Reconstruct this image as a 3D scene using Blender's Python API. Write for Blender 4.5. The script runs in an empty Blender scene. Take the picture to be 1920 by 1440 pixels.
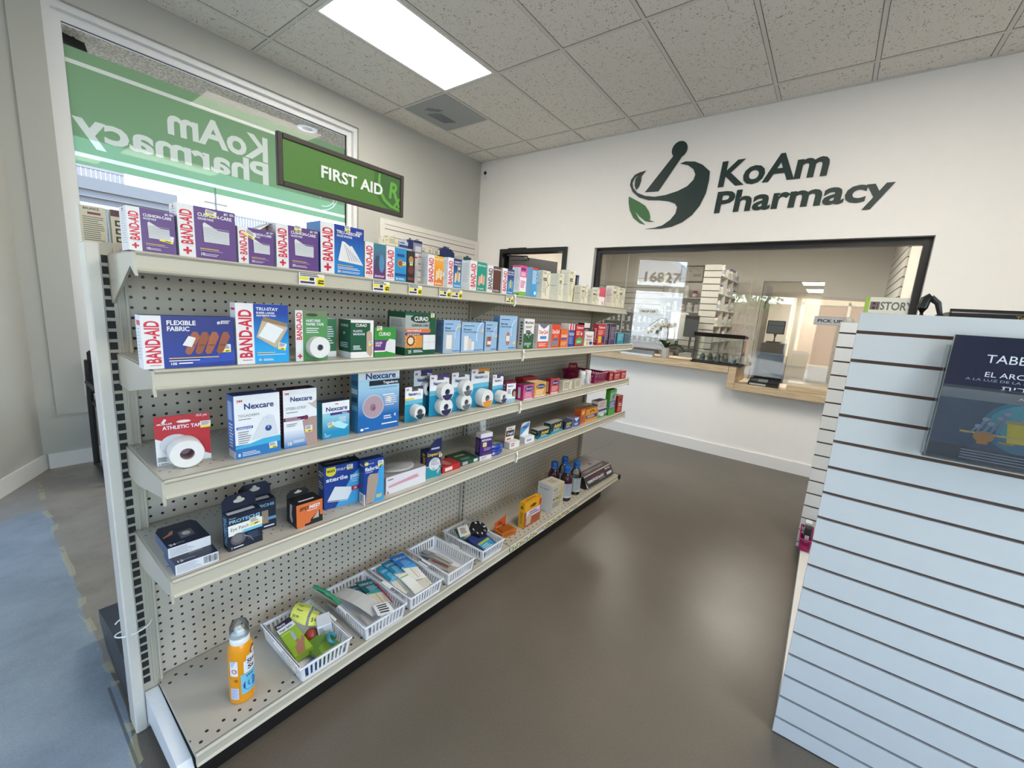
import bpy, bmesh, math, random
from mathutils import Vector, Matrix
random.seed(7)
C = bpy.context.scene.collection
SC = bpy.context.scene
R = math.radians

# ------------------------------------------------------------------ camera
cam_d = bpy.data.cameras.new('camera'); cam_d.sensor_fit = 'HORIZONTAL'; cam_d.sensor_width = 36.0
cam_d.lens = 36.0 * 779.02 / 1920; cam_d.clip_start = 0.02; cam_d.clip_end = 400
cam = bpy.data.objects.new('camera', cam_d); C.objects.link(cam)
_r = (0.607445, -0.791423, 0.068261); _u = (0.098035, 0.159964, 0.982243); _f = (0.788288, 0.589967, -0.174757)
cam.matrix_world = Matrix(((_r[0], _u[0], -_f[0], -0.22028), (_r[1], _u[1], -_f[1], -1.38551), (_r[2], _u[2], -_f[2], 1.23938), (0, 0, 0, 1)))
SC.camera = cam

# ------------------------------------------------------------------ world, sun, window portals, exposure
W = bpy.data.worlds.new('daylight'); SC.world = W; W.use_nodes = True
_n = W.node_tree.nodes; _l = W.node_tree.links
_bg = _n['Background']; _sky = _n.new('ShaderNodeTexSky'); _sky.sky_type = 'NISHITA'; _sky.sun_disc = False
_sky.sun_elevation = R(48); _sky.sun_rotation = R(115); _sky.air_density = 1.0; _sky.dust_density = 1.3; _sky.ozone_density = 1.5; _sky.altitude = 50
_bg.inputs[1].default_value = 0.8
_l.new(_sky.outputs[0], _bg.inputs[0])
_s = bpy.data.lights.new('sun', 'SUN'); _s.energy = 6.5; _s.angle = R(0.6); _s.color = (1.0, 0.94, 0.85)
sun = bpy.data.objects.new('sun', _s); C.objects.link(sun)
sun.rotation_euler = Vector((-0.55, 0.42, -0.72)).to_track_quat('-Z', 'Y').to_euler()
def portal(name, loc, direction, w, h):
    d = bpy.data.lights.new(name, 'AREA'); d.shape = 'RECTANGLE'; d.size = w; d.size_y = h; d.cycles.is_portal = True
    o = bpy.data.objects.new(name, d); C.objects.link(o); o.location = loc
    o.rotation_euler = Vector(direction).to_track_quat('-Z', 'Y').to_euler()
portal('portal_side', (1.25, 2.70, 1.67), (0, -1, 0), 2.0, 2.4)
portal('portal_front', (-1.88, -0.95, 1.02), (0.882, -0.471, 0), 3.3, 1.85)
portal('portal_door', (-0.53, 1.63, 1.25), (0.882, -0.471, 0), 1.1, 2.5)
_a = bpy.data.lights.new('added_right_fill', 'AREA'); _a.shape = 'RECTANGLE'; _a.size = 2.7; _a.size_y = 2.0; _a.energy = 18; _a.color = (0.86, 0.94, 1.0)  # added fill lamp brightening the shelf fronts; no such source is known
_o = bpy.data.objects.new('added_right_fill', _a); C.objects.link(_o); _o.location = (-0.5, -4.26, 1.4); _o.rotation_euler = Vector((0, 1, 0)).to_track_quat('-Z', 'Y').to_euler()
SC.view_settings.view_transform = 'Standard'; SC.view_settings.look = 'None'
SC.view_settings.gamma = 1.0; SC.view_settings.use_curve_mapping = False
SC.view_settings.exposure = 0.8
SC.cycles.use_denoising = True
SC.cycles.max_bounces = 10; SC.cycles.diffuse_bounces = 5; SC.cycles.glossy_bounces = 4; SC.cycles.transparent_max_bounces = 24
SC.cycles.caustics_reflective = False; SC.cycles.caustics_refractive = False
SC.cycles.sample_clamp_indirect = 6.0

# ------------------------------------------------------------------ materials (all procedural)
def lin(h):
    h = h.lstrip('#'); v = [int(h[i:i+2], 16) / 255 for i in (0, 2, 4)]
    return tuple((c / 12.92 if c <= 0.04045 else ((c + 0.055) / 1.055) ** 2.4) for c in v) + (1.0,)
_mats = {}
def nodes_of(name):
    m = bpy.data.materials.new(name); m.use_nodes = True
    return m, m.node_tree.nodes, m.node_tree.links, m.node_tree.nodes['Principled BSDF']
def P(h, rough=0.45, metal=0.0, var=0.05, scale=60.0, spec=0.5):
    """painted or printed surface with a faint mottled variation"""
    k = ('P', h, rough, metal, var, scale, spec)
    if k in _mats: return _mats[k]
    m, n, l, b = nodes_of('surface_' + h)
    tc = n.new('ShaderNodeTexCoord'); nz = n.new('ShaderNodeTexNoise'); nz.inputs['Scale'].default_value = scale
    l.new(tc.outputs['Object'], nz.inputs['Vector'])
    mr = n.new('ShaderNodeMapRange'); mr.inputs[3].default_value = 1 - var; mr.inputs[4].default_value = 1 + var * 0.4
    l.new(nz.outputs[0], mr.inputs[0])
    mx = n.new('ShaderNodeMix'); mx.data_type = 'RGBA'; mx.blend_type = 'MULTIPLY'; mx.inputs[0].default_value = 1
    mx.inputs[6].default_value = lin(h); l.new(mr.outputs[0], mx.inputs[7]); l.new(mx.outputs[2], b.inputs['Base Color'])
    b.inputs['Roughness'].default_value = rough; b.inputs['Metallic'].default_value = metal
    b.inputs['Specular IOR Level'].default_value = spec
    _mats[k] = m; return m
def grad(h0, h1, lo, hi, axis=2, rough=0.4):
    """printed colour blend between two heights of a pack (object coordinates, metres)"""
    k = ('G', h0, h1, lo, hi, axis)
    if k in _mats: return _mats[k]
    m, n, l, b = nodes_of('blend_' + h0 + '_' + h1)
    tc = n.new('ShaderNodeTexCoord'); sp = n.new('ShaderNodeSeparateXYZ'); l.new(tc.outputs['Object'], sp.inputs[0])
    mr = n.new('ShaderNodeMapRange'); mr.inputs[1].default_value = lo; mr.inputs[2].default_value = hi
    l.new(sp.outputs[axis], mr.inputs[0])
    mx = n.new('ShaderNodeMix'); mx.data_type = 'RGBA'; mx.inputs[6].default_value = lin(h0); mx.inputs[7].default_value = lin(h1)
    l.new(mr.outputs[0], mx.inputs[0]); l.new(mx.outputs[2], b.inputs['Base Color']); b.inputs['Roughness'].default_value = rough
    _mats[k] = m; return m
def glassy(name, tint=(1, 1, 1, 1), refl=0.10, rough=0.0, ior=1.5, gain=1.0):
    k = ('glass', name)
    if k in _mats: return _mats[k]
    m, n, l, b = nodes_of(name); n.remove(b); out = n['Material Output']
    t = n.new('ShaderNodeBsdfTransparent'); t.inputs[0].default_value = tint
    g = n.new('ShaderNodeBsdfGlossy'); g.inputs['Roughness'].default_value = rough
    f = n.new('ShaderNodeFresnel'); f.inputs[0].default_value = ior
    mm = n.new('ShaderNodeMath'); mm.operation = 'MULTIPLY'; mm.inputs[1].default_value = gain; mm.use_clamp = True; l.new(f.outputs[0], mm.inputs[0])
    mx = n.new('ShaderNodeMixShader'); l.new(mm.outputs[0], mx.inputs[0]); l.new(t.outputs[0], mx.inputs[1]); l.new(g.outputs[0], mx.inputs[2])
    l.new(mx.outputs[0], out.inputs[0]); _mats[k] = m; return m
def film(name, h, trans, translu=0.6):
    """thin coloured vinyl on glass: part lets light straight through, part glows with the light behind it"""
    k = ('film', name)
    if k in _mats: return _mats[k]
    m, n, l, b = nodes_of(name); n.remove(b); out = n['Material Output']
    t = n.new('ShaderNodeBsdfTransparent'); t.inputs[0].default_value = lin(h)
    d = n.new('ShaderNodeBsdfDiffuse'); d.inputs[0].default_value = lin(h)
    q = n.new('ShaderNodeBsdfTranslucent'); q.inputs[0].default_value = lin(h)
    a = n.new('ShaderNodeMixShader'); a.inputs[0].default_value = translu; l.new(d.outputs[0], a.inputs[1]); l.new(q.outputs[0], a.inputs[2])
    c = n.new('ShaderNodeMixShader'); c.inputs[0].default_value = trans; l.new(a.outputs[0], c.inputs[1]); l.new(t.outputs[0], c.inputs[2])
    l.new(c.outputs[0], out.inputs[0]); _mats[k] = m; return m
def glow(name, rgb, strength):
    k = ('glow', name)
    if k in _mats: return _mats[k]
    m, n, l, b = nodes_of(name); b.inputs['Emission Color'].default_value = rgb + (1,); b.inputs['Emission Strength'].default_value = strength
    b.inputs['Base Color'].default_value = (0.9, 0.9, 0.88, 1)
    _mats[k] = m; return m
def dots(name, h, hole, px, pz, r, ax=(0, 2), stagger=0.0, bands=None, rough=0.4):
    """painted steel punched with round holes on a grid of px by pz metres"""
    k = ('dots', name)
    if k in _mats: return _mats[k]
    m, n, l, b = nodes_of(name); tc = n.new('ShaderNodeTexCoord'); sp = n.new('ShaderNodeSeparateXYZ'); l.new(tc.outputs['Object'], sp.inputs[0])
    def M(op, a, c=None, v=None):
        q = n.new('ShaderNodeMath'); q.operation = op
        l.new(a, q.inputs[0])
        if c is not None: l.new(c, q.inputs[1])
        if v is not None: q.inputs[1].default_value = v
        return q.outputs[0]
    u = M('DIVIDE', sp.outputs[ax[0]], v=px); v = M('DIVIDE', sp.outputs[ax[1]], v=pz)
    if stagger:
        fl = M('FLOOR', v); fl = M('MODULO', fl, v=2.0); fl = M('ABSOLUTE', fl); u = M('ADD', u, M('MULTIPLY', fl, v=stagger))
    fu = M('MULTIPLY', M('SUBTRACT', M('FRACT', u), v=0.5), v=px); fv = M('MULTIPLY', M('SUBTRACT', M('FRACT', v), v=0.5), v=pz)
    d = M('SQRT', M('ADD', M('MULTIPLY', fu, fu), M('MULTIPLY', fv, fv)))
    mask = M('LESS_THAN', d, v=r)
    if bands:
        tot = None
        for lo, hi in bands:
            q = M('MULTIPLY', M('GREATER_THAN', sp.outputs[ax[1]], v=lo), M('LESS_THAN', sp.outputs[ax[1]], v=hi))
            tot = q if tot is None else M('ADD', tot, q)
        mask = M('MULTIPLY', mask, tot)
    nz = n.new('ShaderNodeTexNoise'); nz.inputs['Scale'].default_value = 9; l.new(tc.outputs['Object'], nz.inputs['Vector'])
    mr = n.new('ShaderNodeMapRange'); mr.inputs[3].default_value = 0.94; mr.inputs[4].default_value = 1.03; l.new(nz.outputs[0], mr.inputs[0])
    mm = n.new('ShaderNodeMix'); mm.data_type = 'RGBA'; mm.blend_type = 'MULTIPLY'; mm.inputs[0].default_value = 1; mm.inputs[6].default_value = lin(h); l.new(mr.outputs[0], mm.inputs[7])
    mx = n.new('ShaderNodeMix'); mx.data_type = 'RGBA'; l.new(mask, mx.inputs[0]); l.new(mm.outputs[2], mx.inputs[6]); mx.inputs[7].default_value = lin(hole)
    l.new(mx.outputs[2], b.inputs['Base Color']); b.inputs['Roughness'].default_value = rough
    _mats[k] = m; return m

# ------------------------------------------------------------------ glyphs (Blender's own built-in font, one mesh per character)
CH = "".join(chr(c) for c in range(33, 127)) + "™®©ÁÓÚ¢׳אבגדהוןזחטירתםל"
_gl = {}
def _glyphs():
    tmp = bpy.data.collections.new('tmp_glyphs'); C.children.link(tmp); obs = []
    for bold, off in ((0, 0.0), (1, 0.028)):
        for ch in CH + '|':
            for suf in ('', '|'):
                cu = bpy.data.curves.new('g', 'FONT'); cu.body = ch + suf; cu.offset = off; cu.resolution_u = 3; cu.fill_mode = 'FRONT'
                o = bpy.data.objects.new('g', cu); tmp.objects.link(o); obs.append((bold, ch, suf, o))
    dg = bpy.context.evaluated_depsgraph_get(); data = {}
    for bold, ch, suf, o in obs:
        me = bpy.data.meshes.new_from_object(o.evaluated_get(dg))
        data[(bold, ch, suf)] = ([tuple(v.co[:2]) for v in me.vertices], [tuple(p.vertices) for p in me.polygons]); bpy.data.meshes.remove(me)
    for bold in (0, 1):
        bar = max(v[0] for v in data[(bold, '|', '')][0])
        cap = max(v[1] for v in data[(bold, 'H', '')][0])
        for ch in CH:
            vs, fs = data[(bold, ch, '')]; v2 = data[(bold, ch, '|')][0]
            adv = (max(v[0] for v in v2) - bar) if v2 else 0.3
            _gl[(bold, ch)] = ([(x / cap, y / cap) for x, y in vs], fs, adv / cap)
    for b, ch, s, o in obs:
        cu = o.data; bpy.data.objects.remove(o); bpy.data.curves.remove(cu)
    C.children.unlink(tmp); bpy.data.collections.remove(tmp)
_glyphs()
def text2d(s, bold=0, track=0.0):
    V, F, x = [], [], 0.0
    for ch in s:
        g = _gl.get((bold, ch))
        if ch == ' ' or g is None: x += 0.40; continue
        o = len(V); V += [(a + x, b) for a, b in g[0]]; F += [tuple(i + o for i in f) for f in g[1]]; x += g[2] + track
    return V, F, x

# ------------------------------------------------------------------ mesh builder
class MB:
    def __init__(s): s.v, s.f, s.mi, s.mats = [], [], [], []
    def m(s, mat):
        if mat not in s.mats: s.mats.append(mat)
        return s.mats.index(mat)
    def add(s, vs, fs, mat):
        o = len(s.v); s.v += [tuple(v) for v in vs]; k = s.m(mat)
        for f in fs: s.f.append(tuple(i + o for i in f)); s.mi.append(k)
        return s
    def quad(s, a, b, c, d, mat): return s.add([a, b, c, d], [(0, 1, 2, 3)], mat)
    def box(s, x0, y0, z0, x1, y1, z1, mat, bev=0.0, **fm):
        if bev > 0:
            b = bev; P8 = []
            prof = [(x0 + b, y0), (x1 - b, y0), (x1, y0 + b), (x1, y1 - b), (x1 - b, y1), (x0 + b, y1), (x0, y1 - b), (x0, y0 + b)]
            ins = [(min(max(x, x0 + b), x1 - b), min(max(y, y0 + b), y1 - b)) for x, y in prof]
            rings = [[(x, y, z0) for x, y in ins], [(x, y, z0 + b) for x, y in prof], [(x, y, z1 - b) for x, y in prof], [(x, y, z1) for x, y in ins]]
            vs = sum(rings, []); fs = [tuple(range(7, -1, -1)), tuple(range(24, 32))]
            for r in range(3):
                for i in range(8): j = (i + 1) % 8; fs.append((r * 8 + i, r * 8 + j, r * 8 + 8 + j, r * 8 + 8 + i))
            return s.add(vs, fs, mat)
        v = [(x0, y0, z0), (x1, y0, z0), (x1, y1, z0), (x0, y1, z0), (x0, y0, z1), (x1, y0, z1), (x1, y1, z1), (x0, y1, z1)]
        F = dict(bottom=(3, 2, 1, 0), top=(4, 5, 6, 7), front=(0, 1, 5, 4), right=(1, 2, 6, 5), back=(2, 3, 7, 6), left=(3, 0, 4, 7))
        o = len(s.v); s.v += v
        for k, f in F.items(): s.f.append(tuple(i + o for i in f)); s.mi.append(s.m(fm.get(k, mat)))
        return s
    def prism(s, pts, a, b, axis, mat):
        """closed outline pts swept from a to b along axis ('x': pts are (y,z), 'y': (x,z), 'z': (x,y))"""
        def q(p, t): return (t, p[0], p[1]) if axis == 'x' else ((p[0], t, p[1]) if axis == 'y' else (p[0], p[1], t))
        n = len(pts); vs = [q(p, a) for p in pts] + [q(p, b) for p in pts]
        area = sum(pts[i][0] * pts[(i + 1) % n][1] - pts[(i + 1) % n][0] * pts[i][1] for i in range(n))
        flip = (area > 0) != (axis in 'xz')
        if b < a: flip = not flip
        fs = [tuple(range(n - 1, -1, -1)), tuple(range(n, 2 * n))] + [(i, (i + 1) % n, n + (i + 1) % n, n + i) for i in range(n)]
        if flip: fs = [tuple(reversed(f)) for f in fs]
        return s.add(vs, fs, mat)
    def lathe(s, prof, mat, c=(0, 0, 0), axis='z', n=24, sx=1.0, close=True):
        """profile of (radius, height) turned about an axis through c"""
        vs, fs, k = [], [], len(prof)
        for i in range(n):
            t = 2 * math.pi * i / n
            for r, h in prof:
                p = (r * math.cos(t) * sx, r * math.sin(t), h)
                if axis == 'y': p = (p[0], -p[2], p[1])
                if axis == 'x': p = (p[2], p[0], p[1])
                vs.append((c[0] + p[0], c[1] + p[1], c[2] + p[2]))
        for i in range(n):
            j = (i + 1) % n
            for q in range(k - 1): fs.append((i * k + q, j * k + q, j * k + q + 1, i * k + q + 1))
        if close:
            if prof[0][0] > 1e-6: fs.append(tuple(i * k for i in range(n - 1, -1, -1)))
            if prof[-1][0] > 1e-6: fs.append(tuple(i * k + k - 1 for i in range(n)))
        return s.add(vs, fs, mat)
    def tube(s, pts, r, mat, n=8, r1=None):
        P3 = [Vector(p) for p in pts]; vs, fs = [], []; up = Vector((0, 0, 1)); L = len(P3)
        for i, p in enumerate(P3):
            d = (P3[min(i + 1, L - 1)] - P3[max(i - 1, 0)]).normalized()
            a = d.cross(up); a = a.normalized() if a.length > 1e-4 else Vector((1, 0, 0)); b = a.cross(d)
            q = r if r1 is None else r + (r1 - r) * i / (L - 1)
            for j in range(n): t = 2 * math.pi * j / n; vs.append(p + a * (q * math.cos(t)) + b * (q * math.sin(t)))
        for i in range(L - 1):
            for j in range(n): k = (j + 1) % n; fs.append((i * n + j, i * n + k, i * n + n + k, i * n + n + j))
        fs.append(tuple(range(n - 1, -1, -1))); fs.append(tuple(range((L - 1) * n, L * n)))
        return s.add(vs, fs, mat)
    def ball(s, c, r, mat, n=12, sz=1.0):
        prof = [(max(r * math.sin(math.pi * i / n), 1e-5), -r * sz * math.cos(math.pi * i / n)) for i in range(n + 1)]
        return s.lathe(prof, mat, c, n=max(10, n), close=False)
    def build(s, name, parent=None, loc=None, rz=0.0, smooth=False, rot=None):
        me = bpy.data.meshes.new(name); me.from_pydata(s.v, [], s.f)
        for m in s.mats: me.materials.append(m)
        me.polygons.foreach_set('material_index', s.mi)
        if smooth:
            me.shade_smooth(); me.set_sharp_from_angle(angle=R(38))
        me.update(); o = bpy.data.objects.new(name, me); C.objects.link(o)
        if parent is not None: o.parent = parent
        if loc is not None: o.location = loc
        if rot is not None: o.rotation_euler = rot
        elif rz: o.rotation_euler = (0, 0, rz)
        return o
class Face:
    """a flat printable side of a pack; u,v run 0..1 over w by h metres"""
    def __init__(s, mb, o, U, V, w, h):
        s.mb, s.o, s.U, s.V = mb, Vector(o), Vector(U), Vector(V); s.N = s.U.cross(s.V); s.w, s.h, s.l = w, h, 0.0001
    def pt(s, a, b): return s.o + s.U * a + s.V * b + s.N * s.l
    def up(s): s.l += 0.00014
    def rect(s, u0, v0, u1, v1, m): return s.poly([(u0, v0), (u1, v0), (u1, v1), (u0, v1)], m)
    def poly(s, pts, m):
        s.mb.add([s.pt(a * s.w, b * s.h) for a, b in pts], [tuple(range(len(pts)))], m); s.up(); return s
    def ell(s, u, v, ru, rv, m, n=24, a0=0, a1=360):
        k = [(u + ru * math.cos(R(a0 + (a1 - a0) * i / n)), v + rv * math.sin(R(a0 + (a1 - a0) * i / n))) for i in range(n + (a1 - a0 < 360))]
        return s.poly(k, m)
    def disc(s, u, v, r, m, n=24): return s.ell(u, v, r, r * s.w / s.h, m, n)
    def ring(s, u, v, r, r2, m, n=28, a0=0, a1=360, asp=None):
        k = s.w / s.h if asp is None else asp
        vs, fs = [], []
        for i in range(n + 1):
            t = R(a0 + (a1 - a0) * i / n)
            for q in (r, r2): vs.append(s.pt((u + q * math.cos(t)) * s.w, (v + q * k * math.sin(t)) * s.h))
        for i in range(n): fs.append((2 * i, 2 * i + 2, 2 * i + 3, 2 * i + 1))
        s.mb.add(vs, fs, m); s.up(); return s
    def text(s, t, u, v, hh, m, b=1, al='L', fit=None, rot=0, shear=0.0, track=0.0):
        V, F, L = text2d(t, b, track); H = hh * (s.w if rot in (90, -90) else s.h)
        k = H if fit is None else fit * (s.h if rot in (90, -90) else s.w) / max(L, 1e-6)
        x0 = {'L': 0, 'C': -L * k / 2, 'R': -L * k}[al]; vs = []; ca, sa = math.cos(R(rot)), math.sin(R(rot))
        for x, y in V:
            X = x * k + x0 + shear * y * H; Y = y * H
            vs.append(s.pt(u * s.w + X * ca - Y * sa, v * s.h + X * sa + Y * ca))
        s.mb.add(vs, F, m); s.up(); return s
    def lines(s, u0, v0, u1, n, dv, m, t=0.35, rag=True):
        for i in range(n):
            e = u1 - (random.random() * 0.3 * (u1 - u0) if rag else 0); y = v0 - i * dv
            s.mb.add([s.pt(a * s.w, b * s.h) for a, b in ((u0, y - dv * t), (e, y - dv * t), (e, y), (u0, y))], [(0, 1, 2, 3)], m)
        s.up(); return s
    def cross(s, u, v, r, m):
        k = s.w / s.h; a = r * 0.3
        s.rect(u - r, v - a * k, u + r, v + a * k, m); return s.rect(u - a, v - r * k, u + a, v + r * k, m)
def faces(mb, w, d, h):
    """printable front, left, right and top of a box whose front-left-bottom corner is the origin"""
    return (Face(mb, (0, 0, 0), (1, 0, 0), (0, 0, 1), w, h), Face(mb, (0, d, 0), (0, -1, 0), (0, 0, 1), d, h),
            Face(mb, (w, 0, 0), (0, 1, 0), (0, 0, 1), d, h), Face(mb, (0, 0, h), (1, 0, 0), (0, 1, 0), w, d))
def tag(o, label, cat=None, group=None, kind=None):
    if label: o['label'] = label
    if cat: o['category'] = cat
    if group: o['group'] = group
    if kind: o['kind'] = kind
    return o
def empty(name, loc=(0, 0, 0), rz=0.0):
    o = bpy.data.objects.new(name, None); C.objects.link(o); o.location = loc; o.rotation_euler = (0, 0, rz); o.empty_display_size = 0.05
    return o
def struct(name, mb, parent=None, **k):
    o = mb.build(name, parent, **k)
    if parent is None: o['kind'] = 'structure'
    return o
WHITE = P('dddbda', 0.5); RED = P('c3122f'); BLACK = P('141416', 0.5); STRIP = P('d8d8dc', 0.4)

# ================================================================== THE ROOM
XB, YW, ZC = 4.079, 2.574, 3.094             # back wall, window wall, ceiling
FX, FY, DX, DY = 0.015, 2.574, -0.471, -0.882   # angled shop front: start and direction
def ft(t, off=0.0, z=0.0): return (FX + DX * t + DY * off, FY + DY * t - DX * off, z)   # off > 0 is outside
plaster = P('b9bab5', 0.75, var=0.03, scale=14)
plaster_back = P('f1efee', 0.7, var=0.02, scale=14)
white_trim = P('e8e8e8', 0.4, var=0.02)
alum = P('e4e6e8', 0.35, var=0.02)
black_al = P('17171a', 0.35)

def floor_mat():
    m, n, l, b = nodes_of('polished_concrete'); tc = n.new('ShaderNodeTexCoord'); sp = n.new('ShaderNodeSeparateXYZ'); l.new(tc.outputs['Object'], sp.inputs[0])
    def noise(s, det=5, rough=0.6):
        q = n.new('ShaderNodeTexNoise'); q.inputs['Scale'].default_value = s; q.inputs['Detail'].default_value = det; q.inputs['Roughness'].default_value = rough
        l.new(tc.outputs['Object'], q.inputs['Vector']); return q.outputs[0]
    def ramp(src, stops):
        r = n.new('ShaderNodeValToRGB'); e = r.color_ramp.elements
        while len(e) < len(stops): e.new(0.5)
        for k, (p, c) in zip(e, stops): k.position = p; k.color = lin(c)
        l.new(src, r.inputs[0]); return r.outputs[0]
    def math_(op, a, v):
        q = n.new('ShaderNodeMath'); q.operation = op
        for i, t in ((0, a), (1, v)):
            if isinstance(t, (int, float)): q.inputs[i].default_value = t
            else: l.new(t, q.inputs[i])
        return q.outputs[0]
    def mix(f, a, c, mode='MIX'):
        q = n.new('ShaderNodeMix'); q.data_type = 'RGBA'; q.blend_type = mode
        for i, t in ((0, f), (6, a), (7, c)):
            if isinstance(t, (int, float)): q.inputs[i].default_value = t
            elif isinstance(t, tuple): q.inputs[i].default_value = t
            else: l.new(t, q.inputs[i])
        return q.outputs[2]
    warm = ramp(noise(1.3, 3, 0.5), [(0.3, '5b544a'), (0.5, '61594e'), (0.7, '685f54')])
    cool = ramp(noise(3.1, 9, 0.65), [(0.3, '747f88'), (0.5, '87939c'), (0.72, '98a3ab')])
    edge = math_('ADD', sp.outputs[0], math_('MULTIPLY', math_('SUBTRACT', noise(2.6, 2), 0.5), 0.07))
    slab = math_('LESS_THAN', edge, -0.045)
    patch = ramp(noise(2.2, 3), [(0.44, '000000'), (0.52, 'ffffff')])
    far = math_('MULTIPLY', math_('GREATER_THAN', math_('ADD', sp.outputs[1], math_('MULTIPLY', noise(3, 3), 0.5)), 2.05), 1.0)
    slab = math_('MULTIPLY', slab, math_('SUBTRACT', 1.0, math_('MULTIPLY', far, 0.75)))
    mot = n.new('ShaderNodeMapRange'); mot.inputs[3].default_value = 0.9; mot.inputs[4].default_value = 1.1; l.new(noise(7, 6, 0.7), mot.inputs[0]); warm = mix(1.0, warm, mot.outputs[0], 'MULTIPLY')
    skylit = math_('GREATER_THAN', math_('ADD', sp.outputs[1], math_('MULTIPLY', noise(2.3, 2), 0.15)), 0.36)  # paler patch: window skylight behind the shelving, put into the floor colour
    skylit = math_('MULTIPLY', skylit, math_('LESS_THAN', sp.outputs[0], 2.6))
    warm = mix(math_('MULTIPLY', skylit, 0.75), warm, ramp(noise(5, 7, 0.65), [(0.3, '7f786d'), (0.5, '958d81'), (0.7, 'a39b8f')]))
    col = mix(slab, warm, cool)
    rim = math_('MULTIPLY', math_('LESS_THAN', math_('ABSOLUTE', math_('ADD', edge, 0.045), 0), 0.011), math_('GREATER_THAN', noise(6, 2), 0.5))
    col = mix(math_('MULTIPLY', rim, 0.55), col, lin('b3aa85'))
    sand = math_('GREATER_THAN', noise(9.0, 4), 0.72)
    col = mix(math_('MULTIPLY', math_('MULTIPLY', sand, slab), 0.5), col, lin('b5ab8c'))
    grit = n.new('ShaderNodeTexNoise'); grit.inputs['Scale'].default_value = 170; grit.inputs['Detail'].default_value = 2; l.new(tc.outputs['Object'], grit.inputs['Vector'])
    g = n.new('ShaderNodeMapRange'); g.inputs[3].default_value = 0.78; g.inputs[4].default_value = 1.2; l.new(grit.outputs[0], g.inputs[0])
    col = mix(1.0, col, g.outputs[0], 'MULTIPLY')
    # saw cut across the slab by the shelving, hairline crack further back
    cut = math_('LESS_THAN', math_('ABSOLUTE', math_('ADD', sp.outputs[0], 0.056), 0), 0.0035)
    cut = math_('MULTIPLY', cut, math_('LESS_THAN', sp.outputs[1], 0.22))
    wob = math_('ADD', sp.outputs[1], math_('MULTIPLY', math_('SUBTRACT', noise(3.5, 6, 0.75), 0.5), 0.16))
    crk = math_('LESS_THAN', math_('ABSOLUTE', math_('SUBTRACT', wob, 0.2), 0), 0.006)
    crk = math_('MULTIPLY', crk, math_('GREATER_THAN', sp.outputs[0], 2.55))
    col = mix(math_('MULTIPLY', math_('MAXIMUM', cut, crk), 0.65), col, lin('3a3a3a'))
    l.new(col, b.inputs['Base Color'])
    rr = n.new('ShaderNodeMapRange'); rr.inputs[3].default_value = 0.27; rr.inputs[4].default_value = 0.36; l.new(noise(1.5, 2), rr.inputs[0]); l.new(rr.outputs[0], b.inputs['Roughness'])
    bp = n.new('ShaderNodeBump'); bp.inputs['Strength'].default_value = 0.06; bp.inputs['Distance'].default_value = 0.004; l.new(noise(40), bp.inputs['Height']); l.new(bp.outputs[0], b.inputs['Normal'])
    return m
def tile_mat():
    m, n, l, b = nodes_of('mineral_fibre_tile'); tc = n.new('ShaderNodeTexCoord')
    v = n.new('ShaderNodeTexVoronoi'); v.inputs['Scale'].default_value = 95; v.inputs['Randomness'].default_value = 1; l.new(tc.outputs['Object'], v.inputs['Vector'])
    nz = n.new('ShaderNodeTexNoise'); nz.inputs['Scale'].default_value = 38; nz.inputs['Detail'].default_value = 3; l.new(tc.outputs['Object'], nz.inputs['Vector'])
    lt = n.new('ShaderNodeMath'); lt.operation = 'LESS_THAN'; l.new(v.outputs[0], lt.inputs[0])
    mr = n.new('ShaderNodeMapRange'); mr.inputs[1].default_value = 0.45; mr.inputs[2].default_value = 0.7; mr.inputs[3].default_value = 0.12; mr.inputs[4].default_value = 0.42; l.new(nz.outputs[0], mr.inputs[0]); l.new(mr.outputs[0], lt.inputs[1])
    mx = n.new('ShaderNodeMix'); mx.data_type = 'RGBA'; l.new(lt.outputs[0], mx.inputs[0]); mx.inputs[6].default_value = lin('e6e2dc'); mx.inputs[7].default_value = lin('8f897f')
    l.new(mx.outputs[2], b.inputs['Base Color']); b.inputs['Roughness'].default_value = 0.9
    return m
def stucco_mat(name, a, c, s=70):
    m, n, l, b = nodes_of(name); tc = n.new('ShaderNodeTexCoord'); nz = n.new('ShaderNodeTexNoise'); nz.inputs['Scale'].default_value = s; nz.inputs['Detail'].default_value = 4
    l.new(tc.outputs['Object'], nz.inputs['Vector']); r = n.new('ShaderNodeValToRGB'); r.color_ramp.elements[0].position = 0.38; r.color_ramp.elements[1].position = 0.62
    r.color_ramp.elements[0].color = lin(a); r.color_ramp.elements[1].color = lin(c); l.new(nz.outputs[0], r.inputs[0]); l.new(r.outputs[0], b.inputs['Base Color']); b.inputs['Roughness'].default_value = 0.95
    return m

mb = MB(); fl = floor_mat()
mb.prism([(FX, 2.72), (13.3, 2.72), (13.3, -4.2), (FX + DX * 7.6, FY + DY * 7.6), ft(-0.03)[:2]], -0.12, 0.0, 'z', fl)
struct('floor', mb)

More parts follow.
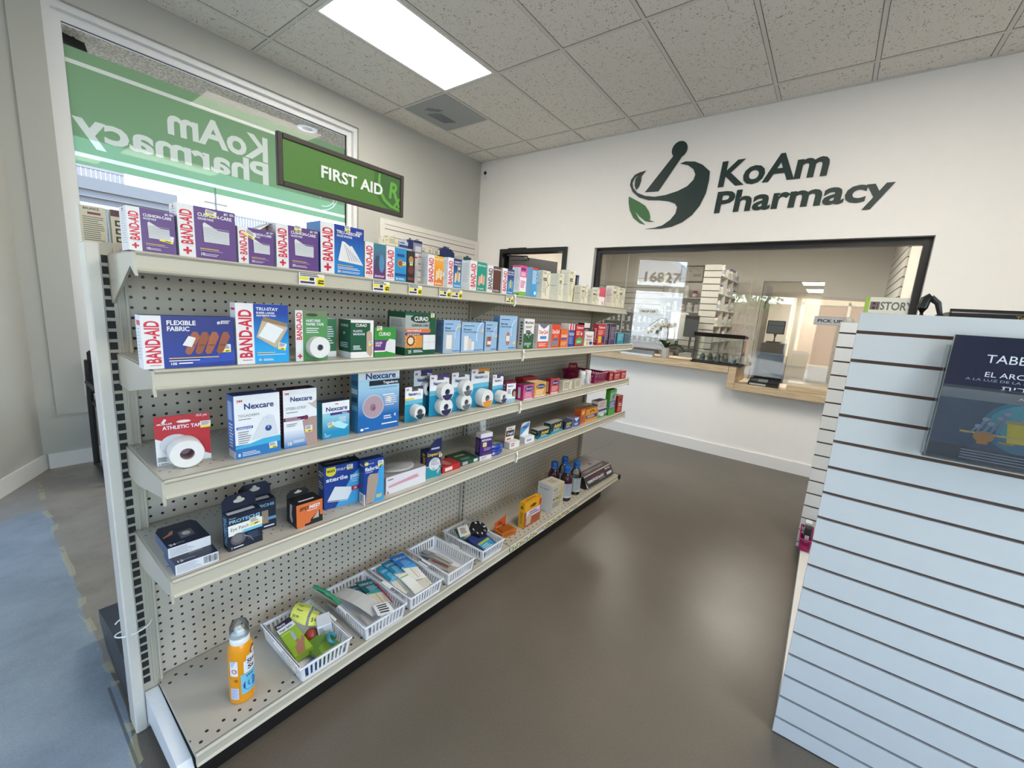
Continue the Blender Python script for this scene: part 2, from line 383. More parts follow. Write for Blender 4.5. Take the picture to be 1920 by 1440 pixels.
mb = MB(); mb.prism([(FX, 2.72), (4.2, 2.72), (4.2, -4.2), (FX + DX * 7.7, FY + DY * 7.7)], ZC, ZC + 0.12, 'z', tile_mat())
struct('ceiling', mb)
mb = MB(); tb = P('d8d5d0', 0.5); tshade = P('807b74', 0.8)  # second, darker colour paints the shadow line along both sides of each bar
for x in [-2.23, -1.03, 0.17, 1.37, 2.575, 3.775]: mb.box(x - 0.012, -4.05, ZC - 0.004, x + 0.012, 2.57, ZC + 0.01, tb); mb.box(x - 0.0165, -4.05, ZC - 0.001, x + 0.0165, 2.57, ZC + 0.01, tshade)
for y in [-3.735, -3.135, -2.535, -1.935, -1.335, -0.735, -0.135, 0.465, 1.065, 1.665, 2.265]:
    mb.box(max(FX + DX * (FY - y) / 0.882, -3.4) + 0.02, y - 0.012, ZC - 0.0042, XB, y + 0.012, ZC + 0.01, tb); mb.box(max(FX + DX * (FY - y) / 0.882, -3.4) + 0.02, y - 0.0165, ZC - 0.0012, XB, y + 0.0165, ZC + 0.01, tshade)
mb.box(3.163, 1.677, ZC - 0.004, 3.187, 2.253, ZC + 0.01, tb)
mb.box(0.02, YW - 0.022, ZC - 0.006, XB, YW, ZC + 0.01, tb); mb.box(XB - 0.022, -4.0, ZC - 0.006, XB, YW, ZC + 0.01, tb)
struct('trim_1', mb)['label'] = 'white metal ceiling grid'

# left wall with the big window
mb = MB(); x0, x1, z0, z1 = 0.235, 2.298, 0.462, 2.872; Y2 = YW + 0.14
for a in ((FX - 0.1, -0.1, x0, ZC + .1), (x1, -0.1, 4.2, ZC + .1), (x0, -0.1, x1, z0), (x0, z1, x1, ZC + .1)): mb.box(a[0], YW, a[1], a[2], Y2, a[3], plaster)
struct('wall_left', mb)
mb = MB(); s0, s1, t0, t1 = 0.095, 2.46, 0.356, 3.0
for a in ((s0, t0, x0, t1), (x1, t0, s1, t1), (x0, t0, x1, z0), (x0, z1, x1, t1)): mb.box(a[0], YW - 0.009, a[1], a[2], YW + 0.002, a[3], plaster)
struct('trim_2', mb)['label'] = 'raised plaster surround of the big window'
w1 = empty('window_1', (1.26, YW, z0)); w1['kind'] = 'structure'; w1['label'] = 'large shop window with green film on the left wall'
def at(mb, o): mb.v = [(x - o[0], y - o[1], z - o[2]) for x, y, z in mb.v]; return mb
W1 = (1.26, YW, z0)
mb = MB()
for k, (i0, i1, ya, yb) in enumerate(((0.0, 0.04, 0.02, 0.12), (0.04, 0.085, 0.055, 0.105))):
    A, B_, Cz, D = x0 + i0, x1 - i0, z0 + i0, z1 - i0; q = i1 - i0
    mb.box(A, YW + ya, Cz, A + q, YW + yb, D, alum); mb.box(B_ - q, YW + ya, Cz, B_, YW + yb, D, alum)
    mb.box(A + q, YW + ya, Cz, B_ - q, YW + yb, Cz + q, alum); mb.box(A + q, YW + ya, D - q, B_ - q, YW + yb, D, alum)
at(mb, W1).build('window_frame', w1)
mb = MB(); g0, g1, gz0, gz1 = x0 + 0.08, x1 - 0.08, z0 + 0.08, z1 - 0.08; gy = YW + 0.08
for a in ((g0, gz0, g0 + 0.008, gz1), (g1 - 0.012, gz0, g1, gz1), (g0, gz1 - 0.008, g1, gz1)): mb.box(a[0], gy - 0.006, a[1], a[2], gy + 0.006, a[3], BLACK)
at(mb, W1).build('window_gasket', w1)
clear = glassy('window_glass', (0.97, 0.99, 0.98, 1), ior=1.45, gain=0.15)
mb = MB(); mb.box(g0, gy - 0.003, gz0, g1, gy + 0.003, gz1, clear); at(mb, W1).build('window_pane', w1)
GREEN = film('green_vinyl', '8aac86', 0.12, 0.6); WV = film('white_vinyl', 'e6e9e2', 0.12, 0.6)
mb = MB(); fz0, fz1 = 1.982, 2.668; fy = gy + 0.006
def fw(f, a, b, c, d, m): f.poly([(a, b), (c, b), (c, d), (a, d)], m)
L = g1 - g0; fmats = (GREEN, WV)
def solid2d(b, V, F, fn, t0, t1, m):
    """flat outline V,F thickened between depths t0 and t1; fn(x, z, t) -> point"""
    n = len(V); ed = {}
    for fc in F:
        for i in range(len(fc)): ed[(fc[i], fc[(i + 1) % len(fc)])] = 1
    vs = [fn(x, z, t0) for x, z in V] + [fn(x, z, t1) for x, z in V]
    b.add(vs, [tuple(f) for f in F] + [tuple(i + n for i in reversed(f)) for f in F] + [(q, p, p + n, q + n) for (p, q) in ed if (q, p) not in ed], m)
def wfn(x, z, t): return (g1 - x, fy + t, z)      # x runs from the far jamb towards the viewer, so lettering reads from the street
ox = g1 - 1.51; letters = []
for s_, bz, hh_, fit_ in (('KoAm', 2.335, 0.185, 0.70), ('Pharmacy', 2.155, 0.165, 1.17)):
    V, F, Lx = text2d(s_, 1); letters.append(([(ox + x * fit_ / Lx, bz + y * hh_) for x, y in V], F))
def ring2(cx, cz, r, r2, a0, a1, n=18):
    V = []
    for i in range(n + 1): a = R(a0 + (a1 - a0) * i / n); V += [(cx + r * math.cos(a), cz + r * math.sin(a)), (cx + r2 * math.cos(a), cz + r2 * math.sin(a))]
    return V, [(2 * i, 2 * i + 1, 2 * i + 3, 2 * i + 2) for i in range(n)]
for cx_, cz_, r_, w_, a0_, a1_ in ((.27, 2.24, .19, .007, 175, 262), (.24, 2.22, .13, .006, 190, 275), (.2, 2.13, .075, .005, 20, 200)): letters.append(ring2(cx_, cz_, r_ - w_, r_, a0_, a1_))
fld = MB(); fld.box(g0, fy, 2.055, g1, fy + .0012, 2.572, GREEN); fo = fld.build('window_film_field'); cut = MB()
for V, F in letters: solid2d(cut, V, F, wfn, -.004, .006, GREEN)
co = cut.build('window_film_cutter'); q_ = bmesh.new(); q_.from_mesh(co.data); bmesh.ops.remove_doubles(q_, verts=q_.verts, dist=1e-5); bmesh.ops.recalc_face_normals(q_, faces=q_.faces); q_.to_mesh(co.data); q_.free(); bm_ = fo.modifiers.new('cut', 'BOOLEAN'); bm_.operation = 'DIFFERENCE'; bm_.solver = 'EXACT'; bm_.object = co; bm_.use_self = True
me_ = bpy.data.meshes.new_from_object(fo.evaluated_get(bpy.context.evaluated_depsgraph_get()))
mf = MB(); vs_ = [v.co[:] for v in me_.vertices]; keep = [tuple(p.vertices) for p in me_.polygons if all(abs(vs_[i][1] - fy) < 1e-4 for i in p.vertices)]
mf.add(vs_, keep, GREEN); print('FILM', len(me_.polygons), len(keep))
bpy.data.objects.remove(fo); bpy.data.objects.remove(co); bpy.data.meshes.remove(me_)
for a, b_, m_ in ((fz0, 2.03, GREEN), (2.03, 2.055, WV), (2.572, 2.597, WV), (2.597, fz1, GREEN)): mf.quad((g0, fy, a), (g1, fy, a), (g1, fy, b_), (g0, fy, b_), m_)
at(mf, W1).build('window_film', w1)
mf = MB()
for V, F in letters: mf.add([wfn(x, z, 0) for x, z in V], F, WV)
at(mf, W1).build('window_lettering', w1)

# back wall: openings for a black framed door and the service window
mb = MB(); XR = XB + 0.12
dy0, dy1, DZ0 = 1.168, 2.153, 1.994; sy0, sy1, sz1 = -1.863, 0.829, 1.975; c1, c2 = 0.811, 0.665
for a in ((-4.2, 0, sy0, ZC + .1), (sy1, 0, dy0, ZC + .1), (dy1, 0, 2.72, ZC + .1), (sy0, sz1, sy1, ZC + .1), (dy0, DZ0, dy1, ZC + .1), (sy0, 0, -0.695, c2), (-0.695, 0, sy1, c1)):
    mb.box(XB, a[0], a[1] - 0.1 * (a[1] == 0), XR, a[2], a[3], plaster_back)
struct('wall_back', mb)
mb = MB()
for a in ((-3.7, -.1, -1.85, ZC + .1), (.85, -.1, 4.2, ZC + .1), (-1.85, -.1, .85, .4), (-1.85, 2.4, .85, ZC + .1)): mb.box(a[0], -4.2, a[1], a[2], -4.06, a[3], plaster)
struct('wall_right', mb)

# angled shop front behind the viewer
mb = MB()
def slab(t0, t1, za, zb, m, o0=0.0, o1=0.14): mb.prism([ft(t0, o0)[:2], ft(t1, o0)[:2], ft(t1, o1)[:2], ft(t0, o1)[:2]], za, zb, 'z', m)
D0, D1, V0, V1 = 0.50, 1.62, 2.45, 5.20
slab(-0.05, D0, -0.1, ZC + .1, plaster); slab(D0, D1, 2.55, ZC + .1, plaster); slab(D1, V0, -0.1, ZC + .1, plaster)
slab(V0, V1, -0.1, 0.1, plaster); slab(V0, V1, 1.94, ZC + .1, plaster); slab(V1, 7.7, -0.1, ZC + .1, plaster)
struct('wall_front', mb)
w3 = empty('window_3', ft((V0 + V1) / 2, 0, 0.1)); w3['kind'] = 'structure'; W3 = ft((V0 + V1) / 2, 0, 0.1)
mb = MB()
for t in (V0, V0 + 1.33, V1 - 0.06): slab(t, t + 0.06, 0.1, 1.94, black_al, 0.03, 0.1)
slab(V0, V1, 0.1, 0.16, black_al, 0.03, 0.1); slab(V0, V1, 1.88, 1.94, black_al, 0.03, 0.1)
at(mb, W3).build('window_frame', w3)
mb = MB(); slab(V0, V1, 0.12, 1.92, clear, 0.06, 0.066); at(mb, W3).build('window_pane', w3)
d2 = empty('door_2', ft((D0 + D1) / 2, 0, 0)); d2['kind'] = 'structure'; D2 = ft((D0 + D1) / 2, 0, 0)
mb = MB()
for t in (D0, D1 - 0.07): slab(t, t + 0.07, 0, 2.55, white_trim, 0.03, 0.11)
slab(D0, D1, 2.48, 2.55, white_trim, 0.03, 0.11); slab(D0, D1, 1.84, 1.96, white_trim, 0.03, 0.11); slab(D0, D1, 0, 0.12, white_trim, 0.03, 0.11)
at(mb, D2).build('door_frame', d2)
mb = MB(); slab(D0, D1, 0.1, 1.86, clear, 0.06, 0.066); slab(D0, D1, 1.94, 2.5, clear, 0.06, 0.066); at(mb, D2).build('door_pane', d2)
mb = MB(); q = ft(D0, 0.068); fd = Face(mb, q, (DX, DY, 0), (0, 0, 1), 1, 1)
fd.text('16827', 0.16, 2.04, 0.2, P('6d6a64'), 1, 'L', 0.78); at(mb, D2).build('street_number', d2)

w4 = empty('added_window', (-.5, -4.1, .4)); w4['kind'] = 'structure'; w4['label'] = 'added unseen window in the right wall, an opening for the fill lamp'  # invented opening, put in for the fill lamp outside it
mb = MB()
for a in ((-1.85, .4, -1.79, 2.4), (.79, .4, .85, 2.4), (-.53, .46, -.47, 2.34), (-1.79, .4, .79, .46), (-1.79, 2.34, .79, 2.4)): mb.box(a[0] + .5, -.06, a[1] - .4, a[2] + .5, 0, a[3] - .4, black_al)
mb.build('window_frame', w4); mb = MB(); mb.box(-1.29, -.033, .06, 1.29, -.027, 1.94, clear); mb.build('window_pane', w4)  # frame and pane of the added window
# baseboards
mb = MB(); mb.box(FX + 0.02, YW - 0.014, 0, XB, YW, 0.10, white_trim); struct('baseboard_left', mb)
mb = MB(); mb.box(XB - 0.014, -4.06, 0, XB, dy0 - 0.05, 0.105, white_trim); struct('baseboard_back', mb)
mb = MB()
slab(0.0, D0, 0, 0.10, white_trim, -0.014, 0.0); slab(D1, V0, 0, 0.10, white_trim, -0.014, 0.0); struct('baseboard_front', mb)

# ceiling lights (recessed flat panels), one in view, two unseen ones added to brighten the room
cl = glow('light_diffuser', (1.0, 0.93, 0.82), 15.0)
def panel(x, y, label, z=ZC, sx=1.205, sy=0.6):
    t = empty('ceiling_light', (x, y, z)); tag(t, label, 'ceiling light')
    f = MB(); a, b_ = sx / 2 - 0.014, sy / 2 - 0.014; q = 0.022
    for k in ((-a, -b_, a, -b_ + q), (-a, b_ - q, a, b_), (-a, -b_ + q, -a + q, b_ - q), (a - q, -b_ + q, a, b_ - q)): f.box(k[0], k[1], -0.006, k[2], k[3], 0.0, white_trim)
    f.build('frame', t); f = MB(); f.box(-a + q, -b_ + q, -0.004, a - q, b_ - q, 0.0, cl); f.build('diffuser', t); return t
panel(1.9725, 1.365, 'glowing white rectangular panel light in the ceiling beside the air vent')
panel(1.9725, -1.635, 'added glowing panel light in the unseen ceiling above the white fixture')
panel(0.77, -2.835, 'added glowing panel light in the unseen ceiling above the near end of the white fixture')
t = empty('air_vent', (2.875, 1.965, ZC)); tag(t, 'grey square air vent in the ceiling beside the panel light', 'vent')
vg = P('a3a8ab', 0.5); mb = MB(); mb.box(-0.285, -0.285, -0.005, 0.285, 0.285, 0.0, vg); mb.build('face_plate', t)
mb = MB(); vd = P('8d9295', 0.5)
for i in range(5):
    a = 0.05 + 0.028 * i
    for s in (0, 1):
        mb.box(-0.05 - 0.012 * i, a - 0.007, -0.011, 0.17 - 0.012 * i, a + 0.007, -0.005, vd) if s == 0 else mb.box(-0.09 - 0.022 * i, -0.03 + 0.02 * i, -0.011, -0.078 - 0.022 * i, 0.04 + 0.02 * i, -0.005, vd)
mb.build('louver', t)

# wall logo
t = empty('wall_logo', (XB - 0.002, -0.5, 2.45)); tag(t, 'dark green pharmacy name and mortar emblem on the back wall', 'sign')
DG = P('17302e', 0.5); LG = P('2c6a32', 0.5)
def wallpoly(pts, name, m, par, off):
    b = MB(); b.prism([(p[0], p[1]) for p in pts], 0.0, 1.0, 'x', m)
    b.v = [(-0.004 + (x - 0.5) * 0.004 - off, -p - (-0.5), z - 2.45) for x, p, z in b.v]
    o = b.build(name, par); return o
bowl = [(-0.016, 2.718), (0.032, 2.73), (0.119, 2.716), (0.192, 2.678), (0.262, 2.612), (0.266, 2.531), (0.254, 2.424), (0.215, 2.319), (0.156, 2.24), (0.078, 2.182), (-0.02, 2.145), (-0.124, 2.133), (-0.282, 2.139), (-0.188, 2.145), (-0.113, 2.163), (-0.043, 2.209), (0.001, 2.266), (0.008, 2.323), (-0.016, 2.358), (-0.081, 2.385), (-0.175, 2.403), (-0.286, 2.415), (-0.386, 2.451), (-0.46, 2.511), (-0.496, 2.578), (-0.491, 2.63), (-0.455, 2.674), (-0.408, 2.69), (-0.346, 2.699), (-0.414, 2.672), (-0.456, 2.64), (-0.474, 2.598), (-0.46, 2.551), (-0.408, 2.497), (-0.323, 2.458), (-0.226, 2.441), (-0.12, 2.446), (-0.004, 2.471), (0.077, 2.505), (0.127, 2.555), (0.138, 2.601), (0.113, 2.652), (0.059, 2.693)]
leaf = [(-0.346, 2.699), (-0.407, 2.678), (-0.445, 2.631), (-0.446, 2.572), (-0.425, 2.525), (-0.399, 2.552), (-0.384, 2.602), (-0.384, 2.653)]
gleaf = [(-0.493, 2.469), (-0.381, 2.409), (-0.311, 2.365), (-0.263, 2.302), (-0.245, 2.249), (-0.248, 2.219), (-0.195, 2.204), (-0.251, 2.206), (-0.292, 2.215), (-0.355, 2.264), (-0.421, 2.33), (-0.36, 2.242), (-0.288, 2.181), (-0.347, 2.2), (-0.419, 2.254), (-0.468, 2.333), (-0.489, 2.411)]
head = [(-0.038 + 0.072 * math.cos(R(a)), 2.845 + 0.074 * math.sin(R(a))) for a in range(0, 360, 12)]
wallpoly(bowl, 'mortar', DG, t, 0); wallpoly([(-0.086, 2.80), (-0.01, 2.775), (-0.194, 2.489), (-0.328, 2.495)], 'pestle', DG, t, 0); wallpoly(head, 'pestle_head', DG, t, 0.0006)
wallpoly(leaf, 'leaf', DG, t, 0); o = wallpoly(gleaf, 'leaf', LG, t, 0); o['label'] = 'mid green leaf'
mb = MB(); f = Face(mb, (-0.004, 0.5, -2.45), (0, -1, 0), (0, 0, 1), 1, 1)
for s, u, v, h, wd in (('KoAm', 0.335, 2.471, 0.208, 0.825), ('Pharmacy', 0.335, 2.246, 0.178, 1.225)):
    f.text(s, u, v, h, DG, 1, 'L', wd, 0, 0.06)
mb.build('lettering', t)
# security camera in the corner
t = empty('security_camera', (XB - 0.001, 2.47, 2.93)); tag(t, 'small white security camera high in the wall corner', 'camera')
mb = MB(); mb.box(-0.03, -0.03, -0.055, 0, 0.03, 0.055, white_trim, 0.006); mb.build('body', t)
mb = MB(); mb.lathe([(0.0, 0.0), (0.021, 0.0), (0.021, 0.006), (0.0, 0.008)], BLACK, (-0.03, 0, 0.016), 'x', 16); mb.v = [(-0.06 - x if x < -0.03 + 1e-9 or True else x, y, z) for x, y, z in mb.v]; mb.build('lens', t)

# ================================================================== GONDOLA SHELVING
SH = [1.3058, 1.0716, 0.8363, 0.6028, 0.1299]; SD = [0.2526, 0.3188, 0.3243, 0.3245, 0.3305]; GL = 2.54; GM = 1.262
putty = P('b3ae9f', 0.38, var=0.03, scale=8); putty_d = P('aba698', 0.4, var=0.03); slot = P('17181b', 0.7)
peg = dots('pegboard', 'bdb5a7', '17130f', 0.0254, 0.0254, 0.0036)
deckm = dots('base_deck_steel', 'b0aa9c', '1d1a17', 0.0373, 0.021, 0.0042, (0, 1), 0.5, [(-0.066, -0.021), (-0.319, -0.273)])
shelfm = dots('shelf_steel', 'b8b3a6', '6f6a62', 0.0254, 0.019, 0.0028, (0, 1), 0.5, [(-0.075, -0.019), (-0.29, -0.25)])
G = empty('gondola_shelving', (0, 0, 0)); tag(G, 'long double-sided putty-coloured steel shelving gondola with pegboard back', 'shelving')
for i, x in enumerate((0.0, GM, GL)):
    mb = MB(); z1 = 1.328
    if i == 0:
        mb.box(x - 0.038, -0.026, 0, x - 0.013, 0.045, z1, P('cbc8c0', 0.38), 0.003); mb.box(x - 0.013, -0.016, 0, x + 0.031, 0.045, z1, putty_d)
    else: mb.box(x - 0.017, -0.012, 0, x + 0.017, 0.045, z1, putty_d)
    xs, yf, w2 = (0.0, -0.016, 0.0072) if i == 0 else (x, -0.012, 0.0028)
    for k in range(46):
        z = 0.14 + k * 0.0254
        mb.box(xs - w2 - (0.004 if i == 0 else 0), yf - 0.0012, z, xs + w2 - (0.004 if i == 0 else 0), yf + 0.004, z + 0.0175, slot)
    if i == 0:
        mb.box(0.0105, -0.02, 0.13, 0.013, -0.016, z1 - 0.01, putty); mb.box(0.024, -0.022, 0.13, 0.029, -0.016, z1 - 0.01, putty)
    mb.build('upright_post', G)
for a, b in ((0.031, GM - 0.018), (GM + 0.018, GL - 0.018)):
    mb = MB(); mb.box(a, 0, 0.10, b, 0.012, 1.318, peg); mb.build('back_panel', G)
    mb = MB(); mb.box(a, 0.033, 0.10, b, 0.045, 1.318, peg); mb.build('back_panel', G)
def price_tag(par, x, y, z, w, kind=0):
    b = MB(); h = 0.031 if kind == 0 else 0.026; b.box(-w / 2, -0.0012, -h / 2, w / 2, 0, h / 2, WHITE)
    f = Face(b, (-w / 2, -0.0012, -h / 2), (1, 0, 0), (0, 0, 1), w, h)
    f.rect(0.68, 0.02, 1, 0.72, P('e9d52a')); f.rect(0.02, 0.42, 0.36, 0.66, P('e9d52a')); f.lines(0.04, 0.95, 0.8, 2, 0.14, BLACK, 0.5)
    f.text('$', 0.72, 0.2, 0.3, BLACK); f.lines(0.8, 0.5, 0.97, 2, 0.2, BLACK, 0.6, False); f.lines(0.05, 0.3, 0.6, 1, 0.2, P('38264a'), 0.8, False); f.rect(0.4, 0.4, 0.58, 0.66, BLACK)
    o = b.build('price_label', par, (x, y, z)); return o
def bracket(par, x, d, top=False, back=1):
    b = MB(); s = -1 if back > 0 else 1
    if top: pts = [(s * 0.004, -0.004), (s * d, -0.004), (s * (d + 0.004), -0.05), (s * (d - 0.03), -0.03), (s * 0.03, -0.115), (s * 0.004, -0.115)]
    else: pts = [(s * 0.004, -0.002), (s * d, -0.002), (s * (d + 0.003), -0.055), (s * (d - 0.012), -0.04), (s * 0.11, -0.078), (s * 0.004, -0.078)]
    if s > 0: pts = pts[::-1]
    b.prism(pts, x - 0.0025, x + 0.0025, 'x', putty); o = b.build('bracket', par); return o
LIP = 0.043
for lv in range(4):
    d, z = SD[lv], SH[lv]
    for sec, (a, b) in enumerate(((0.004, GM - 0.002), (GM + 0.002, GL - 0.004))):
        mb = MB(); mb.box(a, -d + 0.004, -0.016, b, -0.004, -0.0008, putty_d, top=shelfm)
        mb.box(a, -d + 0.004, -0.0008, b, -0.004, 0.0, shelfm)
        mb.prism([(-d + 0.006, 0.0), (-d, 0.0), (-d - 0.004, -0.004), (-d + 0.001, -0.009), (-d - 0.001, -0.034), (-d - 0.006, -0.039), (-d - 0.003, -LIP), (-d + 0.006, -LIP)], a, b, 'x', putty)
        s = mb.build('shelf', G, (0, 0, z))
        bracket(s, a - 0.002, d, lv == 0); bracket(s, b + 0.0005 if sec else b - 0.003, d, lv == 0)
        if sec == 1:
            jc = MB(); jc.tube([(GM, -d - 0.004, 0.002), (GM, -d - 0.0095, -0.012), (GM, -d - 0.0105, -0.03), (GM, -d - 0.006, -LIP - 0.006)], 0.0042, P('f0eee8', 0.4), 6)
            jc.build('joint_clip', s, smooth=True)
        if lv == 0:
            for x, w in ((0.36, 0.069), (0.578, 0.06), (0.711, 0.056), (0.846, 0.055), (0.906, 0.057), (1.226, 0.05)):
                if a < x < b: price_tag(s, x, -d - 0.0042, -0.0225, w)
# base deck
for sec, (a, b) in enumerate(((0.02, GM - 0.002), (GM + 0.002, GL - 0.004))):
    d = SD[4]; mb = MB(); mb.box(a, -d + 0.004, -0.016, b, -0.004, -0.0008, putty_d); mb.box(a, -d + 0.004, -0.0008, b, -0.004, 0, deckm)
    mb.prism([(-d + 0.006, 0.0), (-d, 0.0), (-d - 0.004, -0.004), (-d + 0.001, -0.008), (-d - 0.001, -0.028), (-d - 0.006, -0.033), (-d - 0.002, -0.036), (-d + 0.006, -0.036)], a, b, 'x', putty)
    s = mb.build('base_deck', G, (0, 0, SH[4]))
    if sec == 1:
        for x in (1.285, 1.345, 1.40, 1.46, 1.575, 1.61, 1.655, 1.71, 1.80, 1.90): price_tag(s, x, -d - 0.0042, -0.018, 0.05, 1)
        mb = MB(); mb.box(GL - 0.004, -d - 0.012, -0.038, GL + 0.02, -d + 0.06, -0.004, BLACK, 0.002); o = mb.build('end_cap', s); o['label'] = 'black plastic end cap'
mb = MB(); mb.box(0.03, -0.285, 0.0, GL - 0.17, -0.27, 0.096, P('0d0d0f', 0.4)); o = mb.build('kick_plate', G); o['label'] = 'black kick plate under the base deck'
mb = MB(); mb.prism([(-0.02, 0.115), (-0.30, 0.10), (-0.33, 0.07), (-0.33, 0.0), (-0.29, 0.0), (-0.28, 0.045), (-0.04, 0.03), (-0.02, 0.0)], -0.012, 0.018, 'x', P('dfe2e4', 0.35)); mb.build('base_bracket', G)
mb = MB(); mb.prism([(0.05, 0.0), (0.05, 0.15), (0.26, 0.15), (0.50, 0.105), (0.50, 0.06), (0.40, 0.0)], -0.03, 0.02, 'x', P('22242c', 0.35)); o = mb.build('rear_base_end', G); o['label'] = 'dark end panel of the rear base'
mb = MB(); mb.box(0.02, 0.05, 0.10, GL, 0.40, 0.13, putty_d); mb.box(0.03, 0.37, 0.0, GL, 0.385, 0.10, BLACK); mb.build('rear_base_deck', G)
for z, d in ((1.335, 0.30), (0.93, 0.335), (0.70, 0.335), (0.505, 0.335)):
    mb = MB(); mb.box(0.004, 0.05, -0.02, GL, d - 0.004, 0.0, putty_d); mb.box(0.004, d - 0.004, -LIP, GL, d, 0.0, putty); s = mb.build('rear_shelf', G, (0, 0, z))
    bracket(s, 0.002, d, False, -1) if z < 1.3 else None
mb = MB(); mb.tube([(-0.018 + 0.036 * math.cos(R(q)) + (0.0006 * max(0, q - 250)), 0.004 - 0.036 * math.sin(R(q + 20)), 0.31 + 0.022 * math.cos(R(q * 0.5 + 30))) for q in range(-150, 320, 14)], 0.0019, P('e9e9e6', 0.3), 6); mb.build('cable_tie', G, smooth=True)

# aisle sign, hung on two thin wires
SX0, SX1, SZ0, SZ1, SY = 0.415, 0.89, 1.572, 1.727, 0.05
t = empty('aisle_sign', ((SX0 + SX1) / 2, SY, SZ0)); tag(t, 'green FIRST AID aisle sign in a brown frame above the gauze boxes', 'sign')
sw, shh = SX1 - SX0, SZ1 - SZ0; fr = P('38302b', 0.5); q = 0.016
mb = MB()
for a in ((-sw / 2, 0, -sw / 2 + q, shh), (sw / 2 - q, 0, sw / 2, shh), (-sw / 2 + q, 0, sw / 2 - q, q), (-sw / 2 + q, shh - q, sw / 2 - q, shh)): mb.box(a[0], -0.007, a[1], a[2], 0.009, a[3], fr, 0.002)
mb.build('frame', t)
mb = MB(); mb.box(-sw / 2 + q, -0.002, q, sw / 2 - q, 0.006, shh - q, P('48792b', 0.45)); f = Face(mb, (-sw / 2 + q, -0.002, q), (1, 0, 0), (0, 0, 1), sw - 2 * q, shh - 2 * q)
dg, lg = P('34602b', 0.45), P('5f9f38', 0.45); W_, H_ = f.w, f.h
arc = [(1.0, 0.0), (0.885, 0.0), (0.80, 0.16), (0.752, 0.38), (0.735, 0.7), (0.742, 1.0), (1.0, 1.0)]
f.poly(arc, dg)
f.poly([(0.78, 0.98), (0.772, 0.7), (0.785, 0.45), (0.83, 0.22), (0.90, 0.08), (1.0, 0.03), (1.0, 0.1), (0.92, 0.15), (0.855, 0.28), (0.812, 0.48), (0.797, 0.7), (0.80, 0.98)][::-1], lg)
f.poly([(0.96, 0.0), (1.0, 0.0), (1.0, 0.025)], lg)
f.text('R', 0.875, 0.36, 0.48, lg, 1, 'L', 0.10, 0, 0.12); f.text('x', 0.935, 0.15, 0.42, lg, 1, 'L', 0.065, 0, 0.12)
o = mb.build('face', t)
mb = MB(); f = Face(mb, (-sw / 2 + q, -0.0022, q), (1, 0, 0), (0, 0, 1), sw - 2 * q, shh - 2 * q)
lw = P('e6e8e4', 0.5); V, F, Lx = text2d('FIRST AID', 1, 0.02); k = 0.55 * W_ / Lx; hh = 0.30 * H_
import itertools as _it
edges = {}
for fc in F:
    for i in range(len(fc)):
        e = (fc[i], fc[(i + 1) % len(fc)]); edges[e] = 1
X0, Z0 = -sw / 2 + q + 0.27 * W_, q + 0.36 * H_
fr_v = [(X0 + x * k, -0.0052, Z0 + y * hh) for x, y in V]; bk_v = [(x, -0.002, z) for x, _, z in fr_v]; n0 = len(V)
mb.add(fr_v + bk_v, F + [(b, a, a + n0, b + n0) for (a, b) in edges if (b, a) not in edges], lw); mb.build('lettering', t)
for x in (-0.17, 0.17):
    mb = MB(); mb.tube([(x, 0, shh), (x, 0, ZC - SZ0)], 0.0004, glassy('nylon_line', (0.97, 0.97, 0.97, 1), ior=1.1, gain=0.2), 5); mb.build('hanging_wire', t)

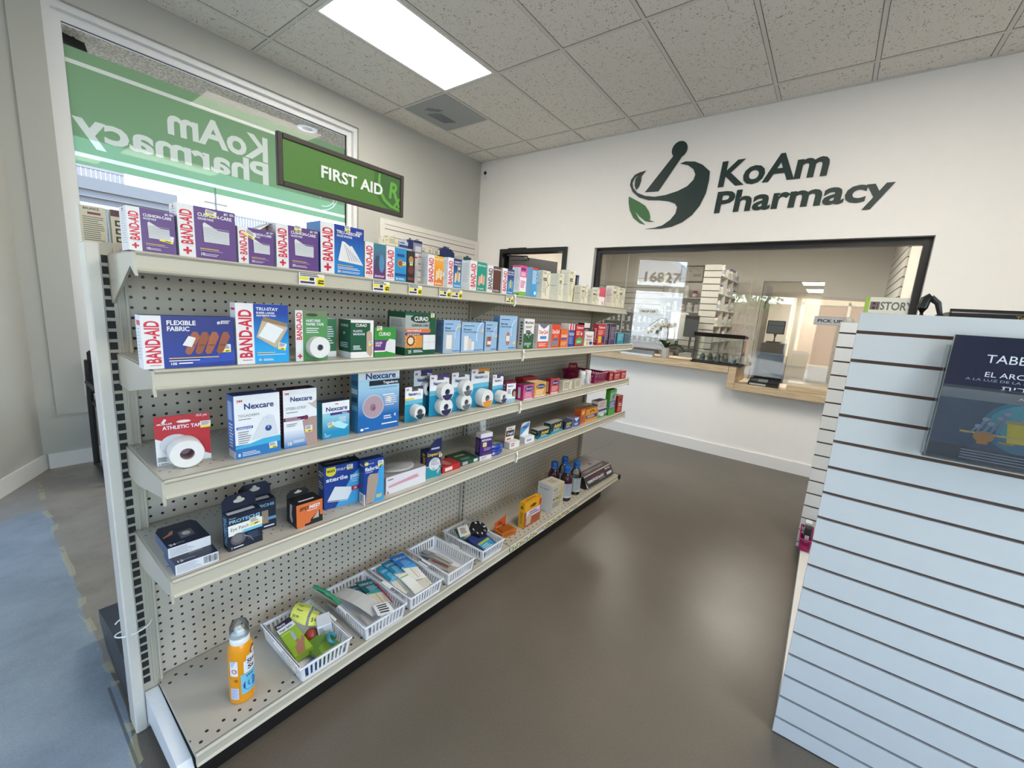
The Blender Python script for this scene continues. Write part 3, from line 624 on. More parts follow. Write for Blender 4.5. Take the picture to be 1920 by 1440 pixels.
# ================================================================== PRODUCTS ON THE FRONT SHELVES
# key: shelf, x and y of the front left corner, width, height, depth, turn in degrees
TB = dict(
 gauze_a=(0, -.003, -.241, .077, .085, .056, 0), gauze_b=(0, .079, -.241, .110, .110, .05, 0), gauze_c=(0, .193, -.241, .080, .084, .035, 0), gauze_d=(0, .279, -.241, .109, .108, .1, 0),
 sponge=(0, .394, -.241, .133, .136, .075, 0), teal_purple=(0, .531, -.241, .073, .105, .05, 0), blue_pup=(0, .607, -.241, .078, .104, .045, 0), dark_slim=(0, .688, -.241, .032, .102, .05, 0),
 grey_tall=(0, .752, -.19, .024, .102, .034, 0), orange=(0, .777, -.241, .073, .103, .036, 0), navy_var=(0, .872, -.241, .07, .106, .032, 0), teal_flex=(0, .989, -.241, .097, .111, .046, 0),
 brown=(0, 1.093, -.241, .087, .106, .05, 0), navy_star=(0, 1.191, -.241, .079, .106, .05, 0), pink_tall=(0, 1.315, -.241, .048, .133, .046, 0), blue_tall=(0, 1.406, -.241, .046, .135, .04, 0),
 cream_a=(0, 1.496, -.241, .067, .132, .04, 0), cream_b=(0, 1.649, -.241, .045, .133, .056, 0), cream_c=(0, 1.828, -.196, .066, .172, .056, 0), navy_slim=(0, 1.91, -.196, .025, .152, .05, 0),
 cream_d=(0, 1.881, -.247, .082, .094, .045, 0), cream_e=(0, 2.032, -.241, .088, .086, .05, 0), pink_n=(0, 2.225, -.188, .085, .11, .05, 0), cream_f=(0, 2.312, -.241, .095, .129, .05, 0), cream_g=(0, 2.409, -.241, .095, .127, .05, 0),
 fabric_big=(1, -.009, -.307, .161, .108, .036, 0), trustay=(1, .157, -.307, .116, .141, .03, 0), curad_l=(1, .375, -.255, .055, .108, .06, 0), curad_pl=(1, .444, -.307, .074, .109, .063, 0),
 curad_gn=(1, .521, -.307, .077, .088, .04, 0), curad_big=(1, .634, -.307, .128, .138, .093, 0), lb_a=(1, .8, -.307, .084, .117, .039, 0), lb_b=(1, .89, -.307, .125, .111, .05, 0), lb_c=(1, 1.022, -.307, .074, .116, .05, 0),
 lb_d=(1, 1.109, -.307, .119, .143, .034, 0), muc=(1, 1.281, -.307, .078, .134, .03, 0), dq_a=(1, 1.396, -.307, .09, .113, .03, 0), dq_b=(1, 1.513, -.307, .079, .112, .03, 0), dq_c=(1, 1.601, -.307, .071, .088, .04, 0),
 nq=(1, 1.679, -.307, .062, .118, .05, 0), ty_a=(1, 1.753, -.307, .09, .115, .05, 0), ty_b=(1, 1.862, -.307, .105, .078, .04, 0), ty_back=(1, 1.93, -.262, .069, .123, .04, 0), ty_c=(1, 2.014, -.307, .106, .122, .03, 0),
 pur_a=(1, 2.129, -.307, .034, .125, .05, 0), pur_b=(1, 2.179, -.307, .099, .126, .05, 0), teal_sm=(1, 2.303, -.307, .104, .07, .04, 0), lb_sm=(1, 2.424, -.307, .085, .068, .04, 0),
 tega=(2, .15, -.291, .103, .157, .045, -.6), steri=(2, .263, -.289, .087, .158, .042, -2), blister=(2, .373, -.279, .083, .108, .035, -.7), tegabig=(2, .479, -.29, .145, .2, .042, -2.4),
 maroon=(2, 1.203, -.293, .059, .092, .028, -5.8), pink=(2, 1.297, -.317, .08, .072, .041, -2.9), yel=(2, 1.401, -.307, .09, .07, .06, -5.7), redbk=(2, 1.42, -.225, .12, .078, .05, -1.4), red=(2, 1.541, -.309, .07, .077, .032, -8.2),
 cr_a=(2, 1.678, -.303, .085, .052, .03, -3.9), cr_b=(2, 1.799, -.308, .077, .049, .03, -.7), red_a=(2, 2.249, -.307, .055, .059, .04, -1), red_b=(2, 2.313, -.311, .092, .051, .04, -3), red_c=(2, 2.411, -.318, .069, .054, .04, -4),
 stk_lo=(3, .014, -.309, .082, .0245, .1, -1.4), stk_up=(3, .012, -.27, .082, .0245, .1, 0), eye=(3, .124, -.293, .077, .092, .034, .7), eyebk=(3, .178, -.238, .078, .084, .04, -4.4), spd=(3, .285, -.3, .073, .068, .06, -1.6),
 sterile=(3, .39, -.252, .115, .137, .047, -9), fabric=(3, .49, -.306, .068, .147, .03, -5.9), pinklong=(3, .581, -.293, .168, .061, .1, -1.4), compw=(3, .762, -.284, .065, .105, .041, -8.9), redflat=(3, .841, -.287, .093, .025, .07, -2.4),
 grnflat=(3, .946, -.283, .1, .018, .1, -3.4), meder=(3, 1.05, -.292, .065, .117, .033, -8.9), adv_a=(3, 1.497, -.29, .098, .045, .051, -4.1), adv_b=(3, 1.615, -.291, .123, .06, .045, 1.4), adv_c=(3, 1.756, -.291, .076, .047, .04, -3.8),
 blw=(3, 1.851, -.292, .062, .051, .049, -8.4), orng=(3, 1.928, -.298, .059, .09, .043, 2.9), motr=(3, 2.003, -.29, .148, .077, .06, -1.9), wg_lo=(3, 2.158, -.299, .118, .058, .055, -1.4), wg_up=(3, 2.155, -.296, .115, .05, .05, -1.4), grntall=(3, 2.285, -.312, .088, .171, .032, -2.6), redend=(3, 2.411, -.316, .068, .117, .05, -5),
 yelbox=(4, 1.438, -.282, .149, .139, .035, -1.2), pain=(4, 1.684, -.289, .121, .157, .096, -4.3), thermo=(4, 2.115, -.300, .385, .08, .245, -1.5))
def pack(key, name, label, front, side=None, top=None, right=None, cat='box', group=None):
    s, x, y, w, h, d, yaw = TB[key]; z = SH[s] + 0.0004 + (0.0248 if key == 'stk_up' else 0.0584 if key == 'wg_up' else 0)
    mb = MB(); side = side or front; mb.box(0, 0, 0, w, d, h, front, left=side, right=right or side, top=top or side)
    F, Lf, Rf, T = faces(mb, w, d, h)
    def done():
        o = mb.build(name, None, (x, y, z), R(yaw)); tag(o, label, cat, group); return o
    return mb, F, Lf, T, done, (w, h, d)
def sticker(o, u, v, dim, w=0.019, h=0.015, rot=0.0):
    b = MB(); b.box(-w / 2, -0.0011, -h / 2, w / 2, -0.0007, h / 2, WHITE); f = Face(b, (-w / 2, -0.0011, -h / 2), (1, 0, 0), (0, 0, 1), w, h)
    f.rect(0, 0, 1, 0.3, P('e8d235')); f.lines(0.08, 0.88, 0.85, 3, 0.17, BLACK, 0.45); f.text('$', 0.4, 0.06, 0.17, BLACK, 1); f.lines(0.5, 0.22, 0.8, 1, 0.14, BLACK, 0.8, False)
    c = b.build('price_sticker', o, (u * dim[0], 0, v * dim[1]), rot=(0, R(-rot), 0)); return c
def strip(F, wd=0.27, cross=True, m=RED, txt='BAND-AID', base=0.24, length=0.66):
    F.rect(0, 0, wd, 1, STRIP); F.text(txt, wd * 0.86, base if cross else 0.1, wd * 0.72, m, 1, 'L', length if cross else 0.8, 90)
    if cross: F.cross(wd * 0.5, 0.12, wd * 0.26, RED); F.lines(wd * 0.18, 0.225, wd * 0.85, 1, 0.02, P('b9b4bb'), 0.5, False)
    else: F.lines(wd * 0.3, 0.07, wd * 0.85, 1, 0.02, P('b05a66'), 0.6, False)
LW = P('dcdbe4'); GZ = P('d4d4d6', 0.6); GZ2 = P('a2a2ab', 0.6); YL = P('d9b545')
def gauze(F, u0, v0, u1, v1, n):
    F.poly([(u0, v0), (u1, v0), (u1, v1 - 0.04), (u0 + (u1 - u0) * 0.55, v1 - 0.03), (u0 + 0.02, v1 + 0.09), (u0 - 0.01, v1 + 0.06)], GZ)
    for i in range(n): y = v0 + (v1 - v0) * (i + 0.6) / n; F.rect(u0, y, u1, y + (v1 - v0) / n * 0.32, GZ2)
PUR = P('5d3c7c', 0.4, var=0.12, scale=180)
for key, lab, n, big in (('gauze_a', 'small purple gauze pad box at the left end of the top shelf', '10', 1), ('gauze_b', 'tallest purple gauze pad box, second on the top shelf', '10', 1),
                    ('gauze_c', 'narrow purple gauze pad box with a slanted price sticker over its title', '25', 0), ('gauze_d', 'purple gauze pad box with an open white side flap', '25', 1)):
    mb, F, Lf, T, done, dm = pack(key, 'gauze_box', lab, PUR, P('e2e0e6'), P('cfcbd6'), P('47306a'), group='purple gauze boxes')
    strip(F); F.text('CUSHION-CARE', 0.33, 0.82, 0.065, LW, 1, 'L', 0.6); F.text('GAUZE PADS', 0.33, 0.755, 0.04, LW, 1, 'L', 0.27); F.text('#1', 0.79, 0.915, 0.05, LW); F.lines(0.89, 0.96, 0.98, 2, 0.025, LW, 0.5)
    gauze(F, 0.42, 0.33, 0.87, 0.62, 9); F.lines(0.34, 0.2, 0.75, 1, 0.03, YL, 0.5); F.lines(0.34, 0.165, 0.85, 1, 0.03, P('9a86ad'), 0.5); F.text(n, 0.34, 0.06, 0.055, LW); F.lines(0.42, 0.1, 0.7, 2, 0.03, P('b9a9c9'), 0.5)
    Lf.lines(0.2, 0.9, 0.9, 14, 0.055, P('b6b2c2'), 0.3); Lf.cross(0.5, 0.94, 0.1, RED)
    if key == 'gauze_d':
        w, h, d = dm[0], dm[1], dm[2]; mb.prism([(0.0, h), (0.006, h + 0.002), (-0.02, h - 0.012), (-0.055, h - 0.03), (-0.03, h - 0.022)], 0.02, d, 'y', P('e6e4e8'))
    o = done()
    if key == 'gauze_a': sticker(o, .80, .36, dm, .023, .015, -10)
    elif key == 'gauze_b': sticker(o, .56, .9, dm, .021, .013, -8)
    elif key == 'gauze_c': sticker(o, .33, .82, dm, .024, .015, -28)
    else: sticker(o, .5, .96, dm, .018, .014, -6)
mb, F, Lf, T, done, dm = pack('sponge', 'gauze_sponge_box', 'tall blue gauze sponge box with a folded white cloth printed on it', grad('1377bd', '10348b', .03, .12), P('2f6fb4'), P('a9cbe6'), P('0f2c70'), group='bandage boxes on the top shelf')
strip(F, 0.3); F.text('TRU-ABSORB', 0.35, 0.83, 0.06, LW, 1, 'L', 0.55); F.text('GAUZE SPONGES', 0.35, 0.765, 0.04, LW, 1, 'L', 0.36); F.lines(0.8, 0.93, 0.95, 3, 0.02, LW, 0.5)
F.poly([(0.38, 0.28), (0.98, 0.24), (0.84, 0.44), (0.7, 0.62), (0.66, 0.6), (0.52, 0.68), (0.47, 0.68)], GZ)
for k in range(5): F.poly([(0.52 + .06 * k, 0.62 - .05 * k), (0.54 + .06 * k, 0.62 - .05 * k), (0.66 + .06 * k, 0.3), (0.64 + .06 * k, 0.3)], GZ2)
F.lines(0.36, 0.2, 0.75, 1, 0.025, YL, 0.6); F.lines(0.36, 0.16, 0.9, 2, 0.03, LW, 0.4); F.text('50', 0.36, 0.04, 0.05, LW); F.lines(0.45, 0.08, 0.9, 2, 0.025, LW, 0.4)
Lf.rect(0, 0.85, 1, 1, P('2d72b8')); Lf.lines(0.1, 0.8, 0.9, 12, 0.05, P('9cc0e0'), 0.35); o = done(); sticker(o, .60, .95, dm, .017, .016)
def small_bandage(key, lab, base, txt, m=RED, extra=None, side='e6e6ea'):
    mb, F, Lf, T, done, dm = pack(key, 'bandage_box', lab, base, P(side), P(side), group='bandage boxes on the top shelf'); strip(F, 0.4, False, m)
    for i, s in enumerate(txt): F.text(s, 0.45, 0.86 - 0.09 * i, 0.055, LW, 1, 'L', 0.5)
    F.text('20', 0.46, 0.05, 0.06, LW); F.lines(0.6, 0.1, 0.95, 2, 0.03, LW, 0.5); Lf.lines(0.15, 0.9, 0.9, 12, 0.055, P('b0b0b8'), 0.3)
    if extra: extra(F)
    o = done(); return o, dm
def blob_pair(F):
    F.ell(0.6, 0.45, 0.12, 0.22, P('33475f')); F.ell(0.8, 0.45, 0.13, 0.26, P('4f7fa8'))
def strips_art(c1, c2):
    def f(F):
        for i, (u, v, a) in enumerate(((0.55, 0.35, 20), (0.68, 0.42, 20), (0.82, 0.38, -15))):
            F.poly([(u - .06, v - .14), (u, v - .17), (u + .06, v - .14), (u + .08, v + .14), (u + .03, v + .18), (u - .03, v + .14)], P(c1 if i % 2 else c2))
    return f
small_bandage('teal_purple', 'white and teal to purple childrens bandage box right of the blue sponge box', grad('5e2a63', '3d7386', .03, .09), [], RED, blob_pair)
o, dm = small_bandage('blue_pup', 'white and bright blue childrens bandage box on the top shelf', P('1f84bd'), [], RED, lambda F: (F.disc(0.68, 0.55, 0.16, P('a97b4d')), F.disc(0.68, 0.55, 0.1, P('7b5335')), F.rect(0.52, 0.75, 0.88, 0.83, P('1c3d77')), F.rect(0.42, 0.16, 0.98, 0.24, P('16477e'))))
sticker(o, .88, .55, dm, .013, .013)
mb, F, Lf, T, done, dm = pack('dark_slim', 'bandage_box', 'slim black bandage box squeezed in beside the bright blue one', P('26201f'), P('1c1818'), group='bandage boxes on the top shelf'); F.ell(.5, .72, .3, .12, P('a8854f')); F.ell(.5, .4, .35, .12, P('6b2d33')); F.lines(.1, .15, .9, 2, .04, P('b8555a')); o = done(); sticker(o, .5, .6, dm, .012, .012)
mb, F, Lf, T, done, dm = pack('grey_tall', 'bandage_box', 'plain white sided box behind the orange bandage box', P('c9c9cf'), P('bdbdc4'), group='bandage boxes on the top shelf'); Lf.lines(.1, .6, .9, 8, .05, P('8d8d96'), .35); F.lines(.1, .92, .9, 1, .06, RED, .8, False); F.lines(.1, .6, .9, 8, .05, P('8d8d96'), .35); done()
o, dm = small_bandage('orange', 'white and orange bandage box with skin tone strips', grad('d97a1e', 'dca237', .03, .09), ['HURT-FREE'], RED, strips_art('e8c58e', 'd9c9a8')); sticker(o, .95, .4, dm, .014, .014)
o, dm = small_bandage('navy_var', 'white and navy variety bandage box on the top shelf', grad('2f86b8', '243267', .02, .08), ['VARIETY', 'PACK'], RED, strips_art('c99a74', 'e0c9a0')); sticker(o, .8, .68, dm, .013, .012)
small_bandage('teal_flex', 'white and teal green bandage box with pink strips', P('178a77'), ['SKIN-FLEX'], RED, strips_art('e3b7a0', 'd7a08c'))
small_bandage('brown', 'white and chocolate brown bandage box with black lettering', P('54302a'), ['OURTONE'], P('3a2b27'))
small_bandage('navy_star', 'white and navy bandage box with yellow and blue strips', grad('2273ae', '22336d', .03, .08), ['WATER', 'BLOCK'], RED, strips_art('d7c060', '6ba0c9'))
def tall(key, lab, fr, side, art=None, name='medicine_box', top=None, group='tall medicine boxes on the top shelf', lm='8fa7c2'):
    mb, F, Lf, T, done, dm = pack(key, name, lab, fr, side, top or side, group=group)
    Lf.lines(0.12, 0.9, 0.9, 16, 0.045, P(lm), 0.3)
    if art: art(F, Lf)
    o = done(); return o, dm
PK = P('d83d84')
tall('pink_tall', 'tall white box with a bright pink top and green foot', P('ecdfe4'), P('e2e2ea'), lambda F, L: (F.rect(0, .62, 1, 1, PK), F.rect(.12, .84, .8, .92, P('2d2a72')), F.lines(.1, .78, .9, 4, .035, LW, .5), F.lines(.1, .5, .9, 5, .05, P('b43a75'), .5), F.rect(0, 0, 1, .14, P('6fae43')), L.rect(0, .93, 1, 1, PK), L.rect(0, 0, 1, .1, P('6fae43'))), top=PK)
tall('blue_tall', 'tall light blue medicine box with a red top edge', P('3c93cd'), P('7fb7dd'), lambda F, L: (F.rect(0, .93, 1, 1, P('c8342f')), F.lines(.1, .88, .9, 9, .05, LW, .45), F.disc(.7, .14, .18, P('dfeef7'))), top=P('c8342f'))
CRM, CRS = P('d9d3bd'), P('e6e2d2')
def arcs(c, txt='Relief'):
    def f(F, L):
        F.ring(1.0, .72, .45, .41, c, 24, 100, 260); F.ring(.95, .25, .5, .46, c, 24, 100, 220); F.lines(.08, .95, .6, 3, .03, P('6d6a5e'), .5)
        F.lines(.08, .74, .6, 2, .06, P('3a382f'), .7); F.lines(.08, .6, .5, 7, .06, P('8d8a7c'), .35); L.lines(.1, .55, .9, 1, .03, P('5f7ba3'), .6)
    return f
tall('cream_a', 'cream box with a dark maroon arc right of the light blue box', CRM, P('e0ddd4'), arcs(P('5a2b45'), 'Cold'), lm='b7b7a8')
tall('cream_b', 'plain cream box with a pale blank side facing left', CRM, CRS, arcs(P('4e7f4a'), 'Sinus'), lm='d9d4bf')
tall('cream_c', 'tallest cream medicine box on the top shelf', CRM, CRS, arcs(P('8a8676'), 'Cough'), top=P('c98b8f'), lm='c4bfa9')
tall('navy_slim', 'slim dark navy carton beside the tallest cream box', P('2b2f4a'), P('232640'), lambda F, L: F.lines(.1, .9, .9, 10, .06, P('8b8fae'), .4))
tall('cream_d', 'low cream box with a maroon arc', CRM, CRS, arcs(P('8a3050'), 'Allergy'), lm='c4bfa9')
tall('cream_e', 'low cream box with a green arc', CRM, CRS, arcs(P('3d7d3a'), 'Allergy'), lm='c4bfa9')
tall('pink_n', 'white box with a pink upper half standing behind the cream boxes', P('e8e2e2'), P('e8e2e2'), lambda F, L: (F.rect(0, .5, 1, 1, P('d24e6c')), F.text('N', .55, .05, .2, P('c43a5c'), 1)))
tall('cream_f', 'cream box with grey arcs, second from the far end of the top shelf', CRM, CRS, arcs(P('77746a'), 'Daily'), lm='6d8fb5')
tall('cream_g', 'cream box with grey arcs at the far end of the top shelf', CRM, CRS, arcs(P('77746a'), 'Daily'), lm='6d8fb5')

# --- second shelf
def bandaid_wide(key, lab, base, side, top, wd=0.25):
    mb, F, Lf, T, done, dm = pack(key, 'bandage_box', lab, base, P(side), P(top), P('1b2a6a'), group='bandage boxes on the second shelf'); strip(F, wd, False); return mb, F, Lf, T, done, dm
mb, F, Lf, T, done, dm = bandaid_wide('fabric_big', 'wide blue fabric bandage box with brown strips, at the left end of the second shelf', grad('17348f', '1b2a74', .02, .09), 'dfe3ee', '26336b', .2)
F.poly([(.3, .05), (1, .1), (1, .32), (.7, .2)], P('2145a8')); F.text('FLEXIBLE', .25, .83, .085, LW, 1, 'L', .31); F.text('FABRIC', .25, .715, .085, LW, 1, 'L', .24)
BR, BR2 = P('8b4f38', .6), P('6d3b2c', .6)
for k, u in enumerate((.47, .58, .69, .82)):
    F.poly([(u - .045, .3), (u - .02, .25), (u + .02, .26), (u + .045, .32), (u + .13, .6), (u + .1, .7), (u + .05, .7), (u + .02, .62)], BR if k % 2 else P('9a5a40', .6)); F.poly([(u, .42), (u + .06, .42), (u + .075, .445), (u + .01, .445)], BR2)
F.poly([(.4, .44), (.5, .4), (.55, .58), (.47, .62)], P('d8d8da')); F.text('100', .26, .06, .05, LW); F.lines(.35, .1, .5, 1, .04, LW, .6, False); F.lines(.25, .2, .9, 1, .035, YL, .5); F.lines(.25, .15, .6, 1, .035, LW, .5); F.text('#1', .8, .86, .06, LW)
F.lines(.85, .93, .97, 3, .025, LW, .5); Lf.lines(.2, .9, .9, 1, .1, RED, .9, False); Lf.lines(.2, .75, .8, 10, .06, P('b0b4c6'), .4); o = done(); sticker(o, .9, .36, dm, .017, .018)
mb, F, Lf, T, done, dm = bandaid_wide('trustay', 'tall blue adhesive pad box with a peeling dressing printed on it', grad('199ada', '133a93', .03, .12), 'dfe3ee', 'd8dce8', .32)
F.text('TRU-STAY', .37, .895, .05, LW, 1, 'L', .42); F.text('SHEER LARGE', .37, .84, .03, LW, 1, 'L', .35); F.text('ADHESIVE PAD', .37, .795, .03, LW, 1, 'L', .38)
F.poly([(.36, .45), (.74, .25), (.98, .6), (.95, .66), (.56, .78), (.48, .74)], P('b8a88e', .6)); F.poly([(.4, .47), (.7, .34), (.9, .58), (.58, .7)], P('d9dde2', .6)); F.poly([(.48, .72), (.95, .62), (.98, .68), (.5, .79)], P('8d7355', .6))
F.lines(.37, .19, .85, 1, .025, YL, .6); F.lines(.37, .15, .95, 1, .025, LW, .4); F.text('10', .38, .045, .035, LW); F.lines(.48, .075, .7, 2, .02, LW, .5); Lf.lines(.2, .92, .9, 1, .04, RED, .9, False); o = done(); sticker(o, .86, .28, dm, .019, .017, -14)
# carded paper tape
def card(name, x, y, z, w, h, yaw, label, base, art, rolls, cat='tape pack', group=None, tip=0.0, roll_col='d8d8d8', core='b9b9c2', sleeve=None):
    t = empty(name, (x, y, z + .0004), R(yaw)); tag(t, label, cat, group)
    b = MB(); b.box(0, 0, 0, w, 0.0016, h, base); F = Face(b, (0, 0, 0), (1, 0, 0), (0, 0, 1), w, h)
    art(F); b.build('backing_card', t)
    for (u, v, r, dp, ri) in rolls:
        b = MB(); m = P(roll_col, .55); c = (u * w, -0.001, v * h)
        prof = [(ri, 0), (r, 0), (r * 1.0, dp * .94), (r * .96, dp), (ri * 1.05, dp), (ri, dp * .96), (ri, 0)]
        b.lathe(prof, m, c, 'y', 28, close=False); b.lathe([(ri * .98, dp * .9), (ri * .98, 0.0006), (0.0001, 0.0005)], P(core, .6), c, 'y', 20, close=False)
        ro = b.build('tape_roll', t, smooth=True)
        if sleeve:
            b = MB(); b.prism([(c[0] + r * .8 * math.cos(R(a)), c[2] + r * .98 * math.sin(R(a))) for a in range(200, 345, 12)], -dp - .0016, -dp - .0006, 'y', P(sleeve, .4)); s = b.build('sleeve_label', t); s['label'] = 'coloured sleeve band'
    return t
def art_paper(F):
    F.rect(.22, 0, 1, 1, P('4d8a52')); F.rect(.22, .88, 1, 1, P('6b7d5c')); F.rect(0, 0, .22, 1, STRIP); F.text('BAND-AID', .19, .42, .16, RED, 1, 'L', .54, 90); F.cross(.12, .1, .07, RED)
    F.text('HURT-FREE', .32, .78, .05, LW, 1, 'L', .45); F.text('PAPER TAPE', .32, .71, .05, LW, 1, 'L', .55); F.lines(.32, .66, .75, 3, .04, LW, .4); F.ell(.5, .92, .18, .03, P('3a3a30'))
t = card('tape_pack', .290, -.307, SH[1], .085, .13, 0, 'white paper tape roll on a green card on the second shelf', P('5a9460', .35), art_paper, [(.62, .28, .028, .022, .008)], core='8d9096')
BLI = glassy('blister_plastic', (.96, .97, .97, 1), ior=1.35)
mb, F, Lf, T, done, dm = pack('curad_l', 'bandage_box', 'green and white bandage box tucked behind the plastic bandage box', P('2e6a48'), P('e6e8e6'), P('e6e8e6'), group='green bandage boxes'); F.rect(0, 0, 1, .15, WHITE); F.lines(.1, .8, .9, 8, .06, LW, .4); done()
GR = P('125038', .4)
mb, F, Lf, T, done, dm = pack('curad_pl', 'bandage_box', 'white and dark green plastic bandage box with one beige strip', WHITE, GR, WHITE, group='green bandage boxes')
F.rect(0, .16, .85, .93, GR); F.ell(.45, .86, .32, .07, P('0d3b2a')); F.text('CURAD', .2, .83, .075, WHITE, 1, 'L', .5); F.text('PLASTIC', .1, .69, .05, LW, 1, 'L', .4); F.text('BANDAGE', .1, .61, .05, LW, 1, 'L', .5); F.lines(.1, .33, .5, 3, .04, LW, .5)
F.poly([(.68, .14), (.86, .02), (.95, .1), (.92, .65), (.82, .74), (.68, .68)], P('b59a86', .6)); Lf.rect(0, 0, 1, .16, WHITE); Lf.text('CURAD', .2, .82, .06, WHITE, 1, 'L', .6); Lf.text('80', .4, .62, .06, LW); Lf.lines(.15, .4, .8, 3, .05, LW, .4); o = done(); sticker(o, .88, .38, dm, .015, .014)
mb, F, Lf, T, done, dm = pack('curad_gn', 'gauze_box', 'small bright green and purple gauze box', P('2f8a35'), P('2a5b45'), P('5d8a8a'), group='green bandage boxes')
F.rect(0, .16, 1, .58, P('5b2a70')); F.text('CURAD', .2, .73, .12, WHITE, 1, 'L', .55); F.text('GAUZE', .05, .45, .07, LW, 1, 'L', .3); F.text('PADS', .05, .36, .07, LW, 1, 'L', .24); F.poly([(.48, .2), (.98, .1), (.98, .58), (.7, .62), (.55, .5)], GZ); F.rect(0, .17, .5, .22, WHITE); o = done(); sticker(o, .22, .98, dm, .018, .014)
mb, F, Lf, T, done, dm = pack('curad_big', 'gauze_box', 'large dark green box with a silver, orange and purple front', GR, GR, GR, group='green bandage boxes')
F.rect(0, .17, .78, .93, P('9fa3a2')); F.ell(.5, .86, .34, .1, P('0d3b2a')); F.text('CURAD', .28, .81, .1, WHITE, 1, 'L', .46); F.text('CLINICAL CARE', .2, .68, .05, BLACK, 1, 'L', .55); F.rect(0, .54, .82, .62, P('cc6f2b')); F.text('SOOTHEPLUS', .06, .56, .035, LW, 1, 'L', .45); F.rect(0, .47, .82, .53, P('43285f')); F.text('LARGE GAUZE PADS', .06, .485, .025, LW, 1, 'L', .4)
F.rect(0, .17, .55, .47, P('cf8a3c')); F.disc(.17, .34, .13, P('5a2d2c')); F.disc(.17, .34, .09, P('dfc9a0'))
for a in range(0, 360, 30): F.poly([(.17 + .14 * math.cos(R(a - 4)), .34 + .13 * math.sin(R(a - 4))), (.17 + .2 * math.cos(R(a)), .34 + .19 * math.sin(R(a))), (.17 + .14 * math.cos(R(a + 4)), .34 + .13 * math.sin(R(a + 4)))], P('e8d7a8'))
F.rect(.56, .12, .98, .48, P('d5d7d8')); F.rect(.76, .12, .765, .48, GZ2); F.rect(.56, .3, .98, .305, GZ2); F.text('25', .08, .05, .07, LW); F.lines(.25, .12, .6, 2, .035, LW, .5)
Lf.rect(.12, .18, 1, .87, P('cfd3d6')); Lf.lines(.2, .82, .9, 6, .03, P('7d8288'), .4); Lf.lines(.2, .55, .9, 10, .03, P('9a9fa6'), .3); o = done(); sticker(o, .88, .95, dm, .016, .015)
LB, LBS = P('8fb0d2'), P('6c86a8')
def lightblue(key, lab, l1, l2, art, stk=None):
    mb, F, Lf, T, done, dm = pack(key, 'bandage_box', lab, LB, LBS, P('9dbbd9'), group='light blue bandage boxes')
    F.ring(1.15, .55, .5, .47, P('cbdcec'), 20, 120, 200); F.lines(.08, .9, .55, 1, .05, P('46597a'), .5, False); F.text(l1, .08, .74, .06, P('2b4166'), 1, 'L', .35); F.text(l2, .08, .66, .05, P('2b4166'), 0, 'L', .62); art(F)
    F.lines(.55, .07, .95, 1, .04, P('2b4166'), .5, False); Lf.lines(.15, .9, .9, 5, .05, P('39506f'), .3); Lf.lines(.15, .5, .9, 6, .05, P('4a6182'), .3); o = done()
    if stk: sticker(o, *stk[:2], dm, .014, .014)
lightblue('lb_a', 'light blue box with one large white pad printed on it', 'Sheer', 'Adhesive Pads', lambda F: (F.rect(.1, .08, .55, .6, P('b7b0a6')), F.rect(.17, .13, .48, .55, P('d9d9d8'))), (.92, .82))
lightblue('lb_b', 'widest light blue box, printed with several white pads', 'Sheer', 'Adhesive Bandages', lambda F: [F.rect(.12 + .16 * i, .06, .3 + .16 * i - .03 * i, .55 - .1 * i, P(('d9d9d8', 'c9c2b8')[i % 2])) for i in range(3)], (.9, .72))
lightblue('lb_c', 'narrow light blue box printed with brown strips', 'Flexible', 'Fabric Bandages', lambda F: [F.poly([(.12 + .13 * i, .15), (.22 + .13 * i, .14), (.27 + .13 * i, .48), (.16 + .13 * i, .5)], P(('a5603f', '7f4a3b')[i % 2])) for i in range(3)] + [F.rect(.2, .22, .5, .34, P('e2d6cc'))], (.9, .52))
lightblue('lb_d', 'tallest light blue box, printed with a single strip', 'Extra Large', 'Adhesive Bandages', lambda F: (F.ell(.5, .33, .12, .2, P('a06b58')), F.rect(.4, .26, .6, .42, P('e0d7d0'))), (.85, .2))
def cold(key, lab, base, side, top, art, grp='cold and pain medicine on the second shelf', name='medicine_box'):
    mb, F, Lf, T, done, dm = pack(key, name, lab, base, side, top, group=grp); art(F, Lf, T); return done()
OR, ORD = P('d8472a'), P('c8392b')
cold('muc', 'white medicine box with a dark green lower half and black title', WHITE, WHITE, WHITE, lambda F, L, T: (F.poly([(0, 0), (1, 0), (1, .5), (.8, .52), (.5, .34), (.2, .52), (0, .5)], P('1f5a31')), F.text('Mucinex', .08, .84, .09, P('1d1d1f'), 1, 'L', .84), F.lines(.15, .76, .85, 2, .04, P('55595a'), .5), F.lines(.2, .62, .8, 2, .06, P('22282a'), .8), F.ell(.5, .42, .14, .13, P('101010')), F.ell(.5, .42, .07, .09, P('7d8a8a')), F.disc(.5, .08, .06, LW), F.lines(.1, .2, .8, 2, .05, LW, .4), L.lines(.3, .9, .8, 8, .1, P('5a5f60'), .7)))
def quil(t, c, ru=1):
    def f(F, L, T):
        if ru: F.rect(0, .28, 1, 1, P('e8e8ea')); F.poly([(0, 1), (1, 1), (.75, .88), (.5, .8), (.25, .88)], P('5b6f85'))
        F.text(t, .08, .6 if ru else .66, .15, P('d23a24') if ru else LW, 1, 'L', .84); F.rect(.2, .38, .8, .5, P('3d7fc0')); F.lines(.1, .2, .9, 3, .05, LW, .4); L.lines(.2, .9, .8, 12, .06, P('c8a0a0'), .4)
    return f
cold('dq_a', 'orange and white cold medicine box with a white upper panel', OR, P('e4dedd'), OR, quil('DayQuil', 0))
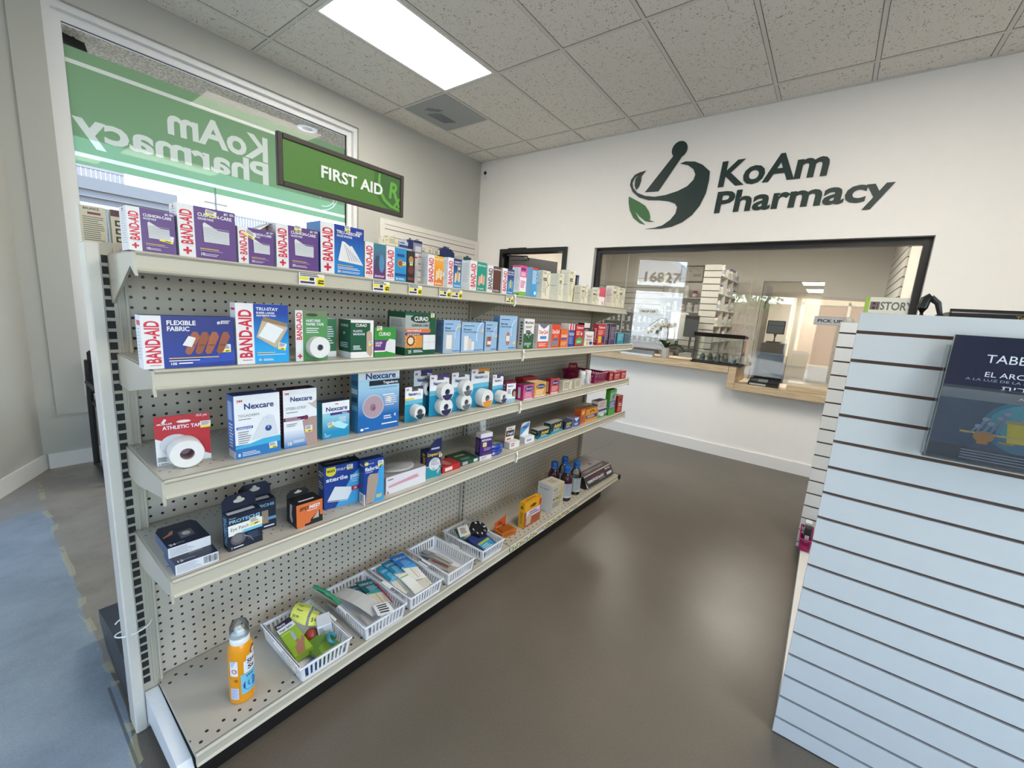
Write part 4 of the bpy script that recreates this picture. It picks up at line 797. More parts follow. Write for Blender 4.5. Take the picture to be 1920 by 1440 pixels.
cold('dq_b', 'all orange cold medicine box with a grey panel at its foot', OR, P('d9cfce'), OR, lambda F, L, T: (F.text('DayQuil', .08, .62, .16, LW, 1, 'L', .84), F.rect(.1, .08, .85, .28, P('7f8384')), F.lines(.3, .52, .8, 3, .06, P('e7b04a'), .5), F.rect(.3, .3, .8, .4, P('3d62a8'))))
cold('dq_c', 'short orange medicine box beside the blue night medicine', P('dd6524'), P('d95a22'), P('e07b2c'), lambda F, L, T: (F.text('DayQuil', .1, .58, .15, LW, 1, 'L', .8), F.rect(.1, .42, .85, .52, P('2e4d9c')), F.lines(.1, .3, .9, 4, .06, P('f0c890'), .4)))
cold('nq', 'blue night cold medicine box with red and white stripes on top', P('1e3f97'), P('e6e6ea'), P('e6e6ea'), lambda F, L, T: (F.rect(0, .72, 1, 1, WHITE), F.rect(.15, .72, .4, 1, P('c22a3a')), F.rect(.6, .72, .8, 1, P('b03a4a')), F.text('NyQuil', .08, .5, .13, LW, 1, 'L', .84), F.lines(.1, .4, .9, 5, .06, P('9fb3df'), .4)))
RD = P('b9202b')
cold('ty_a', 'red pain medicine box with a green patch low on the front', RD, P('a31d28'), RD, lambda F, L, T: (F.text('Tylenol', .08, .82, .1, LW, 1, 'L', .82), F.lines(.1, .7, .6, 3, .07, P('efc9a0'), .5), F.poly([(.05, .08), (.9, .08), (.9, .34), (.5, .44), (.1, .3)], P('3f9a4a')), F.disc(.72, .58, .1, LW), F.lines(.2, .25, .8, 2, .06, LW, .5)))
cold('ty_b', 'small white pain medicine box with red lettering', P('e3dfe2'), P('d8c4c6'), P('dad6d8'), lambda F, L, T: (F.text('Tylenol', .12, .58, .2, P('b9202b'), 1, 'L', .76), F.lines(.1, .48, .9, 2, .08, P('5f8a6a'), .5), F.rect(.2, .06, .45, .28, P('d6b72c')), F.rect(.55, .06, .9, .28, P('2e3f83'))))
cold('ty_back', 'black topped white box standing behind the red pain medicine', P('222024'), P('222024'), P('dcdadb'), lambda F, L, T: (F.rect(0, .78, 1, 1, P('d8d4d6')), F.lines(.1, .7, .9, 4, .08, P('b5b0b3'), .4)))
cold('ty_c', 'tall red pain medicine box with yellow and navy squares', RD, P('b5222c'), RD, lambda F, L, T: (F.text('Tylenol', .1, .8, .1, LW, 1, 'L', .8), F.rect(.15, .1, .55, .42, P('d8bb2a')), F.rect(.6, .1, .95, .42, P('26316d')), F.lines(.1, .7, .8, 4, .06, P('efb0a0'), .5), L.text('Tylenol', .75, .1, .5, LW, 1, 'L', .7, 90)))
cold('pur_a', 'thin dark purple carton right of the red pain medicine', P('2c2140'), P('d9d4dc'), P('cfcad2'), lambda F, L, T: F.lines(.1, .9, .9, 9, .08, P('a99cbf'), .4))
cold('pur_b', 'black and purple carton with silver edges on the second shelf', P('24182f'), P('3b2458'), P('bdb8c4'), lambda F, L, T: (F.rect(.02, 0, .08, 1, P('c9c4cf', .2, .6)), F.rect(.9, 0, .97, 1, P('c9c4cf', .2, .6)), F.lines(.2, .85, .85, 8, .08, P('9a8fae'), .5), F.rect(.1, 0, .88, .25, P('452a6e'))))
cold('teal_sm', 'small teal carton near the far end of the second shelf', P('2390a5'), P('1f7d90'), P('3aa5b5'), lambda F, L, T: F.lines(.1, .85, .9, 5, .12, P('a9dbe2'), .4))
cold('lb_sm', 'low grey blue carton last on the second shelf', P('5f7f95'), P('4a5f72'), P('7f97a8'), lambda F, L, T: F.lines(.1, .85, .9, 4, .2, P('22303c'), .5))

# --- third shelf
NV, TEAL, NX = P('1d2c6b'), P('2a9bb8'), P('dfe2e8')
def nex(F, v, h, fit, u=.14, m=None): F.text('Nexcare', u, v, h, m or NV, 1, 'L', fit)
def art_ath(F):
    F.poly([(0, .58), (0, 1), (1, 1), (1, .12), (.45, .36)], P('b01526')); F.poly([(0, .0), (1, 0), (1, .1), (.45, .35), (0, .56)], P('d3d6da')); F.rect(0, 0, 1, .02, P('c9ccd0'))
    F.text('10.0 yds', .74, .94, .05, LW, 0, 'L', .22); F.poly([(.12, .87), (.17, .86), (.22, .93), (.18, .95)], LW); F.text('MUELLER', .04, .83, .03, LW, 1, 'L', .27, 0, .3); F.ell(.52, .87, .13, .03, P('e3d6d4')); F.text('ATHLETIC TAPE', .14, .73, .07, LW, 1, 'L', .74)
    F.lines(.02, .17, .2, 4, .025, P('3c3e42'), .5); F.text('1 ROLL', .03, .02, .025, BLACK, 1, 'L', .18); F.ell(.35, .4, .28, .22, P('b9bcc2'))
t = card('athletic_tape_pack', .015, -.225, SH[2], .101, .114, -8, 'large white athletic tape roll on a red card, left end of the third shelf', P('b01526'), art_ath, [(.5, .29, .0325, .045, .013)], core='a88a90')
b = MB(); b.box(-.01, -.0012, -.008, .01, -.0006, .008, WHITE, ); f = Face(b, (-.01, -.0012, -.008), (1, 0, 0), (0, 0, 1), .02, .016); f.rect(0, 0, 1, .3, P('e8d235')); f.lines(.1, .85, .9, 3, .18, BLACK, .4); b.build('price_sticker', t, (.093, 0, .087))
mb, F, Lf, T, done, dm = pack('tega', 'dressing_box', 'white and blue waterproof dressing box on the third shelf', P('dde0e6'), P('4a74c4'), P('33508f'), P('2d5aa5'), group='wound dressing boxes')
F.rect(0, 0, 1, .22, P('1f6fb0')); F.poly([(0, .2), (.3, .22), (.6, .27), (1, .28), (1, .18), (0, .16)], P('3aa3cf')); F.text('3M', .05, .9, .035, RED, 1, 'L', .13); nex(F, .78, .09, .66, .2); F.text('TEGADERM', .07, .66, .04, P('6d7178'), 0, 'L', .46); F.lines(.08, .63, .45, 1, .02, P('52565d'), .5)
F.rect(.03, .47, .38, .51, P('2a55a3')); F.text('waterproof', .05, .48, .025, LW, 1, 'L', .3); F.lines(.06, .43, .34, 6, .035, P('73787f'), .35); F.poly([(.34, .27), (.95, .3), (.86, .62), (.74, .66), (.6, .62)], P('c9d0da')); F.ell(.7, .6, .03, .015, P('b9c2ce')); F.disc(.72, .43, .075, P('24478f')); F.text('7', .7, .43, .035, LW)
F.text('8', .04, .04, .05, LW); F.lines(.13, .1, .55, 3, .025, LW, .4); Lf.rect(0, 0, 1, .12, P('c9d3ea')); Lf.rect(.15, .6, .7, .9, P('9fb8e6')); Lf.lines(.2, .55, .8, 8, .05, P('cfdcf5'), .5); o = done(); sticker(o, .82, .13, dm, .019, .015, 4)
mb, F, Lf, T, done, dm = pack('steri', 'dressing_box', 'white and maroon skin closure box with a bare leg printed on it', P('dde0e6'), P('55182f'), P('42152a'), P('42152a'), group='wound dressing boxes')
F.rect(0, 0, 1, .3, grad('1b6db0', 'd7dde6', 0.0, .05)); F.poly([(.68, 0), (1, 0), (1, .5), (.8, .5), (.55, .45), (.6, .25)], P('a58a86')); F.poly([(.7, .76), (1, .62), (1, .8), (.85, .74)], P('b9a9a6')); F.text('3M', .04, .92, .035, RED, 1, 'L', .13); nex(F, .8, .08, .66, .2); F.text('STERI-STRIP', .07, .66, .045, P('6d7178'), 0, 'L', .6); F.lines(.08, .62, .45, 1, .02, P('52565d'), .5)
F.rect(0, .47, .72, .53, P('53193a')); F.disc(.66, .5, .07, P('6b2246')); F.lines(.05, .52, .5, 2, .025, P('c9a9b5'), .5); F.lines(.08, .42, .4, 2, .03, P('73787f'), .4); F.text('18', .07, .05, .06, LW); F.lines(.26, .12, .6, 2, .025, LW, .5); Lf.lines(.2, .9, .8, 12, .06, P('a97c8c'), .4); o = done(); sticker(o, .74, .29, dm, .019, .018)
mb, F, Lf, T, done, dm = pack('blister', 'dressing_box', 'small white and teal blister cushion box with a purple stripe', grad('1485b5', '8cc6d8', .02, .07), P('3fa9c2'), P('2c3a5a'), group='wound dressing boxes')
F.rect(0, .7, 1, 1, NX); F.text('3M', .45, .91, .04, RED, 1, 'L', .13); nex(F, .75, .12, .8, .12); F.rect(.28, .63, 1, .7, P('43287a')); F.text('blister', .72, .645, .035, LW, 1, 'L', .2); F.poly([(.3, .4), (.55, .46), (.95, .3), (.8, .2), (.5, .28)], P('a7dbe4')); F.lines(.6, .55, .95, 4, .04, LW, .4); F.text('6', .07, .12, .05, LW); F.lines(.07, .1, .3, 2, .03, LW, .4); o = done(); sticker(o, .3, .38, dm, .019, .014, 12)
mb, F, Lf, T, done, dm = pack('tegabig', 'dressing_box', 'largest blue dressing box, with a round skin picture on its front', grad('0f5fa8', '9fc6dd', .05, .15), P('3b7fb0'), P('9fb8c9'), P('1b5590'), group='wound dressing boxes')
F.rect(0, .83, 1, 1, NX); F.text('3M', .46, .945, .03, RED, 1, 'L', .12); nex(F, .83, .09, .74, .16); F.rect(.25, .72, 1, .8, P('121a24')); F.text('Tegaderm', .58, .74, .04, LW, 1, 'L', .38); F.text('waterproof transparent dressing', .27, .675, .02, P('33507d'), 0, 'L', .66); F.disc(.35, .39, .255, P('d5dbe2')); F.disc(.35, .39, .245, P('a78f9c')); F.ell(.34, .38, .07, .06, P('8d6a78')); F.ell(.36, .36, .035, .03, P('7a5060'))
F.poly([(.65, .45), (.78, .43), (.8, .5), (.7, .53)], P('d8d2b0')); F.lines(.58, .57, .95, 1, .03, LW, .7); F.lines(.62, .53, .95, 5, .033, LW, .4); F.text('4', .86, .19, .055, LW); F.lines(.6, .22, .82, 2, .035, LW, .5); F.lines(.55, .1, .95, 1, .04, LW, .5, False); F.ell(.08, .05, .04, .02, LW); F.lines(.14, .07, .25, 1, .03, LW, .5)
for k in range(4): Lf.rect(.1, .34 + .13 * k, .9, .42 + .13 * k, P(('6fb4d6', '2d4a66', 'a9c9d9', '2d5a7a')[k]))
Lf.rect(0, .95, 1, 1, NX); o = done()
PUP, GYT, ORT = P('46306f'), P('5a5d63'), P('d98a2c')
def art_tape(top, band, txt=True):
    def f(F):
        F.rect(0, 0, 1, .5, P('1688ad')); F.rect(0, .5, 1, .62, P('5faac6')); F.rect(0, .62, 1, 1, NX); F.poly([(.35, 1), (1, 1), (1, .9), (.75, .93), (.4, .9)], top); F.rect(.36, .87, .72, .92, P('5a463f')); F.text('3M', .05, .9, .05, RED, 1, 'L', .15); nex(F, .75, .085, .5, .18)
        F.lines(.7, .8, .92, 3, .025, P('6d7178'), .4)
    return f
tcard = lambda *a, **k: card('tape_pack', *a, group='carded first aid tape rolls', **k)
tcard(.662, -.279, SH[2], .075, .122, -2, 'small clear tape dispenser on a teal card beside the largest blue box', P('1d90a8', .4), lambda F: (art_tape(P('33363c'), 0)(F), F.rect(0, .63, .5, .68, P('e0c02a'))), [(.55, .3, .024, .03, .012)], core='9aa5ab', sleeve='25333c')
tcard(.733, -.236, SH[2], .091, .167, 3.8, 'two roll tape card with a purple top, half hidden at the back', P('1688ad', .4), art_tape(PUP, 0), [(.6, .6, .026, .022, .011)], core='3b3a63')
tcard(.776, -.272, SH[2], .089, .153, -4.5, 'two white tape rolls on a teal card with a purple lower band', P('1688ad', .4), art_tape(PUP, 0), [(.66, .6, .0315, .03, .0115), (.62, .235, .0315, .03, .0115)], core='70749a', sleeve='2d2350')
tcard(.89, -.267, SH[2], .1, .152, .5, 'two white tape rolls on a teal card with a grey lower band', P('1688ad', .4), art_tape(GYT, 0), [(.6, .6, .031, .03, .0115), (.56, .235, .031, .03, .0115)], core='8d9299', sleeve='5a6168')
tcard(1.004, -.262, SH[2], .11, .156, -.5, 'single wide tape roll on a card with an orange top', P('1688ad', .4), art_tape(ORT, 0), [(.56, .24, .037, .04, .0135)], core='a5a19a', sleeve='d98a2c')
tcard(1.125, -.275, SH[2], .075, .126, 1.2, 'slim tape card with one roll and a purple top before the maroon box', P('1688ad', .4), art_tape(PUP, 0), [(.55, .25, .026, .035, .011)], core='8d9299', sleeve='3d2d62')
mb, F, Lf, T, done, dm = pack('maroon', 'eye_care_box', 'white and maroon box with a dark haired face printed on it', NX, P('6a1838'), P('5a1530'), group='boxes after the tape cards'); F.text('Nexcare', .1, .74, .09, NV, 1, 'L', .6); F.rect(0, .9, 1, 1, P('6a1838')); F.ell(.85, .42, .25, .2, P('3d2d2a')); F.ell(.88, .36, .15, .14, P('b58f7d')); F.rect(0, 0, 1, .15, P('7fb7cc')); F.lines(.1, .62, .5, 4, .06, P('6d7178'), .5); Lf.lines(.2, .85, .8, 4, .15, P('c98fa5'), .5); done()
MG = P('c22478')
def allergy(key, lab, c, side, top, word, cc):
    mb, F, Lf, T, done, dm = pack(key, 'medicine_box', lab, c, side, top, group='pink and red medicine boxes'); F.ell(.55, .72, .38, .16, P('1f2552')); F.text(word, .24, .66, .14, P('a9b4e0'), 1, 'L', .6, 0, .2); F.lines(.15, .48, .85, 4, .09, P(cc), .45); F.rect(.1, .0, .9, .1, P('e2c9c0')); Lf.rect(.25, .1, .6, .8, P('e6e0e4')); return done()
allergy('pink', 'pink medicine box with a white side panel on the third shelf', P('b24f7d'), MG, P('4a3a48'), 'Benadryl', 'e3b0c4')
allergy('yel', 'yellow orange medicine box between the pink and the red ones', P('cf9a45'), P('cc8a2c'), P('e0c7a0'), 'Benadryl', 'f0dcb5')
mb, F, Lf, T, done, dm = pack('redbk', 'medicine_box', 'dark red box lying behind the yellow orange one', P('9b1f2b'), P('8d1b28'), P('7a2530'), group='pink and red medicine boxes'); done()
allergy('red', 'red medicine box beside the small cream cartons', P('b5404a'), P('a81c22'), P('6d3a35'), 'Benadryl', 'e8b5b0')
for key, lab in (('cr_a', 'small cream carton next to the red medicine box'), ('cr_b', 'small cream carton just left of the white pill bottles')):
    mb, F, Lf, T, done, dm = pack(key, 'medicine_box', lab, P('cfc8b4'), P('e4dfd2'), P('b9b3a0'), group='small cream cartons'); F.lines(.1, .85, .7, 5, .14, P('6d6a5c'), .45); F.ring(1, .4, .4, .36, P('5a6a5a'), 16, 110, 250); done()
def bottle(name, x, y, z, label, body, cap, R_, H, lab=None, capcol=None, group=None):
    t = empty(name, (x, y, z + .0004)); tag(t, label, 'bottle', group); b = MB()
    b.lathe([(0.0001, 0), (R_ * .92, 0), (R_, .004), (R_, H * .60), (R_ * .95, H * .67), (R_ * .68, H * .765), (R_ * .5, H * .80), (R_ * .5, H * .84), (0.0001, H * .84)], body, n=28, close=False); b.build('bottle_body', t, smooth=True)
    if lab:
        b = MB(); b.lathe([(R_ * 1.012, H * .10), (R_ * 1.012, H * .52)], lab, n=28, close=False)
        for k in range(9):
            z0 = H * (.48 - .04 * k); L = R(200 - random.random() * 40)
            pts = [(R_ * 1.02 * math.cos(R(210) + L * i / 14), R_ * 1.02 * math.sin(R(210) + L * i / 14)) for i in range(15)]
            b.add([(x_, y_, z0) for x_, y_ in pts] + [(x_, y_, z0 + H * .014) for x_, y_ in pts], [(i, i + 1, i + 16, i + 15) for i in range(14)], P('4c5b78') if k else P('1f2d66'))
        b.build('label', t, smooth=True)
    b = MB(); b.lathe([(0.0001, H * .81), (R_ * .6, H * .81), (R_ * .62, H * .84), (R_ * .56, H * .87), (R_ * .62, H * .89), (R_ * .62, H * .97), (R_ * .57, H), (0.0001, H)], cap, n=24, close=False)
    b.build('cap', t, smooth=True); return t
def pill(x, y, label, cc):
    t = empty('pill_bottle', (x, y, SH[2] + .0004)); tag(t, label, 'bottle', 'white pill bottles'); b = MB(); b.lathe([(0.0001, 0), (.019, 0), (.021, .003), (.021, .052), (.016, .06), (.0001, .06)], P('d0d0d3', .3), n=24, close=False); b.build('bottle_body', t, smooth=True)
    b = MB(); b.lathe([(.0213, .008), (.0213, .046)], P('cfd3da'), n=24, close=False); f = Face(b, (-.012, -.0216, .008), (1, 0, 0), (0, 0, 1), .024, .038); f.rect(.1, .2, .9, .8, cc); f.lines(.15, .75, .85, 4, .12, WHITE, .4); b.build('label', t, smooth=True)
    b = MB(); b.lathe([(0.0001, .058), (.0185, .058), (.0195, .06), (.0195, .079), (.0175, .082), (.0001, .082)], P('e8e8ea', .35), n=24, close=False); b.build('cap', t, smooth=True)
pill(1.945, -.27, 'white pill bottle with a bluish label beside the cream carton', P('6f86a5')); pill(2.02, -.268, 'white pill bottle standing against the magenta basket', P('a56a72'))
MAG = P('8d1155', .3)
def basket(name, x, y, z, w, d, h, col, label, nl=16, ns=10, ins=.008, yaw=0.0, group=None):
    """open slatted tray: origin at the front left corner of the rim, w along the shelf, d into it"""
    t = MB(); th = .0022
    t.box(ins, ins, 0, w - ins, d - ins, .002, col)
    def wall(p, q, pi, qi, n):   # rim ends p,q and foot ends pi,qi
        P0, P1, Q0, Q1 = Vector((*pi, 0)), Vector((*qi, 0)), Vector((*p, h)), Vector((*q, h)); nrm = (P1 - P0).cross(Vector((0, 0, 1))).normalized() * th
        def bar(a, b_, s, e):
            A, B_, D_, E_ = [P0.lerp(P1, a).lerp(Q0.lerp(Q1, a), s), P0.lerp(P1, b_).lerp(Q0.lerp(Q1, b_), s), P0.lerp(P1, b_).lerp(Q0.lerp(Q1, b_), e), P0.lerp(P1, a).lerp(Q0.lerp(Q1, a), e)]
            v = [A, B_, D_, E_]; v += [k + nrm for k in v]
            t.add(v, [(0, 1, 2, 3), (7, 6, 5, 4), (0, 4, 5, 1), (1, 5, 6, 2), (2, 6, 7, 3), (3, 7, 4, 0)], col)
        bar(0, 1, 0, .2); bar(0, 1, .8, 1); m = .06
        bar(0, m, .2, .8); bar(1 - m, 1, .2, .8); g = (1 - 2 * m) / n
        for i in range(1, n): bar(m + g * i - g * .24, m + g * i + g * .24, .2, .8)
    a, b_, c, e = (0, 0), (w, 0), (w, d), (0, d); ai, bi, ci, ei = (ins, ins), (w - ins, ins), (w - ins, d - ins), (ins, d - ins)
    wall(a, b_, ai, bi, ns); wall(b_, c, bi, ci, nl); wall(c, e, ci, ei, ns); wall(e, a, ei, ai, nl)
    r = .0055
    for k in ((-r, -r, w + r, .003), (-r, d - .003, w + r, d + r), (-r, .003, .003, d - .003), (w - .003, .003, w + r, d - .003)): t.box(k[0], k[1], h - .006, k[2], k[3], h, col, .0015)
    for k in ((-.012, d * .4, -r, d * .6), (w + r, d * .4, w + .012, d * .6)): t.box(k[0], k[1], h - .004, k[2], k[3], h, col)
    o = t.build(name, None, (x, y, z + .0004), R(yaw)); tag(o, label, 'basket', group); return o
basket('plastic_basket', 2.052, -.302, SH[2], .165, .225, .062, MAG, 'magenta slatted plastic basket on the third shelf')
t = empty('display_card', (2.06, -.11, SH[2] + .0032), R(-20)); tag(t, 'dark red product card standing in the magenta basket', 'card')
b = MB(); b.box(0, 0, 0, .085, .02, .055, P('7d1220')); b.prism([(0, .055), (.085, .055), (.07, .10), (.005, .10)], 0.0, .002, 'y', P('8d1526')); f = Face(b, (0, 0, 0), (1, 0, 0), (0, 0, 1), .085, .1); f.l = .0003; f.text('Tylenol', .12, .72, .13, P('d8b0a5'), 1, 'L', .6); f.lines(.15, .45, .8, 3, .1, P('b87a7a'), .4); b.build('carton', t)
for key, lab, c in (('red_a', 'small red and blue carton against the magenta basket', 'a32a35'), ('red_b', 'low red carton second from the far end of the third shelf', 'ab1d2a'), ('red_c', 'small red carton at the far end of the third shelf', 'b3242c')):
    mb, F, Lf, T, done, dm = pack(key, 'medicine_box', lab, P(c), P('8d1a26'), P('a5303a'), group='red cartons at the end of the third shelf'); F.text('Tylenol', .1, .55, .2, LW, 1, 'L', .75, 0, .1); F.lines(.1, .45, .85, 3, .12, P('e0b0a5'), .4); done()

# --- fourth shelf
DN = P('141d33', .35)
def flat(key, lab):
    mb, F, Lf, T, done, dm = pack(key, 'wrap_box', lab, P('cfd3dc'), P('3e4f74'), DN, group='dark blue boxes lying flat')
    F.lines(.03, .85, .6, 6, .13, P('8d93a2'), .4)
    if key == 'stk_lo':
        for i in range(16): F.rect(.64 + .021 * i, .2, .64 + .021 * i + random.choice((.006, .012)), .9, BLACK)
    T.poly([(.06, .55), (.3, .65), (.36, .85), (.28, .82), (.2, .7), (.06, .62)], P('a5694d')); T.poly([(.4, .3), (.75, .35), (.75, .7), (.42, .68)], P('5b5f66')); T.ell(.58, .52, .1, .1, P('b9b6ad')); T.text('24' if key == 'stk_up' else '12', .06, .08, .09, LW); T.lines(.2, .14, .5, 1, .05, P('8d93a2'), .5)
    b = mb; w, h, d = dm; b.prism([(0, d), (w, d), (w * .9, d + .018), (w * .1, d + .018)], h - .002, h, 'z', DN); return done()
flat('stk_lo', 'lower dark blue box of the flat pair, with a barcode on its white side'); flat('stk_up', 'upper dark blue box of the flat pair at the shelf end')
def hang_tab(o, w, d, h, th, col, y, r=.012, hole=True):
    b = MB(); n = [(0, h), (w, h), (w, h + th - r), (w - r, h + th), (r, h + th), (0, h + th - r)]; b.prism(n, y, y + .0012, 'y', col)
    f = Face(b, (0, y, h), (1, 0, 0), (0, 0, 1), w, th); hl = P('b9b4aa', .6)
    if hole: f.ell(.5, .55, .17, .14, hl); f.ell(.5, .68, .07, .16, hl)
    return b.build('hang_tab', o)
def protech(key, lab, patch):
    mb, F, Lf, T, done, dm = pack(key, 'eye_patch_box' if patch else 'wrap_box', lab, DN, P('22304f'), DN, group='dark blue hanging boxes'); w, h, d = dm
    F.text('PROTECHS', .03, .79, .09, P('7fb3cf'), 1, 'L', .92); F.text('Flents', .04, .91, .05, P('a9a9b5'), 0, 'L', .2)
    if patch:
        F.rect(0, .52, 1, .74, P('e0e0dc')); F.text('Eye Patch', .06, .57, .09, P('1d2438'), 0, 'L', .54); F.rect(0, .44, 1, .52, P('6fb6d6')); F.poly([(0, .44), (.3, .44), (.45, .52), (0, .52)], P('e0e0dc'))
        F.ell(.27, .31, .22, .17, P('5a575c')); F.ell(.25, .33, .15, .11, P('6f6c70')); F.poly([(.45, .36), (.62, .28), (.72, .12), (.7, .12), (.6, .26), (.44, .33)], P('8d8d92')); F.lines(.55, .38, .95, 5, .04, P('51627d'), .4); F.text('1', .05, .06, .06, LW); F.lines(.12, .1, .45, 1, .05, LW, .6)
    else: F.rect(.1, .2, .75, .65, P('8f7f6d')); F.ell(.4, .4, .2, .14, P('a7957f')); F.rect(.72, .3, 1, .4, P('5f8fb0')); F.lines(.6, .12, .95, 1, .06, LW, .7)
    T.rect(.06, .3, .86, .75, P('b9bcc2')); Lf.text('PROTECHS', .75, .12, .5, P('7fb3cf'), 1, 'L', .8, 90); o = done(); hang_tab(o, w, d, h, .04, DN, d - .0012); return o, dm
o, dm = protech('eye', 'dark blue eye patch box with a hang tab on the fourth shelf', 1); sticker(o, .78, .68, dm, .024, .02, 3)
protech('eyebk', 'dark blue box with a brown window, behind the eye patch box', 0)
mb, F, Lf, T, done, dm = pack('spd', 'sports_tape_box', 'orange and black sports tape box with a hang tab', P('cf6a35'), P('26242a'), P('19171a'), group='dark blue hanging boxes')
F.poly([(0, 0), (1, 0), (1, .3), (.9, .3), (.9, .55), (.55, .25), (.5, .1), (0, .08)], BLACK); F.poly([(.6, .22), (.85, .22), (.85, .52)], P('b9a19a')); F.text('SPD', .1, .72, .14, BLACK, 1, 'L', .34, 0, .3); F.text('MED', .46, .72, .14, LW, 1, 'L', .42, 0, .3); F.lines(.4, .66, .85, 1, .05, LW, .5); F.poly([(0, 0), (.3, 0), (.3, .2), (.05, .14)], P('cf6a35'))
T.lines(.2, .4, .9, 1, .16, LW, .7); Lf.poly([(.3, .3), (.5, .1), (.62, .2), (.5, .5), (.6, .9), (.35, .9)], P('c9bfc2')); o = done(); hang_tab(o, dm[0] * .86, dm[2], dm[1], .022, BLACK, dm[2] - .0012)
SB, SBL = P('13398a', .35), P('3d97cf', .35)
mb, F, Lf, T, done, dm = pack('sterile', 'gauze_box', 'dark blue sterile pads box with a white pad on its front', SB, P('1d3f7d'), P('151c33'), group='dark blue pharmacy boxes')
F.poly([(.3, 0), (1, 0), (1, .85), (.75, .7), (.55, .4)], SBL); F.poly([(.06, .8), (.3, .85), (.3, .97), (.06, .97)], P('d9cb2d')); F.ell(.18, .85, .13, .09, P('d9cb2d')); F.text('sun', .08, .86, .07, P('2d2d20'), 1, 'L', .2); F.text('mark', .29, .86, .08, LW, 0, 'L', .38); F.text('sterile pads', .05, .64, .095, LW, 1, 'L', 1.05); F.poly([(.08, .2), (.62, .13), (.78, .4), (.28, .5)], P('d3d8df')); F.poly([(.08, .17), (.62, .1), (.62, .12), (.08, .19)], P('aab4c2')); F.rect(.72, .32, 1, .42, P('a51d33')); F.text('10', .78, .345, .05, LW); F.lines(.7, .7, .95, 4, .05, P('9cc5e0'), .4)
Lf.text('sterile', .1, .8, .05, LW, 1, 'L', .85); Lf.text('pads', .1, .73, .05, LW, 1, 'L', .6); Lf.lines(.1, .6, .85, 3, .06, LW, .4); T.lines(.1, .6, .9, 1, .25, P('8d97ad'), .6); o = done(); sticker(o, .68, .9, dm, .018, .016)
mb, F, Lf, T, done, dm = pack('fabric', 'bandage_box', 'narrow blue fabric bandage box overlapping the sterile pads box', SB, SB, P('1b2c5d'), group='dark blue pharmacy boxes')
F.poly([(.4, 0), (1, 0), (1, .9), (.7, .7), (.5, .4)], SBL); F.ell(.12, .92, .1, .04, P('d9cb2d')); F.text('sunmark', .08, .9, .03, LW, 0, 'L', .4); F.text('fabric', .05, .76, .085, LW, 1, 'L', .72); F.lines(.06, .73, .5, 1, .02, LW, .5); F.poly([(.07, 0), (.5, .03), (.72, .55), (.68, .66), (.3, .68), (.18, .62)], P('a08d80', .6)); F.lines(.62, .17, .95, 2, .04, P('d8c05a'), .7); Lf.rect(0, 0, 1, .25, WHITE); Lf.lines(.2, .2, .8, 5, .03, BLACK, .5); Lf.text('fabric', .1, .86, .04, LW, 1, 'L', .8)
F.rect(0, .0, .05, .24, WHITE); o = done(); sticker(o, .82, .88, dm, .019, .018)
mb, F, Lf, T, done, dm = pack('pinklong', 'tissue_box', 'long white box with a pink band lying on the fourth shelf', P('d3d2d8'), P('c2c0c8'), P('8d8a8b'))
F.poly([(.06, .35), (.98, .5), (.98, .7), (.7, .68), (.06, .48)], P('c893a3')); F.poly([(.02, .03), (.08, .03), (.04, .22)], P('a5596f')); F.lines(.04, .85, .2, 1, .1, P('7d5a66'), .6); F.ell(.88, .62, .1, .14, P('d6d0d8'), 16); T.ell(.5, .5, .3, .28, P('9c9c9d')); o = done()
b = MB(); b.lathe([(.05, 0), (.045, .006), (.02, .01), (.0001, .011)], P('a3a2a3', .22), (0, 0, 0), n=14, sx=1.3); b.v = [(x, y * .8, z + .002 * math.sin(40 * x + 60 * y)) for x, y, z in b.v]; c = b.build('plastic_film', o, (dm[0] * .5, dm[2] * .5, dm[1] + .001), smooth=True)
CW = P('1a2152', .35)
mb, F, Lf, T, done, dm = pack('compw', 'wart_remover_box', 'navy and teal box with yellow lettering and a rounded top tab', CW, CW, CW)
F.rect(0, 0, 1, .42, P('1c8a98')); F.rect(0, .42, 1, .45, P('bfd8dc')); F.disc(.55, .5, .38, P('cfd3d8')); F.text('Compound W', .06, .82, .11, P('d6c02f'), 1, 'L', .9); F.text('PADS', .32, .46, .09, P('9a4a55'), 0, 'L', .5); F.lines(.3, .7, .8, 3, .05, P('8d95a2'), .5); F.text('#1', .42, .3, .07, P('1c8a98')); F.poly([(.75, .1), (.95, .3), (.85, .34), (.7, .2)], P('c9b0a5')); Lf.text('Compound W', .78, .3, .5, P('d6c02f'), 1, 'L', .6, 90); o = done()
b = MB(); w, h, d = dm; b.prism([(w * .12, h), (w, h), (w, h + .038), (w * .93, h + .045), (w * .55, h + .042), (w * .3, h + .025)], 0, .0012, 'y', CW); Face(b, (0, 0, h), (1, 0, 0), (0, 0, 1), w, .045).lines(.3, .25, .85, 1, .18, P('aeb4c5'), .8, False); b.build('hang_tab', o); sticker(o, .93, .78, dm, .014, .013)
mb, F, Lf, T, done, dm = pack('redflat', 'medicine_box', 'red box lying flat beside the navy and teal box', P('b01f26'), P('a31c22'), P('9c2a2b')); F.rect(.15, .2, .55, .75, P('d5c9c6')); T.rect(.3, .1, .6, .9, P('b06d66')); done()
mb, F, Lf, T, done, dm = pack('grnflat', 'medicine_box', 'dark green box lying flat left of the purple and white carton', P('17493c'), P('123b31'), P('1c3f33')); F.lines(.1, .8, .4, 3, .25, LW, .5); F.rect(.72, .15, .95, .85, P('c9cfcc')); T.lines(.2, .7, .8, 1, .2, P('8b9a62'), .8); T.lines(.2, .3, .7, 2, .12, P('6d8a7a'), .5); done()
